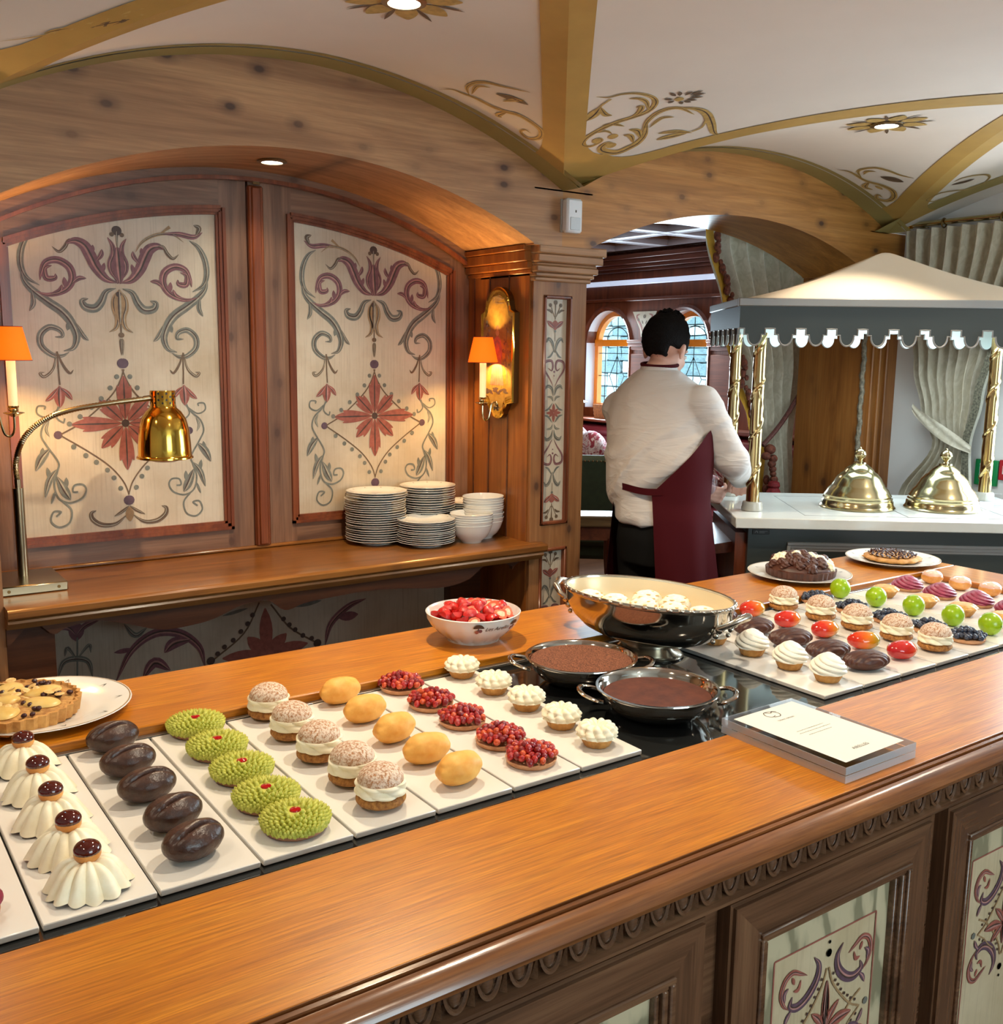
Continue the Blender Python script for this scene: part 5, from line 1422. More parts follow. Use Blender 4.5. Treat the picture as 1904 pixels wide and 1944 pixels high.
# ---------------------------------------------------------------- tarts on plates
plate(0.152, 'large white plate under the pear tart', (0.318, 1.872, 0.92), 'plates under the big tarts', 0.4)
t = thing('pear_tart', 'round fluted pear tart with almonds and dark berries on a white plate', 'tart', (0.262, 1.866, 0.926))
g = G()
def flu(a, j, r, z):
    return 1 + (0.026 * math.cos(36 * a) if r > 0.09 else 0)
g.lathe([(0.0005, 0.0), (0.106, 0.0), (0.114, 0.004), (0.118, 0.028), (0.113, 0.029), (0.110, 0.024), (0.0005, 0.023)], 144, rf=flu)
g.build('fluted_crust', F_['crust'], t)
F_['frang'] = food('baked_almond_cream', srgb(150, 100, 50), srgb(206, 158, 92), 70, 0.6, 0.6, 120, 0.004)
F_['pear'] = food('baked_pear', srgb(206, 166, 84), srgb(226, 194, 120), 24, 0.35, 0.1, 80)
F_['darkb'] = food('cooked_berry', srgb(40, 18, 20), srgb(72, 30, 30), 200, 0.3, 0.3, 300)
g = G(); g.lathe([(0.0005, 0.029), (0.06, 0.028), (0.109, 0.025)], 40); g.build('almond_filling', F_['frang'], t)
for k in range(7):
    a = 2 * PI * k / 6 + 0.3
    q = 0.064 if k < 6 else 0.0
    g = G(); g.ell((q * math.cos(a), q * math.sin(a), 0.028), (0.034 if k < 6 else 0.022, 0.024 if k < 6 else 0.020, 0.0085), 22, 10, rot=a)
    g.build('pear_half', F_['pear'], t)
bme = None
for k in range(70):
    q = math.sqrt(rr_.uniform(0.02, 1)) * 0.104
    a = rr_.uniform(0, 6.283)
    if k < 42 and abs(((a - 0.3) * 6 / (2 * PI)) % 1 - 0.5) > 0.28 and q > 0.035:
        a += PI / 6
    kind = 'dark_berry' if k < 48 else 'almond_flake'
    if k == 0:
        g = G(); g.ell((0, 0, 0), (0.0052, 0.0050, 0.0040), 9, 6); bme = g.me('dark_berry', F_['darkb'])
        g = G(); g.ell((0, 0, 0), (0.0095, 0.0065, 0.0012), 9, 5); ame = g.me('almond_flake', F_['alm'])
    o = bpy.data.objects.new(kind, bme if k < 48 else ame); COL.objects.link(o); o.parent = t
    o.location = (q * math.cos(a), q * math.sin(a), 0.031 if k < 48 else 0.035)
    o.rotation_euler = (rr_.uniform(-0.5, 0.5), rr_.uniform(-0.5, 0.5), rr_.uniform(0, 6))
plate(0.150, 'large white plate under the chocolate tart', (2.397, 1.858, 0.92), 'plates under the big tarts', 0.1)
t = thing('chocolate_tart', 'tall chocolate tart with curls of dark and white cream in a fluted dark crust', 'tart', (2.400, 1.856, 0.926))
g = G(); g.lathe([(0.0005, 0), (0.092, 0), (0.098, 0.004), (0.101, 0.024), (0.097, 0.025), (0.0005, 0.022)], 144, rf=lambda a, j, r, z: 1 + (0.018 * math.cos(38 * a) if r > 0.09 else 0))
g.build('fluted_crust', F_['choc'], t)
g = G(); g.ell((0, 0, 0.022), (0.094, 0.094, 0.030), 36, 12, fn=lambda d: 1 + 0.05 * nz(d, 5)); g.build('chocolate_filling', F_['choc'], t)
cm = []
for nm, mt in (('chocolate_curl', F_['choc']), ('cream_curl', F_['cream'])):
    g = G()
    ruffle(g, 0.018, 0.026, 0, 7, 9, 2.5, n=42, amp=0.16, prof=[(0.8, 0), (1.0, 0.25), (0.8, 0.55), (0.4, 0.9), (0.001, 1)])
    cm.append((nm, g.me(nm, mt)))
for k in range(46):
    q = math.sqrt((k + 0.5) / 46) * 0.084
    a = k * 2.399963
    w_ = 1 if abs(math.sin(a * 1.0 + 0.9)) < 0.38 else 0
    o = bpy.data.objects.new(cm[w_][0], cm[w_][1]); COL.objects.link(o); o.parent = t
    o.location = (q * math.cos(a), q * math.sin(a), 0.026 + 0.024 * (1 - (q / 0.085) ** 2))
    o.rotation_euler = (-0.5 * q / 0.08 * math.sin(a) + rr_.uniform(-.3, .3), 0.5 * q / 0.08 * math.cos(a) + rr_.uniform(-.3, .3), rr_.uniform(0, 6))
    s_ = rr_.uniform(0.8, 1.1); o.scale = (s_, s_, s_)
plate(0.144, 'large white plate under the flat rustic tart', (2.832, 1.838, 0.92), 'plates under the big tarts', 0.7)
t = thing('rustic_tart', 'flat round golden tart topped with dark seeds and berries', 'tart', (2.832, 1.840, 0.926))
g = G(); g.ell((0, 0, 0.010), (0.088, 0.088, 0.014), 60, 14, fn=lambda d: 1 + 0.05 * nz(d, 6) + 0.03 * math.sin(14 * math.atan2(d.y, d.x))); g.build('folded_crust', F_['crust'], t)
g = G(); g.lathe([(0.0005, 0.027), (0.05, 0.026), (0.072, 0.021)], 30); g.build('filling', F_['frang'], t)
g = G(); g.ell((0, 0, 0), (0.007, 0.004, 0.0025), 8, 5); sm2 = g.me('dark_seed', F_['darkb'])
for k in range(110):
    q = math.sqrt((k + 0.5) / 110) * 0.073
    a = k * 2.399963
    o = bpy.data.objects.new('dark_seed', sm2); COL.objects.link(o); o.parent = t
    o.location = (q * math.cos(a), q * math.sin(a), 0.0285 - 0.006 * (q / 0.073) ** 2)
    o.rotation_euler = (rr_.uniform(-.6, .6), rr_.uniform(-.9, .9), rr_.uniform(0, 6))

# ---------------------------------------------------------------- acrylic card block
t = thing('acrylic_card_block', 'clear acrylic block holding a white printed card on the counter edge', 'sign', (1.364, 1.003, 0.92))
g = G(); g.box(-0.092, 0.092, -0.126, 0.126, 0.0005, 0.0125, ch=0.0008); g.build('lower_block', M['acrylic'], t, smooth=False)
g = G(); g.box(-0.092, 0.092, -0.126, 0.126, 0.0140, 0.0265, ch=0.0008); g.build('upper_block', M['acrylic'], t, smooth=False)
g = G()
for z0, z1 in ((0.0006, 0.0124), (0.0141, 0.0264)):
    for a in ((-0.0925, 0.0925, -0.1265, -0.1255), (-0.0925, 0.0925, 0.1255, 0.1265), (-0.0925, -0.0915, -0.1255, 0.1255), (0.0915, 0.0925, -0.1255, 0.1255)):
        g.box(*a, z0, z1)
g.build('edge_glint_strips', M['acrylic_edge_glint'], t, smooth=False)  # pale strips: bright refraction along the block's edges put into colour
g = G(); g.box(-0.078, 0.080, -0.112, 0.112, 0.0268, 0.0271); card = g.build('printed_card', M['paper'], t, rot=0.02, smooth=False)
flat = lambda dx, dy: (lambda x, y: Vector((dx + x, dy + y, 0.0274)))
lettering('CEDRIC GROLET', 0.0058, 'lettering', M['ink'], card, flat(0.0, 0.060))
lettering('AIRELLES', 0.0105, 'lettering', M['ink'], card, flat(0.0, -0.088))
p = Paint(lambda u, v, l: (u, v, 0.0274))
p.ribbon([(-0.004, 0.082), (-0.015, 0.080), (-0.020, 0.090), (-0.012, 0.101), (0.004, 0.098), (0.010, 0.086), (0.002, 0.076), (-0.012, 0.078)], 0.0016, 'c', OK.index('K'), n=40)
p.ribbon([(-0.010, 0.100), (-0.002, 0.094), (0.006, 0.099), (0.013, 0.094)], 0.0016, 'c', OK.index('K'), n=20)
for y, L in ((0.012, 0.036), (0.003, 0.040), (-0.008, 0.03)):
    x = -L
    while x < L:
        q = rr_.uniform(0.002, 0.006)
        p.ribbon([(x, y), (x + q, y)], 0.0011, 'c', OK.index('G'), n=2)
        x += q + 0.0013
p.build(card, 'small_print')

# ---------------------------------------------------------------- brass heat lamp on the ledge
t = thing('heat_lamp', 'gooseneck heat lamp with polished brass shade on a steel base on the ledge', 'lamp', (0.49, 3.04, 0.90))
g = G(); g.box(-0.088, 0.090, -0.135, 0.075, 0.0, 0.026, ch=0.003); g.build('base_plate', M['nickel'], t)
g = G()
for y in (-0.136,):
    for x in (-0.06, 0.066):
        g.lathe([(0.0005, 0.0), (0.004, 0.0), (0.0045, 0.001)], 12, c=(0, 0, 0))
g = G()
for x in (-0.06, 0.066):
    g.tube([(x, -0.1345, 0.013), (x, -0.1365, 0.013)], 0.0045, 12)
g.build('base_screw', M['bronze'], t)
g = G(); g.tube([(0, 0, 0.024), (0, 0, 0.276)], 0.0145, 20); g.tube([(0, 0, 0.274), (0, 0, 0.30)], 0.0085, 14); g.build('post', M['nickel'], t)
NP = [(0.0, 0.0, 0.298), (-0.002, -0.006, 0.346), (0.016, -0.03, 0.413), (0.062, -0.05, 0.463), (0.128, -0.07, 0.492), (0.222, -0.09, 0.510), (0.335, -0.105, 0.524)]
C3 = []
for i in range(len(NP) - 1):
    a, b, c, d = (Vector(NP[max(i - 1, 0)]), Vector(NP[i]), Vector(NP[i + 1]), Vector(NP[min(i + 2, len(NP) - 1)]))
    for q in range(24):
        u = q / 24
        C3.append(0.5 * ((2 * b) + (c - a) * u + (2 * a - 5 * b + 4 * c - d) * u * u + (3 * b - a - 3 * c + d) * u ** 3))
C3.append(Vector(NP[-1]))
g = G(); g.tube(C3, [0.0085 if (i % 2) else 0.0066 for i in range(len(C3))], 10); g.build('gooseneck', M['nickel'], t, angle=60)
g = G(); g.tube([(0.325, -0.104, 0.523), (0.352, -0.107, 0.527)], 0.0085, 12); g.build('ferrule', M['nickel'], t)
g = G()
sc = (0.378, -0.11, 0.0)
g.lathe([(0.0005, 0.548), (0.034, 0.547), (0.0355, 0.544), (0.0355, 0.505), (0.038, 0.497), (0.050, 0.487), (0.063, 0.465), (0.070, 0.435), (0.0735, 0.395), (0.075, 0.362), (0.0765, 0.358), (0.079, 0.356), (0.0795, 0.352), (0.0755, 0.350), (0.0725, 0.36), (0.068, 0.43), (0.055, 0.475)], 56, c=sc)
sh = g.build('brass_shade', M['brass'], t)
g = G()
for row_ in range(4):
    for k in range(10):
        a = 2 * PI * (k + 0.5 * (row_ % 2)) / 10
        z = 0.512 + 0.009 * row_
        c = Vector((sc[0] + 0.0358 * math.cos(a), sc[1] + 0.0358 * math.sin(a), z))
        n_ = Vector((math.cos(a), math.sin(a), 0))
        s1 = Vector((-math.sin(a), math.cos(a), 0))
        V = [c + (s1 * math.cos(2 * PI * q / 8) + Vector((0, 0, 1)) * math.sin(2 * PI * q / 8)) * 0.0030 + n_ * 0.0002 for q in range(8)]
        g.add(V, [tuple(range(8))])
g.build('vent_holes', M['black'], sh, smooth=False, fix=False)
g = G(); g.lathe([(0.0005, 0.338), (0.03, 0.341), (0.052, 0.349), (0.058, 0.356)], 32, c=sc); g.build('bulb_face', plain('pale_bulb_glass', srgb(220, 210, 190), 0.2, coat=0.3), t)

# ---------------------------------------------------------------- candle sconces on the niche cheeks
F_['tole'] = food('painted_tole', srgb(112, 86, 34), srgb(142, 112, 54), 30, 0.3, 0.05)
def sconce(xw, yc, sg, label):
    """sg: +1 faces +X, -1 faces -X; local (d, y, z) with d away from the wall"""
    t = thing('candle_sconce', label, 'wall lamp', (xw, yc, 1.33), 0, 'candle sconces on the niche cheeks')
    X = lambda d: sg * d
    def outline(k):
        P = []
        W_, H_ = 0.102 * k, 0.0
        zc = 0.235
        pts = [(-0.045, 0.03), (-0.062, 0.055), (-0.102, 0.062), (-0.102, 0.375), (-0.078, 0.385), (-0.074, 0.40)]
        P += pts
        for i in range(13):
            a = PI - PI * i / 12
            P.append((0.072 * math.cos(a), 0.40 + 0.066 * math.sin(a)))
        P += [(0.074, 0.40), (0.078, 0.385), (0.102, 0.375), (0.102, 0.062), (0.062, 0.055), (0.045, 0.03)]
        for i in range(1, 8):
            a = -PI * i / 8
            P.append((0.045 * math.cos(a), 0.03 + 0.030 * math.sin(a)))
        return [(y * k, zc + (z - zc) * k) for y, z in P]
    g = G(); g.prism(outline(1.0), X(0.0005), X(0.022), 'x'); g.build('backplate', M['bronze'], t, smooth=False)
    O1, O2 = outline(1.0), outline(0.86)
    n = len(O1)
    g = G()
    V = [(X(0.022), y, z) for y, z in O1] + [(X(0.027), y * 0.97, 0.235 + (z - 0.235) * 0.975) for y, z in O1] + [(X(0.023), y, z) for y, z in O2]
    g.add(V, [(i, (i + 1) % n, n + (i + 1) % n, n + i) for i in range(n)] + [(n + i, n + (i + 1) % n, 2 * n + (i + 1) % n, 2 * n + i) for i in range(n)])
    g.build('brass_border', M['brass'], t, angle=60)
    g = G(); g.prism(outline(0.87), X(0.0222), X(0.0232), 'x'); pc = g.build('painted_plaque', F_['tole'], t, smooth=False)
    p = Paint(lambda u, v, l: (X(0.0234 + l * 0.5), u * sg * -1, v))
    rs = random.Random(11)
    p.ribbon([(0, 0.12), (0, 0.2), (0, 0.255)], 0.085, 's', OK.index('R'))          # long gown
    p.ribbon([(0, 0.24), (0, 0.27), (0, 0.295)], 0.05, 't', OK.index('R'))
    p.ribbon([(-0.03, 0.21), (-0.02, 0.255), (0.0, 0.28)], 0.016, 't', OK.index('P'))
    p.ribbon([(0.03, 0.21), (0.02, 0.255), (0.0, 0.28)], 0.016, 't', OK.index('P'))
    p.dot((0, 0.305), 0.022, OK.index('O'))
    p.ribbon([(-0.014, 0.312), (0, 0.326), (0.014, 0.312)], 0.012, 't', OK.index('B'))
    for x in (-0.024, -0.012, 0.0, 0.012, 0.024):
        p.ribbon([(x * 0.5, 0.23), (x, 0.16), (x * 1.25, 0.11)], 0.004, 't', OK.index('B'))
    for sd in (-1, 1):
        p.ribbon([(sd * 0.066, 0.12), (sd * 0.055, 0.22), (sd * 0.060, 0.34)], 0.006, 't', OK.index('B'))
        for k in range(30):
            p.dot((sd * rs.uniform(0.038, 0.082), rs.uniform(0.17, 0.345)), rs.uniform(0.007, 0.015), OK.index(rs.choice('BKGB')), n=7)
    for k in range(16):
        p.ribbon([(-0.05 + 0.1 * rs.random(), 0.398 + 0.05 * rs.random()), (-0.03 + 0.06 * rs.random(), 0.40 + 0.04 * rs.random())], 0.005, 't', OK.index('B'))
    for k in range(14):
        x = rs.uniform(-0.075, 0.06)
        p.ribbon([(x, 0.088 + 0.02 * rs.random()), (x + 0.03, 0.09 + 0.02 * rs.random())], 0.009, 't', OK.index('K'))
    for k in range(9):
        a = rs.uniform(0, 6.28)
        p.ribbon([(0.02 * math.cos(a), 0.042 + 0.02 * math.sin(a)), (0.006, 0.045)], 0.006, 't', OK.index('K'))
    p.build(pc, 'painted_scene')
    dd = 0.084
    g = G()
    P = [(0.024, 0, 0.048), (0.034, 0, 0.060), (0.046, 0, 0.052), (0.052, 0, 0.024), (0.060, 0, 0.0), (0.074, 0, -0.004), (0.083, 0, 0.014), (0.084, 0, 0.048)]
    Q = [Vector((X(a), b, c)) for a, b, c in P]
    D = []
    for i in range(len(Q) - 1):
        a, b, c, d = Q[max(i - 1, 0)], Q[i], Q[i + 1], Q[min(i + 2, len(Q) - 1)]
        for q in range(6):
            u = q / 6
            D.append(0.5 * ((2 * b) + (c - a) * u + (2 * a - 5 * b + 4 * c - d) * u * u + (3 * b - a - 3 * c + d) * u ** 3))
    D.append(Q[-1])
    g.tube(D, 0.0032, 8); g.ell((X(0.026), 0, 0.052), (0.006, 0.012, 0.012), 12, 8)
    g.build('scroll_arm', M['brass_dull'], t)
    g = G(); g.lathe([(0.0005, 0.048), (0.006, 0.048), (0.022, 0.056), (0.027, 0.058), (0.026, 0.060), (0.012, 0.058), (0.009, 0.062), (0.013, 0.066), (0.011, 0.070), (0.014, 0.074), (0.014, 0.078), (0.0005, 0.078)], 24, c=(X(dd), 0, 0)); g.build('drip_cup', M['brass_dull'], t)
    g = G(); g.lathe([(0.0005, 0.078), (0.0120, 0.078), (0.0120, 0.205), (0.0005, 0.207)], 16, c=(X(dd), 0, 0)); g.build('candle_tube', M['candle'], t)
    g = G(); g.lathe([(0.0535, 0.200), (0.0335, 0.290)], 40, c=(X(dd), 0, 0)); g.lathe([(0.0525, 0.2005), (0.0325, 0.2895)], 40, c=(X(dd), 0, 0)); sd_ = g.build('lamp_shade', M['shade'], t, fix=False)
    g = G()
    for r_, z in ((0.0537, 0.2005), (0.0337, 0.2895)):
        g.tube([(X(dd) + r_ * math.cos(2 * PI * i / 36), r_ * math.sin(2 * PI * i / 36), z) for i in range(36)], 0.0011, 6, closed=True)
    g.build('shade_binding', plain('dark_binding', srgb(150, 60, 20), 0.6), sd_)
    light('sconce_bulb', 'POINT', (xw + X(dd), yc, 1.33 + 0.240), 13, (1.0, 0.58, 0.19), shadow_soft_size=0.018)
    return t
sconce(2.094, 2.972, -1, 'brass candle sconce with orange shade and painted plaque on the cheek by the passage')
sconce(0.400, 2.990, 1, 'brass candle sconce with orange shade above the heat lamp, half out of frame')

# ---------------------------------------------------------------- canopied pastry cart
CA = math.radians(-37.8)
K = thing('pastry_cart', 'slate grey canopied pastry cart with white stone top and twisted brass posts', 'cart', (2.687, 2.368, 0), CA)
g = G(); g.box(0, 1.19, 0, 0.68, 0.962, 1.0, ch=0.003); g.build('stone_top', [M['quartz']], K)
g = G(); g.box(0.06, 1.13, 0.07, 0.62, 0.08, 0.962); g.box(0.10, 1.09, 0.10, 0.60, 0.0, 0.08); body = g.build('cart_body', M['grey_paint'], K, smooth=False)
g = G()
for x0, x1 in ((0.20, 1.04),):
    z0, z1 = 0.22, 0.905
    for d0, d1, yy in ((0.0, 0.012, 0.058), (0.010, 0.024, 0.063), (0.022, 0.034, 0.067)):
        g.box(x0 + d0, x1 - d0, yy, 0.072, z1 - d1, z1 - d0, ch=0.002); g.box(x0 + d0, x1 - d0, yy, 0.072, z0 + d0, z0 + d1, ch=0.002)
        g.box(x0 + d0, x0 + d1, yy, 0.072, z0 + d1, z1 - d1, ch=0.002); g.box(x1 - d1, x1 - d0, yy, 0.072, z0 + d1, z1 - d1, ch=0.002)
g.build('panel_moulding', M['edge_grey'], K)
g = G(); g.box(0.02, 0.062, 0.10, 0.60, 0.30, 0.93); g.build('wooden_end_panel', M['mahog_z'], K, smooth=False)
g = G(); g.prism([(-0.09, 0.865), (0.02, 0.885), (0.02, 0.845), (-0.09, 0.83)], 0.16, 0.58, 'y'); g.prism([(-0.09, 0.69), (0.02, 0.71), (0.02, 0.66), (-0.09, 0.645)], 0.16, 0.58, 'y'); g.box(-0.03, 0.02, 0.52, 0.58, 0.0, 0.85)
g.build('side_tray_rail', M['mahog'], K, smooth=False)
g = G(); g.box(0.075, 0.135, 0.066, 0.0705, 0.930, 0.948, ch=0.001); lb = g.build('maker_plate', M['black'], K)
p = Paint(lambda u, v, l: (u, 0.0655 - l, v))
p.ribbon([(0.083, 0.935), (0.087, 0.943), (0.093, 0.936), (0.090, 0.944)], 0.0012, 'c', 0)
for z in (0.942, 0.9395, 0.936):
    p.ribbon([(0.098, z), (0.128 if z > 0.94 else 0.118, z)], 0.0008, 'c', 0)
p.g.build('printed_mark', M['edge_grey'], lb, smooth=False, fix=False)
g = G()
for a, b, c, d in ((0.26, 1.0, 0.082, 0.085), (0.26, 1.0, 0.58, 0.583), (0.26, 0.263, 0.082, 0.58), (0.997, 1.0, 0.082, 0.58), (0.628, 0.632, 0.082, 0.58)):
    g.box(a, b, c, d, 1.0, 1.0006)
g.build('warming_plate_joint', plain('grey_joint', srgb(120, 122, 120), 0.4), K, smooth=False)
POSTS = [(0.092, 0.185), (0.078, 0.575), (1.10, 0.575), (1.10, 0.185)]
g = G()
NT = 170
def post(u, v):
    a, z = 2 * PI * u, 1.028 + 0.62 * v
    tw = a - v * 25.0 + 0.25 * math.sin(v * 40)
    k = 0.97 + 0.15 * max(0, math.cos(tw)) ** 26 - 0.05 * max(0, math.cos(tw - 0.5)) ** 20 + 0.05 * max(0, math.cos(a + v * 12)) ** 40
    r = (0.0245 - 0.002 * v) * k
    return (r * math.cos(a), r * math.sin(a), z)
g.grid(post, 64, NT, cu=True)
pme = g.me('twisted_post', M['post_brass'])
g = G(); g.lathe([(0.030, 1.0), (0.039, 1.001), (0.040, 1.012), (0.037, 1.018), (0.038, 1.024), (0.034, 1.033), (0.024, 1.034)], 28); cme = g.me('post_base', M['quartz_side'])
for x, y in POSTS:
    o = bpy.data.objects.new('twisted_post', pme); COL.objects.link(o); o.parent = K; o.location = (x, y, 0)
    o2 = bpy.data.objects.new('post_base', cme); COL.objects.link(o2); o2.parent = K; o2.location = (x, y, 0)
X0, X1, Y0_, Y1, ZE = -0.012, 1.175, 0.075, 0.725, 1.762
g = G()
ax, ay, az = 0.585, 0.41, 1.960
rim = [(X0 + 0.02, Y0_ + 0.02), (X1 - 0.02, Y0_ + 0.02), (X1 - 0.02, Y1 - 0.02), (X0 + 0.02, Y1 - 0.02)]
def roof(u, v):
    i = int(u * 4) % 4
    t_ = u * 4 - int(u * 4)
    a, b = rim[i], rim[(i + 1) % 4]
    x, y = a[0] + (b[0] - a[0]) * t_, a[1] + (b[1] - a[1]) * t_
    k = v
    s_ = 1 - k
    z = ZE + 0.002 + (az - ZE) * (k + 0.10 * math.sin(PI * k) * -1)
    if k > 0.94:
        z = ZE + (az - ZE) * (0.93 + 0.045 * math.sin((k - 0.94) / 0.06 * PI / 2))
    return (ax + (x - ax) * s_, ay + (y - ay) * s_, z)
g.grid(roof, 64, 40, cu=True)
g.build('canopy_roof', M['canopy'], K, angle=50)
g = G()
for a in ((X0, X1, Y0_, Y0_ + 0.03), (X0, X1, Y1 - 0.03, Y1), (X0, X0 + 0.03, Y0_ + 0.03, Y1 - 0.03), (X1 - 0.03, X1, Y0_ + 0.03, Y1 - 0.03)):
    g.box(*a, ZE - 0.024, ZE + 0.004, ch=0.003)
g.box(X0 + 0.02, X1 - 0.02, Y0_ + 0.02, Y1 - 0.02, ZE - 0.018, ZE - 0.010)
g.build('eave_edge', M['edge_grey'], K)
def scallop(length, n):
    """lower edge of the valance: hanging half rounds parted by stepped notches; (s, z) pairs"""
    P = []
    pt_ = length / n
    for k in range(n):
        c = (k + 0.5) * pt_
        P += [(c - pt_ / 2, -0.079), (c - pt_ / 2 + 0.017, -0.079), (c - pt_ / 2 + 0.017, -0.100), (c - pt_ / 2 + 0.029, -0.100)]
        rr = pt_ / 2 - 0.029
        for i in range(1, 10):
            a = PI + PI * i / 10
            P.append((c + rr * math.cos(a), -0.103 + 0.034 * math.sin(a)))
        P += [(c + pt_ / 2 - 0.029, -0.100), (c + pt_ / 2 - 0.017, -0.100), (c + pt_ / 2 - 0.017, -0.079)]
    P.append((length, -0.079))
    return P
zt = ZE - 0.022
for (x, y, dx, dy, L, n) in ((X0 + 0.006, Y0_ + 0.006, 1, 0, X1 - X0 - 0.012, 11), (X0 + 0.006, Y1 - 0.006, 1, 0, X1 - X0 - 0.012, 11), (X0 + 0.006, Y0_ + 0.006, 0, 1, Y1 - Y0_ - 0.012, 6), (X1 - 0.006, Y0_ + 0.006, 0, 1, Y1 - Y0_ - 0.012, 6)):
    E_ = scallop(L, n)
    sgn = 1 if (dx and y < 0.4) or (dy and x < 0.5) else -1
    nx, ny = (0, sgn) if dx else (sgn, 0)
    for nm, o0, o1, mt in (('valance', 0.0, 0.004, M['valance']), ('valance_lining', 0.004, 0.007, M['canopy_in'])):
        g = G()
        V = []
        for s_, z in E_:
            for oo in (o0, o1):
                V += [(x + dx * s_ + nx * oo, y + dy * s_ + ny * oo, zt), (x + dx * s_ + nx * oo, y + dy * s_ + ny * oo, zt + z)]
        F = []
        for i in range(len(E_) - 1):
            o = i * 4
            F += [(o, o + 1, o + 5, o + 4), (o + 2, o + 6, o + 7, o + 3), (o + 1, o + 3, o + 7, o + 5)]
        g.add(V, F)
        vo = g.build(nm, mt, K, smooth=False, fix=False)
    g = G(); g.tube([(x + dx * s_ - nx * 0.001, y + dy * s_ - ny * 0.001, zt + z) for s_, z in E_], 0.0032, 5); g.build('valance_piping', M['edge_grey'], K)
_l = light('canopy_lamp', 'AREA', (0, 0, 0), 7.0, (0.82, 0.97, 1.0), shape='RECTANGLE', size=0.8, size_y=0.35)
_l.parent = K; _l.location = (0.62, 0.43, ZE - 0.03)
# brass cloches
g = G()
g.lathe([(0.137, 0.0), (0.139, 0.004), (0.135, 0.008), (0.131, 0.016), (0.130, 0.026), (0.126, 0.031), (0.127, 0.037), (0.122, 0.042), (0.123, 0.048), (0.117, 0.056), (0.110, 0.070), (0.098, 0.082), (0.094, 0.090), (0.091, 0.094), (0.082, 0.112), (0.066, 0.130), (0.056, 0.136), (0.053, 0.142), (0.044, 0.152), (0.031, 0.162), (0.024, 0.166), (0.023, 0.172), (0.012, 0.174), (0.008, 0.179), (0.010, 0.184), (0.018, 0.192), (0.0215, 0.199), (0.0222, 0.201), (0.0212, 0.206), (0.018, 0.214), (0.010, 0.221), (0.004, 0.223), (0.003, 0.228), (0.0005, 0.230)], 64)
cl = g.me('cloche', M['brass_dull'])
Rk = Matrix.Rotation(CA, 3, 'Z')
for (lx, ly), lab in (((0.515, 0.315), 'ribbed pale brass cloche by the wooden pier side of the cart top'), ((0.835, 0.315), 'ribbed pale brass cloche by the tied curtain side of the cart top')):
    t = thing('brass_cloche', lab, 'cloche', tuple(Vector((2.687, 2.368, 1.0006)) + Rk @ Vector((lx, ly, 0))), CA, 'brass cloches on the cart')
    o = bpy.data.objects.new('dome', cl); COL.objects.link(o); o.parent = t
t = thing('acrylic_stand', 'small clear acrylic stand at the far corner of the cart top', 'stand', tuple(Vector((2.687, 2.368, 1.0006)) + Rk @ Vector((1.06, 0.40, 0))), CA)
g = G(); g.box(-0.05, 0.05, -0.04, 0.04, 0, 0.006, ch=0.001); g.box(-0.03, 0.03, -0.003, 0.003, 0.006, 0.05, ch=0.001); g.build('clear_block', M['acrylic'], t, smooth=False)

# ---------------------------------------------------------------- curtains
def damask():
    n = N('beige_damask')
    v = n.coord()
    f = n.noise(n.coord((26, 26, 18)), 1.0, 3, 0.6, 1.5)
    n.set(color=n.ramp(f, [(0.40, srgb(194, 184, 162)), (0.60, srgb(210, 201, 182))]), rough=0.55, sheen=0.3)
    n.bump(n.noise(n.coord((300, 300, 300)), 1.0, 2), 0.1, 0.001)
    return n.mat
M['damask'] = damask()
M['yellow_cloth'] = plain('mustard_lining', srgb(190, 140, 36), 0.7, var=0.1, vs=30)
M['fringe'] = plain('red_brown_fringe', srgb(112, 58, 40), 0.8, var=0.6, vs=90, bump=0.6, bs=150, bd=0.004)
M['tassel'] = plain('crimson_tassel', srgb(130, 30, 34), 0.75, var=0.4, vs=120, bump=0.4, bs=200)
M['cord_rb'] = plain('red_brown_cord', srgb(96, 54, 48), 0.7, var=0.4, vs=100)
def drape(name, label, left, right, plane, z0, z1, folds, amp, pinch, axis, seed, back=1):
    """cloth hung between two edge curves left(z), right(z); axis 'x' spreads along x at y=plane, 'y' along y at x=plane"""
    t = thing(name, label, 'curtain')
    g = G()
    def fn(u, v):
        z = z0 + (z1 - z0) * v
        a, b = left(z), right(z)
        s_ = a + (b - a) * u
        k = amp * (0.35 + 0.65 * min(1, abs(z - pinch) / 0.35)) if pinch else amp
        ph = folds * 2 * PI * u + 0.8 * math.sin(2.1 * u + seed) + 0.35 * nz((u * 3, z * 2, seed), 1.0)
        d = k * (math.sin(ph) + 0.35 * math.sin(2 * ph + 1.1)) + 0.006 * nz((u * 6, z * 4, seed + 5), 1.0)
        return (s_, plane + d, z) if axis == 'x' else (plane + d, s_, z)
    g.grid(fn, 110, 60)
    g.build('cloth', M['damask'], t, fix=False)
    return t, fn
def lerp_curve(P):
    def f(z):
        for (za, a), (zb, b) in zip(P[:-1], P[1:]):
            if (za - z) * (zb - z) <= 0:
                q = (z - za) / (zb - za) if zb != za else 0
                q = q * q * (3 - 2 * q)
                return a + (b - a) * q
        return P[0][1] if abs(z - P[0][0]) < abs(z - P[-1][0]) else P[-1][1]
    return f
c1l = lerp_curve([(0.02, 3.78), (0.88, 3.80), (1.08, 3.79), (1.26, 3.69), (1.46, 3.60), (1.74, 3.50), (2.10, 3.37)])
c1r = lerp_curve([(0.02, 3.985), (0.9, 3.99), (1.2, 3.985), (1.5, 4.0), (2.10, 4.0)])
t, fn1 = drape('curtain', 'beige curtain with red-brown tasselled fringe tied back behind the passage arch', c1l, c1r, 3.195, 0.02, 2.16, 6, 0.036, 1.14, 'x', 2)
g = G()
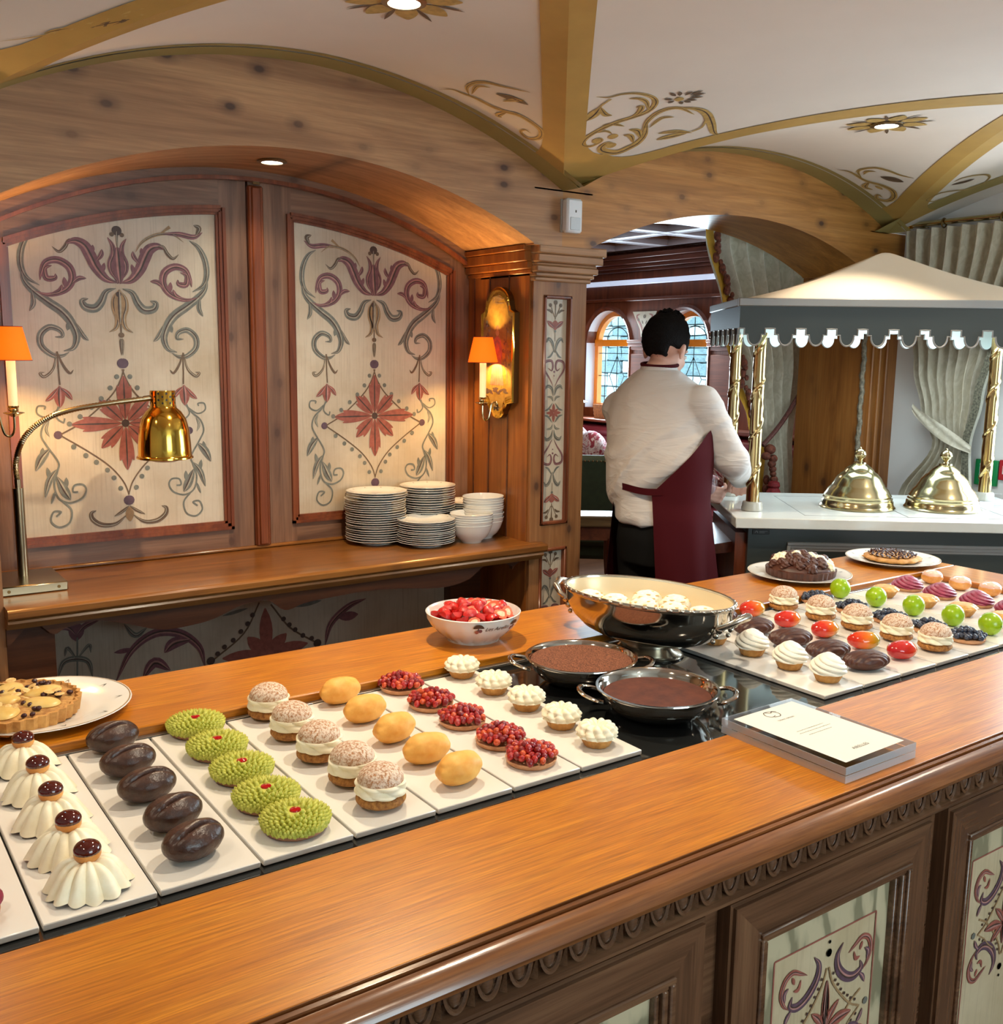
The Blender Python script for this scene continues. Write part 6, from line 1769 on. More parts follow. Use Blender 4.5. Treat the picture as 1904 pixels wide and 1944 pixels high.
def band_(u, v):
    z = 0.02 + 2.13 * v
    return (c1l(z) - 0.050 + 0.055 * u, 3.178 + 0.012 * math.sin(9 * z) + 0.006 * u, z)
g.grid(band_, 4, 60); g.build('mustard_border', M['yellow_cloth'], t, fix=False)
g = G()
for k in range(44):
    z = 0.10 + 2.03 * k / 44
    if 1.02 < z < 1.2:
        continue
    g.ell((c1l(z) - 0.012 + 0.010 * math.sin(k * 2.1), 3.158 + 0.008 * math.cos(k * 1.7), z), (0.017, 0.015, 0.024), 8, 6)
    g.ell((c1l(z) + 0.006 * math.cos(k), 3.150, z - 0.02), (0.011, 0.010, 0.014), 7, 5)
o = g.build('tassel_fringe', M['fringe'], t); o['kind'] = 'stuff'
g = G(); 
C_ = [Vector((3.945, 3.115, 1.395)).lerp(Vector((3.70, 3.12, 1.15)), i / 16) + Vector((0, 0, -0.02 * math.sin(PI * i / 16))) for i in range(17)]
g.tube(C_, 0.011, 8); g.build('tieback_cord', M['cord_rb'], t)
g = G()
for dx, z, r_ in ((0, 1.13, 0.028), (-0.02, 1.10, 0.022), (0.012, 1.085, 0.022), (0.004, 1.06, 0.020), (0.006, 1.035, 0.018), (0.006, 1.012, 0.016), (0.008, 0.985, 0.02)):
    g.ell((3.742 + dx * 1.5 + (1.13 - z) * 0.2, 3.112, z), (r_, r_, r_ * 0.9), 12, 8)
g.build('tassel_knots', M['fringe'], t)
g = G(); g.lathe([(0.012, 0.98), (0.026, 0.972), (0.030, 0.955), (0.024, 0.945), (0.030, 0.935), (0.040, 0.905), (0.044, 0.865), (0.043, 0.80), (0.0005, 0.795)], 36, c=(3.776, 3.105, 0), rf=lambda a, j, r, z: 1 + (0.06 * math.sin(18 * a) if z < 0.93 else 0)); g.build('tassel', M['tassel'], t)

rod = thing('curtain_rod', 'brass curtain rod with rings and ball finial at the room corner', 'curtain rod')
g = G(); g.tube([(4.085, 2.675, 2.142), (4.085, 1.55, 2.142)], 0.0115, 14); g.build('rod', M['brass_dull'], rod)
g = G(); g.lathe([(0.0005, 0.0), (0.010, 0.002), (0.019, 0.012), (0.020, 0.018), (0.014, 0.028), (0.016, 0.034), (0.0115, 0.038)], 20); g.xf(Matrix.Translation((4.085, 2.713, 2.142)) @ Matrix.Rotation(PI / 2, 4, 'X')); g.build('finial', M['brass'], rod)
g = G(); g.tube([(4.085, 2.655, 2.142), (4.148, 2.655, 2.142)], 0.007, 8); g.lathe([(0.0005, 0), (0.02, 0), (0.02, 0.004)], 16, c=(4.145, 2.655, 2.13)); g.build('bracket', M['brass_dull'], rod)
g = G(); g.tube([(4.085 + 0.019 * math.cos(a), 0, 0.019 * math.sin(a)) for a in [2 * PI * i / 20 for i in range(20)]], 0.0034, 6, closed=True); rme = g.me('ring', M['bronze'])
for k, y in enumerate((2.668, 2.552, 2.535, 2.49, 2.455, 2.42, 2.39, 2.36, 2.335, 2.322, 2.312, 2.25, 2.20)):
    o = bpy.data.objects.new('ring', rme); COL.objects.link(o); o.parent = rod; o.location = (0, y, 2.137); o.rotation_euler = (0, 0, rnd.uniform(-0.3, 0.3))
c2l = lerp_curve([(0.02, 2.690), (0.95, 2.630), (1.20, 2.490), (1.34, 2.555), (1.52, 2.602), (1.9, 2.670), (2.12, 2.685)])
c2r = lerp_curve([(0.02, 2.230), (0.95, 2.295), (1.20, 2.315), (1.40, 2.280), (1.65, 2.230), (2.12, 2.130)])
t, fn2 = drape('curtain', 'beige curtain on the brass rod, tied back with a cloth band', c2l, c2r, 4.075, 0.02, 2.118, 8, 0.030, 1.19, 'y', 4)
g = G()
def hold(u, v):
    q = u
    y = 2.575 - 0.285 * q
    z = 1.352 - 0.165 * q ** 0.8 + (v - 0.5) * (0.035 + 0.03 * math.sin(PI * q))
    return (4.028 - 0.012 * math.sin(PI * q) + 0.003 * math.sin(v * 9 + q * 7), y, z)
g.grid(hold, 24, 8); g.build('tieback_band', M['damask'], t, fix=False)
g = G()
def braid2(u, v):
    z = 0.02 + 2.06 * v
    return (4.036 + 0.004 * math.sin(z * 160) * math.sin(u * 20), c2r(z) - 0.012 + 0.034 * u, z)
g.grid(braid2, 6, 140); g.build('woven_braid', plain('grey_green_braid', srgb(104, 100, 84), 0.7, var=0.7, vs=110), t, fix=False)
# wall signs beside the window
t = thing('exit_sign', 'green wall sign with white pictogram beside the tied-back curtain', 'sign', (4.149, 2.275, 1.085))
g = G(); g.box(-0.012, 0, -0.05, 0.05, -0.055, 0.055, ch=0.002); g.build('sign_board', plain('exit_green', srgb(10, 130, 70), 0.4), t)
p = Paint(lambda u, v, l: (-0.0125 - l, u, v)); p.ribbon([(0.028, -0.03), (0.020, 0.0), (0.026, 0.03)], 0.016, 't', 0); p.dot((0.022, 0.034), 0.014, 0); p.ribbon([(-0.02, -0.03), (-0.02, 0.03)], 0.02, 'c', 0)
p.g.build('pictogram', M['porcelain'], t, smooth=False, fix=False)
t = thing('alarm_sign', 'red wall sign with white mark by the window', 'sign', (4.149, 2.185, 1.10))
g = G(); g.box(-0.012, 0, -0.06, 0.035, -0.04, 0.045, ch=0.002); g.build('sign_board', plain('alarm_red', srgb(170, 24, 34), 0.4), t)
p = Paint(lambda u, v, l: (-0.0125 - l, u, v)); p.ribbon([(0.008, -0.014), (0.008, 0.022)], 0.022, 'c', 0)
p.g.build('white_mark', M['porcelain'], t, smooth=False, fix=False)

# ---------------------------------------------------------------- the far room
XW = 5.60
def swapxy(g):
    g.v = [(y, x, z) for x, y, z in g.v]
    return g
WY = [(6.43, 0.272), (5.545, 0.255)]
SP, SILL = 1.645, 1.105
g = G()
edges = [9.0, 6.43 + 0.272, 6.43 - 0.272, 5.545 + 0.255, 5.545 - 0.255, 3.1]
g.box(edges[1], 9.0, XW, XW + 0.16, 0, 2.45); g.box(edges[3], edges[2], XW, XW + 0.16, 0, 2.45); g.box(3.1, edges[4], XW, XW + 0.16, 0, 2.45)
for cy, hw in WY:
    g.box(cy - hw, cy + hw, XW, XW + 0.16, 0, SILL)
    g.band(lambda s_: SP + math.sqrt(max(0, hw * hw - (s_ - cy) ** 2)), lambda s_: 2.45, cy - hw, cy + hw, 24, XW, XW + 0.16)
far = struct(swapxy(g).build('wall_far', M['mahog_z'], smooth=False))
M['orange_wood'] = plain('orange_window_frame', srgb(226, 130, 28), 0.4, var=0.08, vs=20)
M['white_reveal'] = plain('white_reveal', srgb(226, 226, 232), 0.6)
for wi, (cy, hw) in enumerate(WY):
    w_ = struct(bpy.data.objects.new('window_%d' % (wi + 2), None)); COL.objects.link(w_)
    def arch(r, x, n=24):
        return [(x, cy - r, SILL)] + [(x, cy + r * math.cos(PI - PI * i / n), SP + r * math.sin(PI - PI * i / n)) for i in range(n + 1)] + [(x, cy + r, SILL)]
    g = G()      # white reveal lining the opening
    A, B = arch(hw - 0.001, XW + 0.005), arch(hw - 0.001, XW + 0.16)
    n = len(A); g.add(A + B, [(i, i + 1, n + i + 1, n + i) for i in range(n - 1)])
    g.build('reveal', M['white_reveal'], w_, fix=False)
    g = G()
    for a, b, x0, x1 in ((hw - 0.002, hw - 0.042, XW + 0.10, XW + 0.15),):
        A, B, C2, D2 = arch(a, x0), arch(b, x0), arch(b, x1), arch(a, x1)
        n = len(A); g.add(A + B + C2 + D2, [(i, i + 1, n + i + 1, n + i) for i in range(n - 1)] + [(n + i, n + i + 1, 2 * n + i + 1, 2 * n + i) for i in range(n - 1)] + [(2 * n + i, 2 * n + i + 1, 3 * n + i + 1, 3 * n + i) for i in range(n - 1)])
    g.box(XW + 0.09, XW + 0.15, cy - hw + 0.01, cy + hw - 0.01, SP - 0.02, SP + 0.035)
    g.box(XW + 0.09, XW + 0.15, cy - hw + 0.01, cy + hw - 0.01, SILL, SILL + 0.035)
    g.build('orange_frame', M['orange_wood'], w_, smooth=False)
    g = G(); g.box(XW + 0.122, XW + 0.126, cy - hw + 0.02, cy + hw - 0.02, SILL + 0.02, SP + hw - 0.04)
    # trim the pane to the arch
    g = G(); P = [(q[1], q[2]) for q in arch(hw - 0.03, 0)]
    g.prism(P, XW + 0.122, XW + 0.126, 'x'); g.build('pane', M['pane'], w_, smooth=False)
    g = G()
    x = XW + 0.119
    zm = (SILL + SP) / 2
    LN = [[(cy, SILL + 0.03), (cy, SP + hw - 0.05)], [(cy - hw * 0.55, SILL + 0.03), (cy - hw * 0.55, SP - 0.02)], [(cy + hw * 0.55, SILL + 0.03), (cy + hw * 0.55, SP - 0.02)],
          [(cy, zm + 0.17), (cy + 0.09, zm), (cy, zm - 0.17), (cy - 0.09, zm), (cy, zm + 0.17)], [(cy - hw + 0.03, zm), (cy - 0.09, zm)], [(cy + 0.09, zm), (cy + hw - 0.03, zm)], [(cy - hw + .03, zm + .19), (cy + hw - .03, zm + .19)],
          [(cy + 0.13 * math.cos(PI * i / 12), SP + 0.035 + 0.10 * math.sin(PI * i / 12)) for i in range(13)], [(cy, SP + 0.14), (cy + 0.16, SP + 0.12)], [(cy, SP + 0.14), (cy - 0.16, SP + 0.12)]]
    for L_ in LN:
        g.tube([(x, a, b) for a, b in L_], 0.0035, 5)
    g.build('lead_came', M['black'], w_)
    g = G()
    A, B, C2 = arch(hw + 0.002, XW - 0.004), arch(hw + 0.022, XW - 0.018), arch(hw + 0.045, XW - 0.002)
    n = len(A); g.add(A + B + C2, [(i, i + 1, n + i + 1, n + i) for i in range(n - 1)] + [(n + i, n + i + 1, 2 * n + i + 1, 2 * n + i) for i in range(n - 1)])
    g.build('arch_moulding', M['mahog_z'], w_, fix=False)
g = G()
for ya, yb in ((5.545 + 0.262, 6.43 - 0.279), (5.00, 5.545 - 0.262), (6.43 + 0.279, 7.0)):
    for z0, z1, e in ((SP - 0.05, SP - 0.02, 0.012), (SP - 0.02, SP + 0.01, 0.025), (SP + 0.01, SP + 0.03, 0.035)):
        g.box(XW - e, XW, ya, yb, z0, z1, ch=0.003)
    g.box(XW - 0.012, XW, ya + 0.03, yb - 0.03, 0.9, SP - 0.08, ch=0.004)
g.build('pilaster_capital', M['mahog'], far)
g = G()
for z0, z1, e in ((2.215, 2.24, 0.03), (2.24, 2.27, 0.055), (2.27, 2.31, 0.075), (2.31, 2.345, 0.10), (1.985, 2.01, 0.02)):
    g.box(XW - e, XW, 3.1, 9.0, z0, z1, ch=0.004)
g.build('cornice', M['mahog'], far)
g = G(); g.box(XW - 0.055, XW - 0.02, 3.2, 8.5, 2.112, 2.150, ch=0.003); g.build('bright_strip', emis('cool_bright_strip', (0.66, 0.76, 1.0), 0.62, (0.7, 0.75, 0.85)), far)  # cornice strip whose bluish brightness is put in as emission
for ya, yb in ((5.545 + 0.262, 6.43 - 0.279), (4.85, 5.545 - 0.262)):
    ym = (ya + yb) / 2
    g = G(); hwid = 0.14
    tri = [(ym - hwid, 1.90), (ym + hwid, 1.90), (ym + 0.05, 1.76), (ym + 0.035, 1.70), (ym - 0.035, 1.70), (ym - 0.05, 1.76)]
    g.prism(tri, XW - 0.006, XW - 0.001, 'x'); sp_ = g.build('painted_spandrel', M['panel'], far, smooth=False)
    p = Paint(lambda u, v, l: (XW - 0.0065 - l, u, v))
    for s_ in (-1, 1):
        p.ribbon([(ym + s_ * 0.01, 1.72), (ym + s_ * 0.04, 1.79), (ym + s_ * 0.09, 1.86), (ym + s_ * 0.05, 1.88)], 0.018, 't', OK.index('R'))
        p.ribbon([(ym + s_ * 0.012, 1.80), (ym + s_ * 0.03, 1.83)], 0.012, 't', OK.index('B'))
        p.dot((ym + s_ * 0.07, 1.835), 0.022, OK.index('B'))
    p.ribbon([(ym, 1.72), (ym, 1.78)], 0.02, 't', OK.index('R')); p.dot((ym, 1.86), 0.03, OK.index('B'))
    p.build(sp_)
# coffered ceiling of the far room
M['coffer'] = wood('coffer_wood', srgb(110, 72, 44), srgb(138, 94, 60), srgb(156, 110, 74), 'x', 0.5, 0, 1.0)
M['coffer_pale'] = plain('pale_lilac_beading', srgb(216, 212, 216), 0.35)
g = G(); g.box(1.0, 5.8, 3.1, 9.0, 2.50, 2.56); cf = struct(g.build('ceiling', M['coffer_pale'], smooth=False))
g = G(); g2 = G(); g3 = G()
for k in range(10):
    y = 3.30 + 0.60 * k
    g3.box(1.0, 5.6, y - 0.05, y + 0.05, 2.38, 2.50)
    for e, z0, z1 in ((0.075, 2.42, 2.50), (0.10, 2.445, 2.50), (0.13, 2.47, 2.50)):
        g.box(1.0, 5.6, y - e, y + e, z0, z1)
    for s_ in (-0.055, 0.055):
        g2.box(1.0, 5.6, y + s_ - 0.006, y + s_ + 0.006, 2.376, 2.392)
for k in range(8):
    x = 1.35 + 0.60 * k
    g3.box(x - 0.05, x + 0.05, 3.1, 9.0, 2.381, 2.499)
    for e, z0, z1 in ((0.075, 2.421, 2.499), (0.10, 2.446, 2.499), (0.13, 2.471, 2.499)):
        g.box(x - e, x + e, 3.1, 9.0, z0, z1)
    for s_ in (-0.055, 0.055):
        g2.box(x + s_ - 0.006, x + s_ + 0.006, 3.1, 9.0, 2.377, 2.393)
g.build('coffer_beams', M['coffer'], cf, smooth=False)
g3.build('pale_beams', M['coffer_pale'], cf, smooth=False)
g2.build('coffer_beading', M['coffer_pale'], cf, smooth=False)
g = G(); g.box(0.9, 1.0, 3.3, 9.0, 0, 2.56); g.box(0.9, 5.8, 9.0, 9.1, 0, 2.56); g.box(4.25, 5.8, 3.0, 3.1, 0, 2.56)
struct(g.build('wall_far_side', M['mahog_z'], smooth=False))
g = G(); g.box(0.9, 2.33, 3.32, 3.4, 0, 2.56); struct(g.build('wall_niche_back', M['mahog_z'], smooth=False))
# garden wall outside, laid of single stones
gw = struct(bpy.data.objects.new('wall_garden', None)); COL.objects.link(gw)
g = G(); g.box(9.56, 9.7, 7.6, 13.6, 0.0, 2.6); g.build('mortar_core', plain('mortar', srgb(120, 130, 130), 0.9), gw, smooth=False)
sm_ = [plain('garden_stone_a', srgb(150, 156, 156), 0.9, var=0.25, vs=9, bump=0.4, bs=20, bd=0.02), plain('garden_stone_b', srgb(196, 200, 200), 0.9, var=0.2, vs=9, bump=0.4, bs=20, bd=0.02), plain('garden_stone_c', srgb(112, 122, 124), 0.9, var=0.3, vs=9, bump=0.4, bs=20, bd=0.02)]
stones = []
for q in range(6):
    b = bmesh.new(); bmesh.ops.create_cube(b, size=1.0); bmesh.ops.bevel(b, geom=b.edges[:], offset=0.08, segments=1, affect='EDGES')
    for v in b.verts:
        v.co += Vector((rnd.uniform(-.05, .05), rnd.uniform(-.06, .06), rnd.uniform(-.06, .06)))
    me = bpy.data.meshes.new('stone'); b.to_mesh(me); b.free(); me.materials.append(sm_[q % 3]); stones.append(me)
z = 0.45
while z < 2.5:
    hgt = rnd.uniform(0.12, 0.2)
    y = 8.4 + rnd.uniform(0, 0.2)
    while y < 12.4:
        L_ = rnd.uniform(0.24, 0.5)
        o = bpy.data.objects.new('stone', rnd.choice(stones)); COL.objects.link(o); o.parent = gw
        o.location = (9.54 + rnd.uniform(-0.02, 0.02), y + L_ / 2, z + hgt / 2); o.scale = (0.12, L_ - 0.015, hgt - 0.012)
        y += L_
    z += hgt
# seats and small things seen through the passage
M['maroon'] = plain('maroon_leather', srgb(112, 40, 48), 0.35, var=0.12, vs=12)
t = thing('banquette', 'long maroon leather banquette under the arched windows', 'bench', (5.33, 5.6, 0))
g = G(); g.box(-0.22, 0.22, -1.3, 1.5, 0.12, 0.46, ch=0.03); g.build('seat', M['maroon'], t)
g = G(); g.box(0.10, 0.22, -1.3, 1.5, 0.46, 0.93, ch=0.03); g.tube([(0.13, -1.3, 0.93), (0.13, 1.5, 0.93)], 0.05, 14); g.build('backrest', M['maroon'], t)
g = G(); g.box(-0.18, 0.22, -1.28, 1.48, 0, 0.12); g.build('plinth', M['mahog'], t, smooth=False)
def floral(name, base, spot):
    n = N(name)
    f = n.noise(n.coord((14, 14, 14)), 1.0, 2, 0.5, 2.0)
    n.set(color=n.ramp(f, [(0.40, base), (0.5, srgb(236, 226, 226)), (0.60, spot)]), rough=0.8)
    return n.mat
FL = floral('floral_chintz', srgb(150, 50, 66), srgb(196, 120, 130))
for i, (y, zz, lab) in enumerate(((6.33, 0.80, 'floral pink and white cushion on the banquette beside the pillar'), (6.12, 0.76, 'floral pink and white cushion on the banquette beside the white shirt'), (4.78, 0.86, 'pink cushion on the banquette behind the cart posts'))):
    o = None
    g = G(); g.ell((0, 0, 0), (0.09, 0.21, 0.19), 24, 14, fn=lambda d: 1 + 0.25 * abs(d.y * d.z) * 2); o = g.build('cushion', FL, None, (5.17, y, zz)); o.rotation_euler = (0, -0.25, 0)
    tag(o, lab, 'cushion', 'cushions on the banquette')
t = thing('table_lamp', 'pale table lamp with flared shade in front of the arched window', 'lamp', (5.05, 6.30, 0.72))
g = G(); g.lathe([(0.0005, 0), (0.07, 0), (0.075, 0.02), (0.03, 0.05), (0.02, 0.09), (0.045, 0.16), (0.05, 0.24), (0.02, 0.33), (0.012, 0.40), (0.0005, 0.40)], 28); g.build('base', plain('pale_blue_ceramic', srgb(186, 206, 214), 0.25), t)
g = G(); g.lathe([(0.055, 0.62), (0.062, 0.58), (0.085, 0.53), (0.13, 0.485), (0.19, 0.46), (0.188, 0.455), (0.12, 0.48), (0.06, 0.56)], 36); g.build('lamp_shade', plain('white_shade', srgb(226, 224, 220), 0.7), t)
g = G(); g.tube([(0, 0, 0.4), (0, 0, 0.6)], 0.005, 6); g.build('stem', M['brass_dull'], t)
t = thing('side_table', 'small dark side table carrying the pale lamp', 'table', (5.05, 6.30, 0))
g = G(); g.lathe([(0.0005, 0.69), (0.2, 0.69), (0.205, 0.70), (0.2, 0.72), (0.0005, 0.72)], 32); g.build('tabletop', M['mahog'], t)
g = G(); g.lathe([(0.0005, 0), (0.14, 0), (0.13, 0.03), (0.03, 0.06), (0.03, 0.69)], 20); g.build('pedestal', M['mahog'], t)
t = thing('basket', 'brown wicker basket on the window sill', 'basket', (5.52, 6.28, SILL - 0.09))
g = G()
def wk(u, v):
    a = 2 * PI * u
    r = 0.10 + 0.02 * v + 0.004 * math.sin(24 * a + (PI if int(v * 8) % 2 else 0))
    sx = max(min(r * 1.5 * math.cos(a), 0.075), -0.075)
    return (sx, 1.2 * r * math.sin(a), 0.13 * v)
g.grid(wk, 96, 8, cu=True); g.build('woven_body', plain('wicker', srgb(140, 82, 34), 0.7, var=0.4, vs=60), t)
g = G(); g.box(-0.07, 0.07, -0.11, 0.11, 0.0, 0.012); g.build('base', plain('wicker_dark', srgb(90, 52, 24), 0.7), t, smooth=False)
g = G(); g.box(XW - 0.20, XW + 0.10, 4.2, 7.8, SILL - 0.10, SILL - 0.075, ch=0.006); struct(g.build('sill', M['mahog'], far))
t = thing('armchair', 'green upholstered armchair back edged with brass studs behind the table', 'chair', (3.92, 4.62, 0), 0.9)
M['green_cloth'] = plain('dark_green_cloth', srgb(52, 58, 34), 0.8, var=0.12, vs=30)
g = G(); g.box(-0.04, 0.06, -0.33, 0.33, 0.40, 0.955, ch=0.03); g.build('backrest', M['green_cloth'], t)
g = G(); g.box(0.04, 0.55, -0.32, 0.32, 0.30, 0.46, ch=0.03); g.build('seat', M['green_cloth'], t)
g = G()
for k in range(26):
    g.ell((-0.042, -0.30 + 0.6 * k / 25, 0.925), (0.004, 0.006, 0.006), 6, 5)
g.build('brass_studs', M['brass_dull'], t)
for x, y in ((-0.01, -0.28), (-0.01, 0.28), (0.5, -0.28), (0.5, 0.28)):
    g = G(); g.tube([(x, y, 0), (x, y, 0.32)], [0.016, 0.024], 10); g.build('leg', M['mahog_z'], t)
for s_ in (-1, 1):
    g = G(); g.box(0.0, 0.48, s_ * 0.33 - 0.035, s_ * 0.33 + 0.035, 0.42, 0.64, ch=0.025); g.build('arm', M['green_cloth'], t)
t = thing('console_table', 'narrow wooden console table with pale polished top behind the pillar', 'table', (3.02, 3.92, 0), -0.62)
g = G(); g.box(-0.42, 0.42, -0.09, 0.09, 0.72, 0.775, ch=0.006); g.build('tabletop', wood('table_top', srgb(90, 60, 34), srgb(126, 90, 54), srgb(150, 112, 70), 'x', 0.3, 0, 1.0, coat=0.2), t)
g = G(); g.box(-0.38, 0.38, -0.07, 0.07, 0.65, 0.72); g.build('frame', M['mahog'], t, smooth=False)
for x in (-0.35, 0.35):
    for y in (-0.05, 0.05):
        g = G(); g.lathe([(0.0005, 0), (0.022, 0), (0.026, 0.03), (0.02, 0.1), (0.032, 0.3), (0.024, 0.42), (0.034, 0.55), (0.034, 0.66)], 14, c=(x, y, 0)); g.build('leg', M['mahog_z'], t)

# ---------------------------------------------------------------- the person at the cart
P0 = thing('person', 'dark-haired person in white shirt and burgundy apron holding a glass beside the cart', 'person', (2.53, 2.58, 0), math.radians(-35.1))
S_ = Vector((0.727, -0.687, 0))       # towards the person's own right
N_ = Vector((0.687, 0.727, 0))        # the way the person faces
M['skin'] = food('skin', srgb(206, 156, 136), srgb(222, 174, 154), 14, 0.5, 0.06, 120, 0.001, sss=0.15)
M['hair'] = plain('black_hair', (0.005, 0.004, 0.004), 0.7, spec=0.12, var=0.4, vs=200, bump=0.8, bs=240, bd=0.006)
M['shirt'] = plain('white_shirt_cotton', srgb(200, 195, 192), 0.8, bump=0.05, bs=500, bd=0.0006, sheen=0.2)
M['shirt'] = None
def shirt_mat():
    n = N('white_shirt_cotton')
    n.set(color=srgb(200, 195, 192), rough=0.8, sheen=0.2)
    f = n.noise(n.coord((3.2, 7, 15), (0.2, 0.75, 0.3)), 1.0, 3, 0.5, 0.6)
    f = n.ramp(f, [(0.30, (0, 0, 0)), (0.5, (1, 1, 1)), (0.72, (0.1, 0.1, 0.1))])
    n.bump(f, 0.35, 0.010)
    return n.mat
M['shirt'] = shirt_mat()
M['apron'] = plain('burgundy_apron', srgb(66, 5, 15), 0.85, spec=0.2, bump=0.05, bs=600, bd=0.0006)
M['trousers'] = plain('black_trousers', (0.008, 0.008, 0.008), 0.85, spec=0.1)
M['shoe'] = plain('black_shoe', (0.01, 0.01, 0.01), 0.3)
def capsule(g, P, R, n=12):
    g.tube(P, R, n)
    for p_, r_ in zip(P, R):
        g.ell(p_, (r_, r_, r_), n, 8)
def loft(g, rings, n=36):
    """rings: (centre, half width across, half depth, tilt) -> closed body of ellipses"""
    V = []
    for c, a, b, k in rings:
        for i in range(n):
            q = 2 * PI * i / n
            d = S_ * (a * math.cos(q)) + N_ * (b * math.sin(q))
            V.append((c[0] + d.x, c[1] + d.y, c[2] + k * d.x))
    m = len(rings)
    F = [(j * n + i, j * n + (i + 1) % n, (j + 1) * n + (i + 1) % n, (j + 1) * n + i) for j in range(m - 1) for i in range(n)]
    F += [tuple(range(n - 1, -1, -1)), tuple(range((m - 1) * n, m * n))]
    g.add(V, F)
def fused(g, name, mat_, voxel, smooth_n, fold=None):
    """overlapping closed pieces grown into one continuous surface"""
    tmp = g.build('body_form', mat_, None, fix=True)
    md = tmp.modifiers.new('r', 'REMESH'); md.mode = 'VOXEL'; md.voxel_size = voxel; md.use_smooth_shade = True
    ms = tmp.modifiers.new('s', 'SMOOTH'); ms.iterations = smooth_n; ms.factor = 0.5
    dg = bpy.context.evaluated_depsgraph_get()
    me = bpy.data.meshes.new_from_object(tmp.evaluated_get(dg))
    bpy.data.objects.remove(tmp)
    if fold:
        nm = [v.normal.copy() for v in me.vertices]
        for v, q in zip(me.vertices, nm):
            v.co += q * fold(v.co)
    me.materials.clear(); me.materials.append(mat_)
    me.shade_smooth()
    o = bpy.data.objects.new(name, me); COL.objects.link(o); o.parent = P0
    return o
HC = Vector((0.012, 0.104, 1.594))
shR, elR, wrR = Vector((0.120, -0.046, 1.402)), Vector((0.232, -0.050, 1.200)), Vector((0.338, 0.190, 1.100))
shL, elL, wrL = Vector((-0.138, 0.180, 1.368)), Vector((-0.010, 0.350, 1.140)), Vector((0.165, 0.325, 1.062))
g = G()
Hm = Matrix.Rotation(math.atan2(N_.y, N_.x), 3, 'Z') @ Matrix.Rotation(0.36, 3, 'Y')     # head frame: x forward, bowed
def hp(x, y, z):
    return HC + Hm @ Vector((x, y, z))
def hell(c, r, n=18, m=12, fn=None):
    h = G(); h.ell((0, 0, 0), r, n, m, fn=fn)
    g.add([hp(c[0] + v[0], c[1] + v[1], c[2] + v[2]) for v in h.v], h.f)
hell((-0.008, 0, 0.022), (0.092, 0.074, 0.086), 28, 18)       # skull
hell((0.028, 0, -0.040), (0.062, 0.058, 0.066))                # face
hell((0.048, 0, -0.084), (0.034, 0.036, 0.026))                # chin and jaw
hell((0.088, 0, -0.022), (0.016, 0.011, 0.022)); hell((0.098, 0, -0.036), (0.012, 0.013, 0.010))   # nose
hell((0.084, 0, -0.064), (0.012, 0.022, 0.005)); hell((0.083, 0, -0.072), (0.011, 0.018, 0.006))   # lips
hell((0.074, 0, 0.010), (0.016, 0.050, 0.010))                 # brow
for s in (1, -1):
    hell((0.052, s * 0.036, -0.040), (0.026, 0.018, 0.022))    # cheek
    hell((-0.006, s * 0.077, -0.020), (0.017, 0.008, 0.031)); hell((-0.010, s * 0.084, -0.012), (0.013, 0.005, 0.021))   # ear
capsule(g, [HC + Vector((-0.018, -0.012, -0.075)), (-0.022, 0.066, 1.50), (-0.022, 0.062, 1.44)], [0.054, 0.055, 0.062])
loft(g, [((-0.005, -0.010, 0.90), 0.150, 0.110, 0), ((-0.010, 0.004, 1.10), 0.140, 0.100, 0), ((-0.022, 0.058, 1.30), 0.165, 0.105, 0), ((-0.022, 0.070, 1.40), 0.150, 0.090, 0), ((-0.020, 0.070, 1.46), 0.07, 0.06, 0)], 24)
for sh_, el_, wr_ in ((shR, elR, wrR), (shL, elL, wrL)):
    capsule(g, [sh_, sh_.lerp(el_, 0.5), el_, el_.lerp(wr_, 0.4), wr_], [0.048, 0.044, 0.038, 0.038, 0.027])
def hand(wr, fw, up, side, curl, L=0.175):
    """palm and five fingers; fw along the hand, up = back of the hand, side = towards the thumb"""
    fw, up, side = fw.normalized(), up.normalized(), side.normalized()
    pc = wr + fw * 0.048
    for d in (-0.026, -0.009, 0.009, 0.026):
        capsule(g, [wr + fw * 0.004 + side * d * 0.7, pc + side * d, wr + fw * 0.088 + side * d], [0.016, 0.0145, 0.0105], 10)
    for k, (d, ln) in enumerate(((0.029, 0.068), (0.010, 0.078), (-0.009, 0.073), (-0.027, 0.058))):
        b = wr + fw * 0.088 + side * d
        P, R, a = [b], [0.0098], 0.35 * curl
        for q, (f_, r_) in enumerate(((0.45, 0.0092), (0.32, 0.0084), (0.23, 0.0072))):
            b = b + (fw * math.cos(a) - up * math.sin(a)) * ln * f_
            P.append(b); R.append(r_)
            a += (0.75 + 0.06 * k) * curl
        capsule(g, P, R, 10)
    b = wr + fw * 0.022 + side * 0.026
    P = [b, b + (side * 0.75 + fw * 0.6 - up * 0.3) * 0.030, b + (side * 0.75 + fw * 0.6 - up * 0.3) * 0.030 + (fw * 0.9 + side * 0.1 - up * 0.55) * 0.030, b + (side * 0.75 + fw * 0.6 - up * 0.3) * 0.030 + (fw * 0.9 + side * 0.1 - up * 0.55) * 0.030 + (fw * 0.85 - side * 0.35 - up * 0.45) * 0.024]
    capsule(g, P, [0.014, 0.0115, 0.0100, 0.0085], 10)
hand(wrL + Vector((0.012, -0.004, -0.006)), Vector((0.80, -0.45, -0.30)), Vector((-0.25, -0.75, -0.55)), Vector((0.25, 0.45, 0.85)), 1.05)
hand(wrR + Vector((0.010, 0.012, -0.006)), Vector((0.10, 0.97, -0.20)), Vector((0.10, 0.20, 1.0)), Vector((-0.95, 0.10, 0.10)), 0.7)
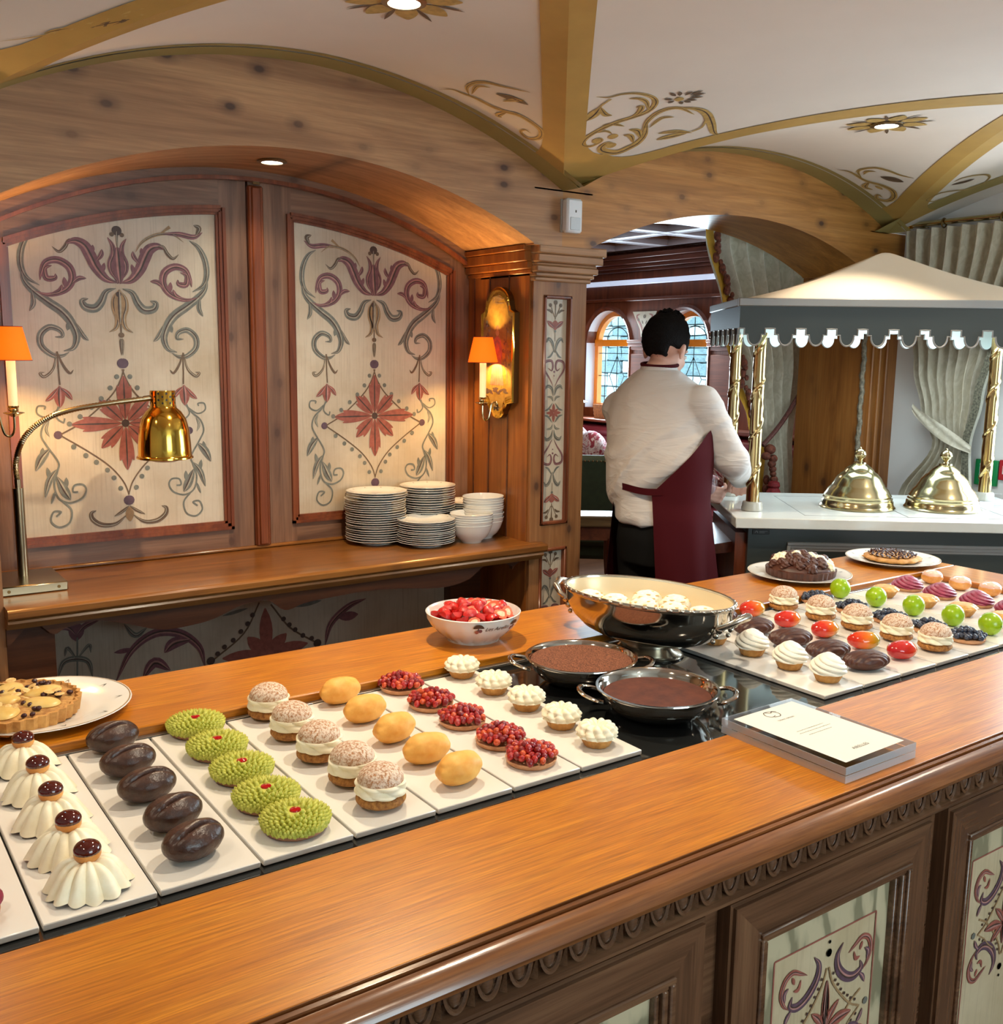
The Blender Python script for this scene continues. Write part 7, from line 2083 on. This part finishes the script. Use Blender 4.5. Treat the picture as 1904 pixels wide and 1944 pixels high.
for s in (1, -1):
    hip = Vector((0.0, -0.012, 0.92)) + S_ * (0.085 * s)
    kn = hip + Vector((0, 0, -0.42)) + N_ * 0.02
    capsule(g, [hip, hip.lerp(kn, 0.5), kn, kn + Vector((0, 0, -0.2)), Vector((kn.x, kn.y, 0.09))], [0.085, 0.072, 0.052, 0.048, 0.036])
    capsule(g, [Vector((kn.x, kn.y, 0.05)) - N_ * 0.03, Vector((kn.x, kn.y, 0.045)) + N_ * 0.14], [0.036, 0.032])
body = fused(g, 'body', M['skin'], 0.0055, 4)
# face details on the far side
g = G()
for s in (1, -1):
    c = hp(0.083, s * 0.031, -0.010); g.ell(c, (0.009, 0.009, 0.008), 12, 8)
eyes = g.build('eyes', M['porcelain'], P0)
g = G()
for s in (1, -1):
    g.ell(hp(0.090, s * 0.031, -0.010), (0.004, 0.004, 0.004), 10, 6)
g.build('irises', M['black'], P0)
g = G()
def hairf(d):
    # short back and sides, longer on top; sinks inside the head beyond the hairline
    def st(x):
        x = min(1, max(0, x)); return x * x * (3 - 2 * x)
    low = -0.80 + 0.42 * st((abs(d.y) - 0.45) / 0.35)
    front = st((d.x - (0.30 - 0.1 * d.z)) / 0.18) * (1 - st((d.z - 0.50) / 0.2))
    nape = st((low - 0.12 * d.x - d.z) / 0.12)
    edge = 1.0 - 0.15 * max(front, nape)
    return edge * (1.0 + 0.035 * nz(d, 6) + 0.03 * max(0, d.z) * nz(d, 14) + 0.03 * max(0, d.z))
h = G(); h.ell((0, 0, 0), (0.101, 0.0825, 0.099), 56, 40, fn=hairf)
g.add([hp(-0.010 + v[0], v[1], 0.022 + v[2]) for v in h.v], h.f)
for k in range(26):       # tufts at the crown
    a = k * 2.4
    b = 0.15 + 0.5 * math.sqrt(k / 26)
    d = Vector((math.cos(a) * math.sin(b) * 0.8 - 0.1, math.sin(a) * math.sin(b) * 0.8, math.cos(b)))
    g.tube([hp(-0.010 + d.x * 0.098, d.y * 0.08, 0.022 + d.z * 0.098), hp(-0.010 + d.x * 0.108 + 0.008, d.y * 0.088, 0.022 + d.z * 0.108 + 0.004), hp(-0.010 + d.x * 0.112 + 0.018, d.y * 0.092, 0.022 + d.z * 0.110 + 0.006)], [0.010, 0.007, 0.002], 6)
g.build('hair', M['hair'], P0)
# shirt: blousing torso, sleeves with turned cuffs, tail below the apron string
g = G()
loft(g, [((0.000, 0.010, 1.120), 0.150, 0.110, 0.68), ((-0.006, 0.014, 1.132), 0.182, 0.136, 0.66), ((-0.012, 0.022, 1.165), 0.199, 0.152, 0.52), ((-0.018, 0.034, 1.225), 0.203, 0.156, 0.28), ((-0.022, 0.054, 1.300), 0.198, 0.148, 0.14), ((-0.024, 0.068, 1.365), 0.192, 0.132, 0.1), ((-0.024, 0.072, 1.418), 0.186, 0.115, 0.10), ((-0.023, 0.072, 1.455), 0.158, 0.098, 0.10), ((-0.021, 0.070, 1.486), 0.115, 0.082, 0.06), ((-0.019, 0.072, 1.512), 0.072, 0.070, 0.0)], 48)
loft(g, [((-0.006, -0.014, 0.972), 0.170, 0.134, 0), ((-0.006, -0.012, 0.985), 0.176, 0.139, 0), ((-0.006, -0.006, 1.03), 0.173, 0.136, 0), ((-0.006, 0.002, 1.09), 0.160, 0.124, 0), ((-0.006, 0.010, 1.16), 0.155, 0.12, 0)], 40)
for sh_, el_, wr_ in ((shR, elR, wrR), (shL, elL, wrL)):
    sh2 = sh_ + Vector((0, 0, -0.006))
    capsule(g, [sh2, sh2.lerp(el_, 0.35), sh2.lerp(el_, 0.7), el_, el_.lerp(wr_, 0.35), el_.lerp(wr_, 0.72)], [0.070, 0.067, 0.064, 0.061, 0.056, 0.046], 18)
    d = (wr_ - el_).normalized()
    c = el_.lerp(wr_, 0.80)
    g.tube([c - d * 0.035, c - d * 0.03, c + d * 0.03, c + d * 0.034], [0.040, 0.0435, 0.042, 0.038], 18)
def fold(p_):
    q = p_.x * 0.72 + p_.z * 0.55 - p_.y * 0.3
    s = p_.x * -0.55 + p_.z * 0.75 + p_.y * 0.2
    k = min(1.0, max(0.25, (1.50 - p_.z) / 0.3))
    a = noise.noise(Vector((q * 3.0, s * 13, p_.y * 4)))
    a = 0.5 - abs(a) * 2.2 if abs(a) < 0.35 else -0.27
    a += 0.6 * noise.noise(Vector((q * 2.5 + 7, s * 8, 3.0)))
    b = noise.noise(Vector((p_.x * 16, p_.y * 16, p_.z * 6 + 4)))
    return k * (0.013 * a + 0.008 * b)
fused(g, 'shirt', M['shirt'], 0.007, 8, fold)
g = G()
for k in range(1):
    def collar(u, v):
        a = 2 * PI * u
        r_ = 0.0665 - 0.004 * v + 0.004 * math.sin(PI * v)
        return (-0.017 + r_ * math.cos(a), 0.074 + r_ * math.sin(a), 1.492 + 0.036 * v + 0.004 * math.sin(a))
    g.grid(collar, 40, 5, cu=True)
g.build('collar', M['shirt'], P0, fix=False)
# trousers and shoes
g = G()
loft(g, [((-0.004, -0.014, 0.82), 0.158, 0.118, 0), ((-0.005, -0.012, 0.92), 0.168, 0.130, 0), ((-0.006, -0.008, 1.04), 0.150, 0.115, 0)], 36)
for s in (1, -1):
    hip = Vector((0.0, -0.012, 0.90)) + S_ * (0.082 * s)
    kn = hip + Vector((0, 0, -0.42)) + N_ * 0.02
    capsule(g, [hip, hip.lerp(kn, 0.5), kn, kn + Vector((0, 0, -0.2)), Vector((kn.x, kn.y, 0.10))], [0.096, 0.086, 0.070, 0.066, 0.060], 18)
fused(g, 'trousers', M['trousers'], 0.011, 4, lambda p_: 0.004 * noise.noise(Vector((p_.x * 14, p_.y * 14, p_.z * 5))))
for s in (1, -1):
    kn = Vector((0.0, -0.012, 0)) + S_ * (0.082 * s) + N_ * 0.02
    g = G(); c = kn + N_ * 0.055
    g.ell((c.x, c.y, 0.035), (0.145, 0.052, 0.042), 24, 12, rot=math.atan2(N_.y, N_.x), fn=lambda d: 1 if d.z > -0.6 else 0.92)
    g.build('shoe', M['shoe'], P0)
# apron wrapped round the right hip, with bib, waistband and neck strap
g = G()
def around(phi, z, gap=0.0):
    k = max(0.0, 1.06 - z)
    a, b = 0.179 + 0.10 * k + gap, 0.141 + 0.08 * k + gap
    if z > 1.06:
        q = min(1.0, (z - 1.06) / 0.16)
        a, b = 0.179 + 0.012 * q + gap, 0.141 + 0.016 * q + gap
    w_ = 0.010 * min(1, k * 3) * math.sin(5 * phi + 1.3 + 2 * z) + 0.006 * min(1, k * 3) * math.sin(9 * phi - 3 * z)
    c = Vector((-0.004, -0.012 + 0.10 * max(0, z - 1.0), z))
    d = N_ * (math.cos(phi) * (b + w_)) + S_ * (math.sin(phi) * (a + w_))
    return c + d
def apf(u, v):
    phi = math.radians(-128 + (163 + 128 - 14 * v) * u + 0)
    dg_ = math.degrees(phi)
    top = 1.375 if abs(dg_) < 40 else 1.125 + 0.235 * max(0, 1 - abs(abs(dg_) - 88) / 70) if dg_ > 0 else 1.10
    if abs(dg_) >= 40 and dg_ > 0:
        top = max(1.108, 1.30 - (dg_ - 95) * 0.0031) if dg_ > 95 else 1.30 + 0.075 * (95 - dg_) / 55
    elif dg_ < -40:
        top = 1.11 + 0.265 * max(0, 1 - (-dg_ - 40) / 30)
    z = top + (0.56 - top) * v
    return tuple(around(phi, z, 0.004))
g.grid(apf, 96, 44)
g.build('apron', M['apron'], P0, fix=False)
g = G()
def wb(u, v):
    phi = math.radians(150 + 100 * u)
    q = around(phi, 1.112 - 0.012 * v * 2 - 0.004 * math.sin(u * 9), 0.007)
    return tuple(q)
g.grid(wb, 30, 2); g.build('apron_string', M['apron'], P0, fix=False)
g = G(); g.tube([(-0.014 + 0.064 * math.cos(a), 0.080 + 0.064 * math.sin(a), 1.530 + 0.006 * math.sin(a)) for a in [2 * PI * i / 40 for i in range(40)]], 0.0065, 8, closed=True); g.build('neck_strap', M['apron'], P0)
# the glass held in the left hand
Rm = Matrix.Rotation(math.radians(-35.1), 3, 'Z')
gl = thing('drinking_glass', 'small clear glass held in the left hand of the person', 'glass', tuple(Vector((2.53, 2.58, 0)) + Rm @ Vector((0.236, 0.300, 1.022))))
g = G(); g.lathe([(0.0005, 0.0), (0.024, 0.0), (0.026, 0.004), (0.031, 0.082), (0.0295, 0.082), (0.0245, 0.008), (0.0005, 0.007)], 28); g.build('glass_wall', clear('pale_glass', (0.93, 0.90, 0.97), 0.16), gl)
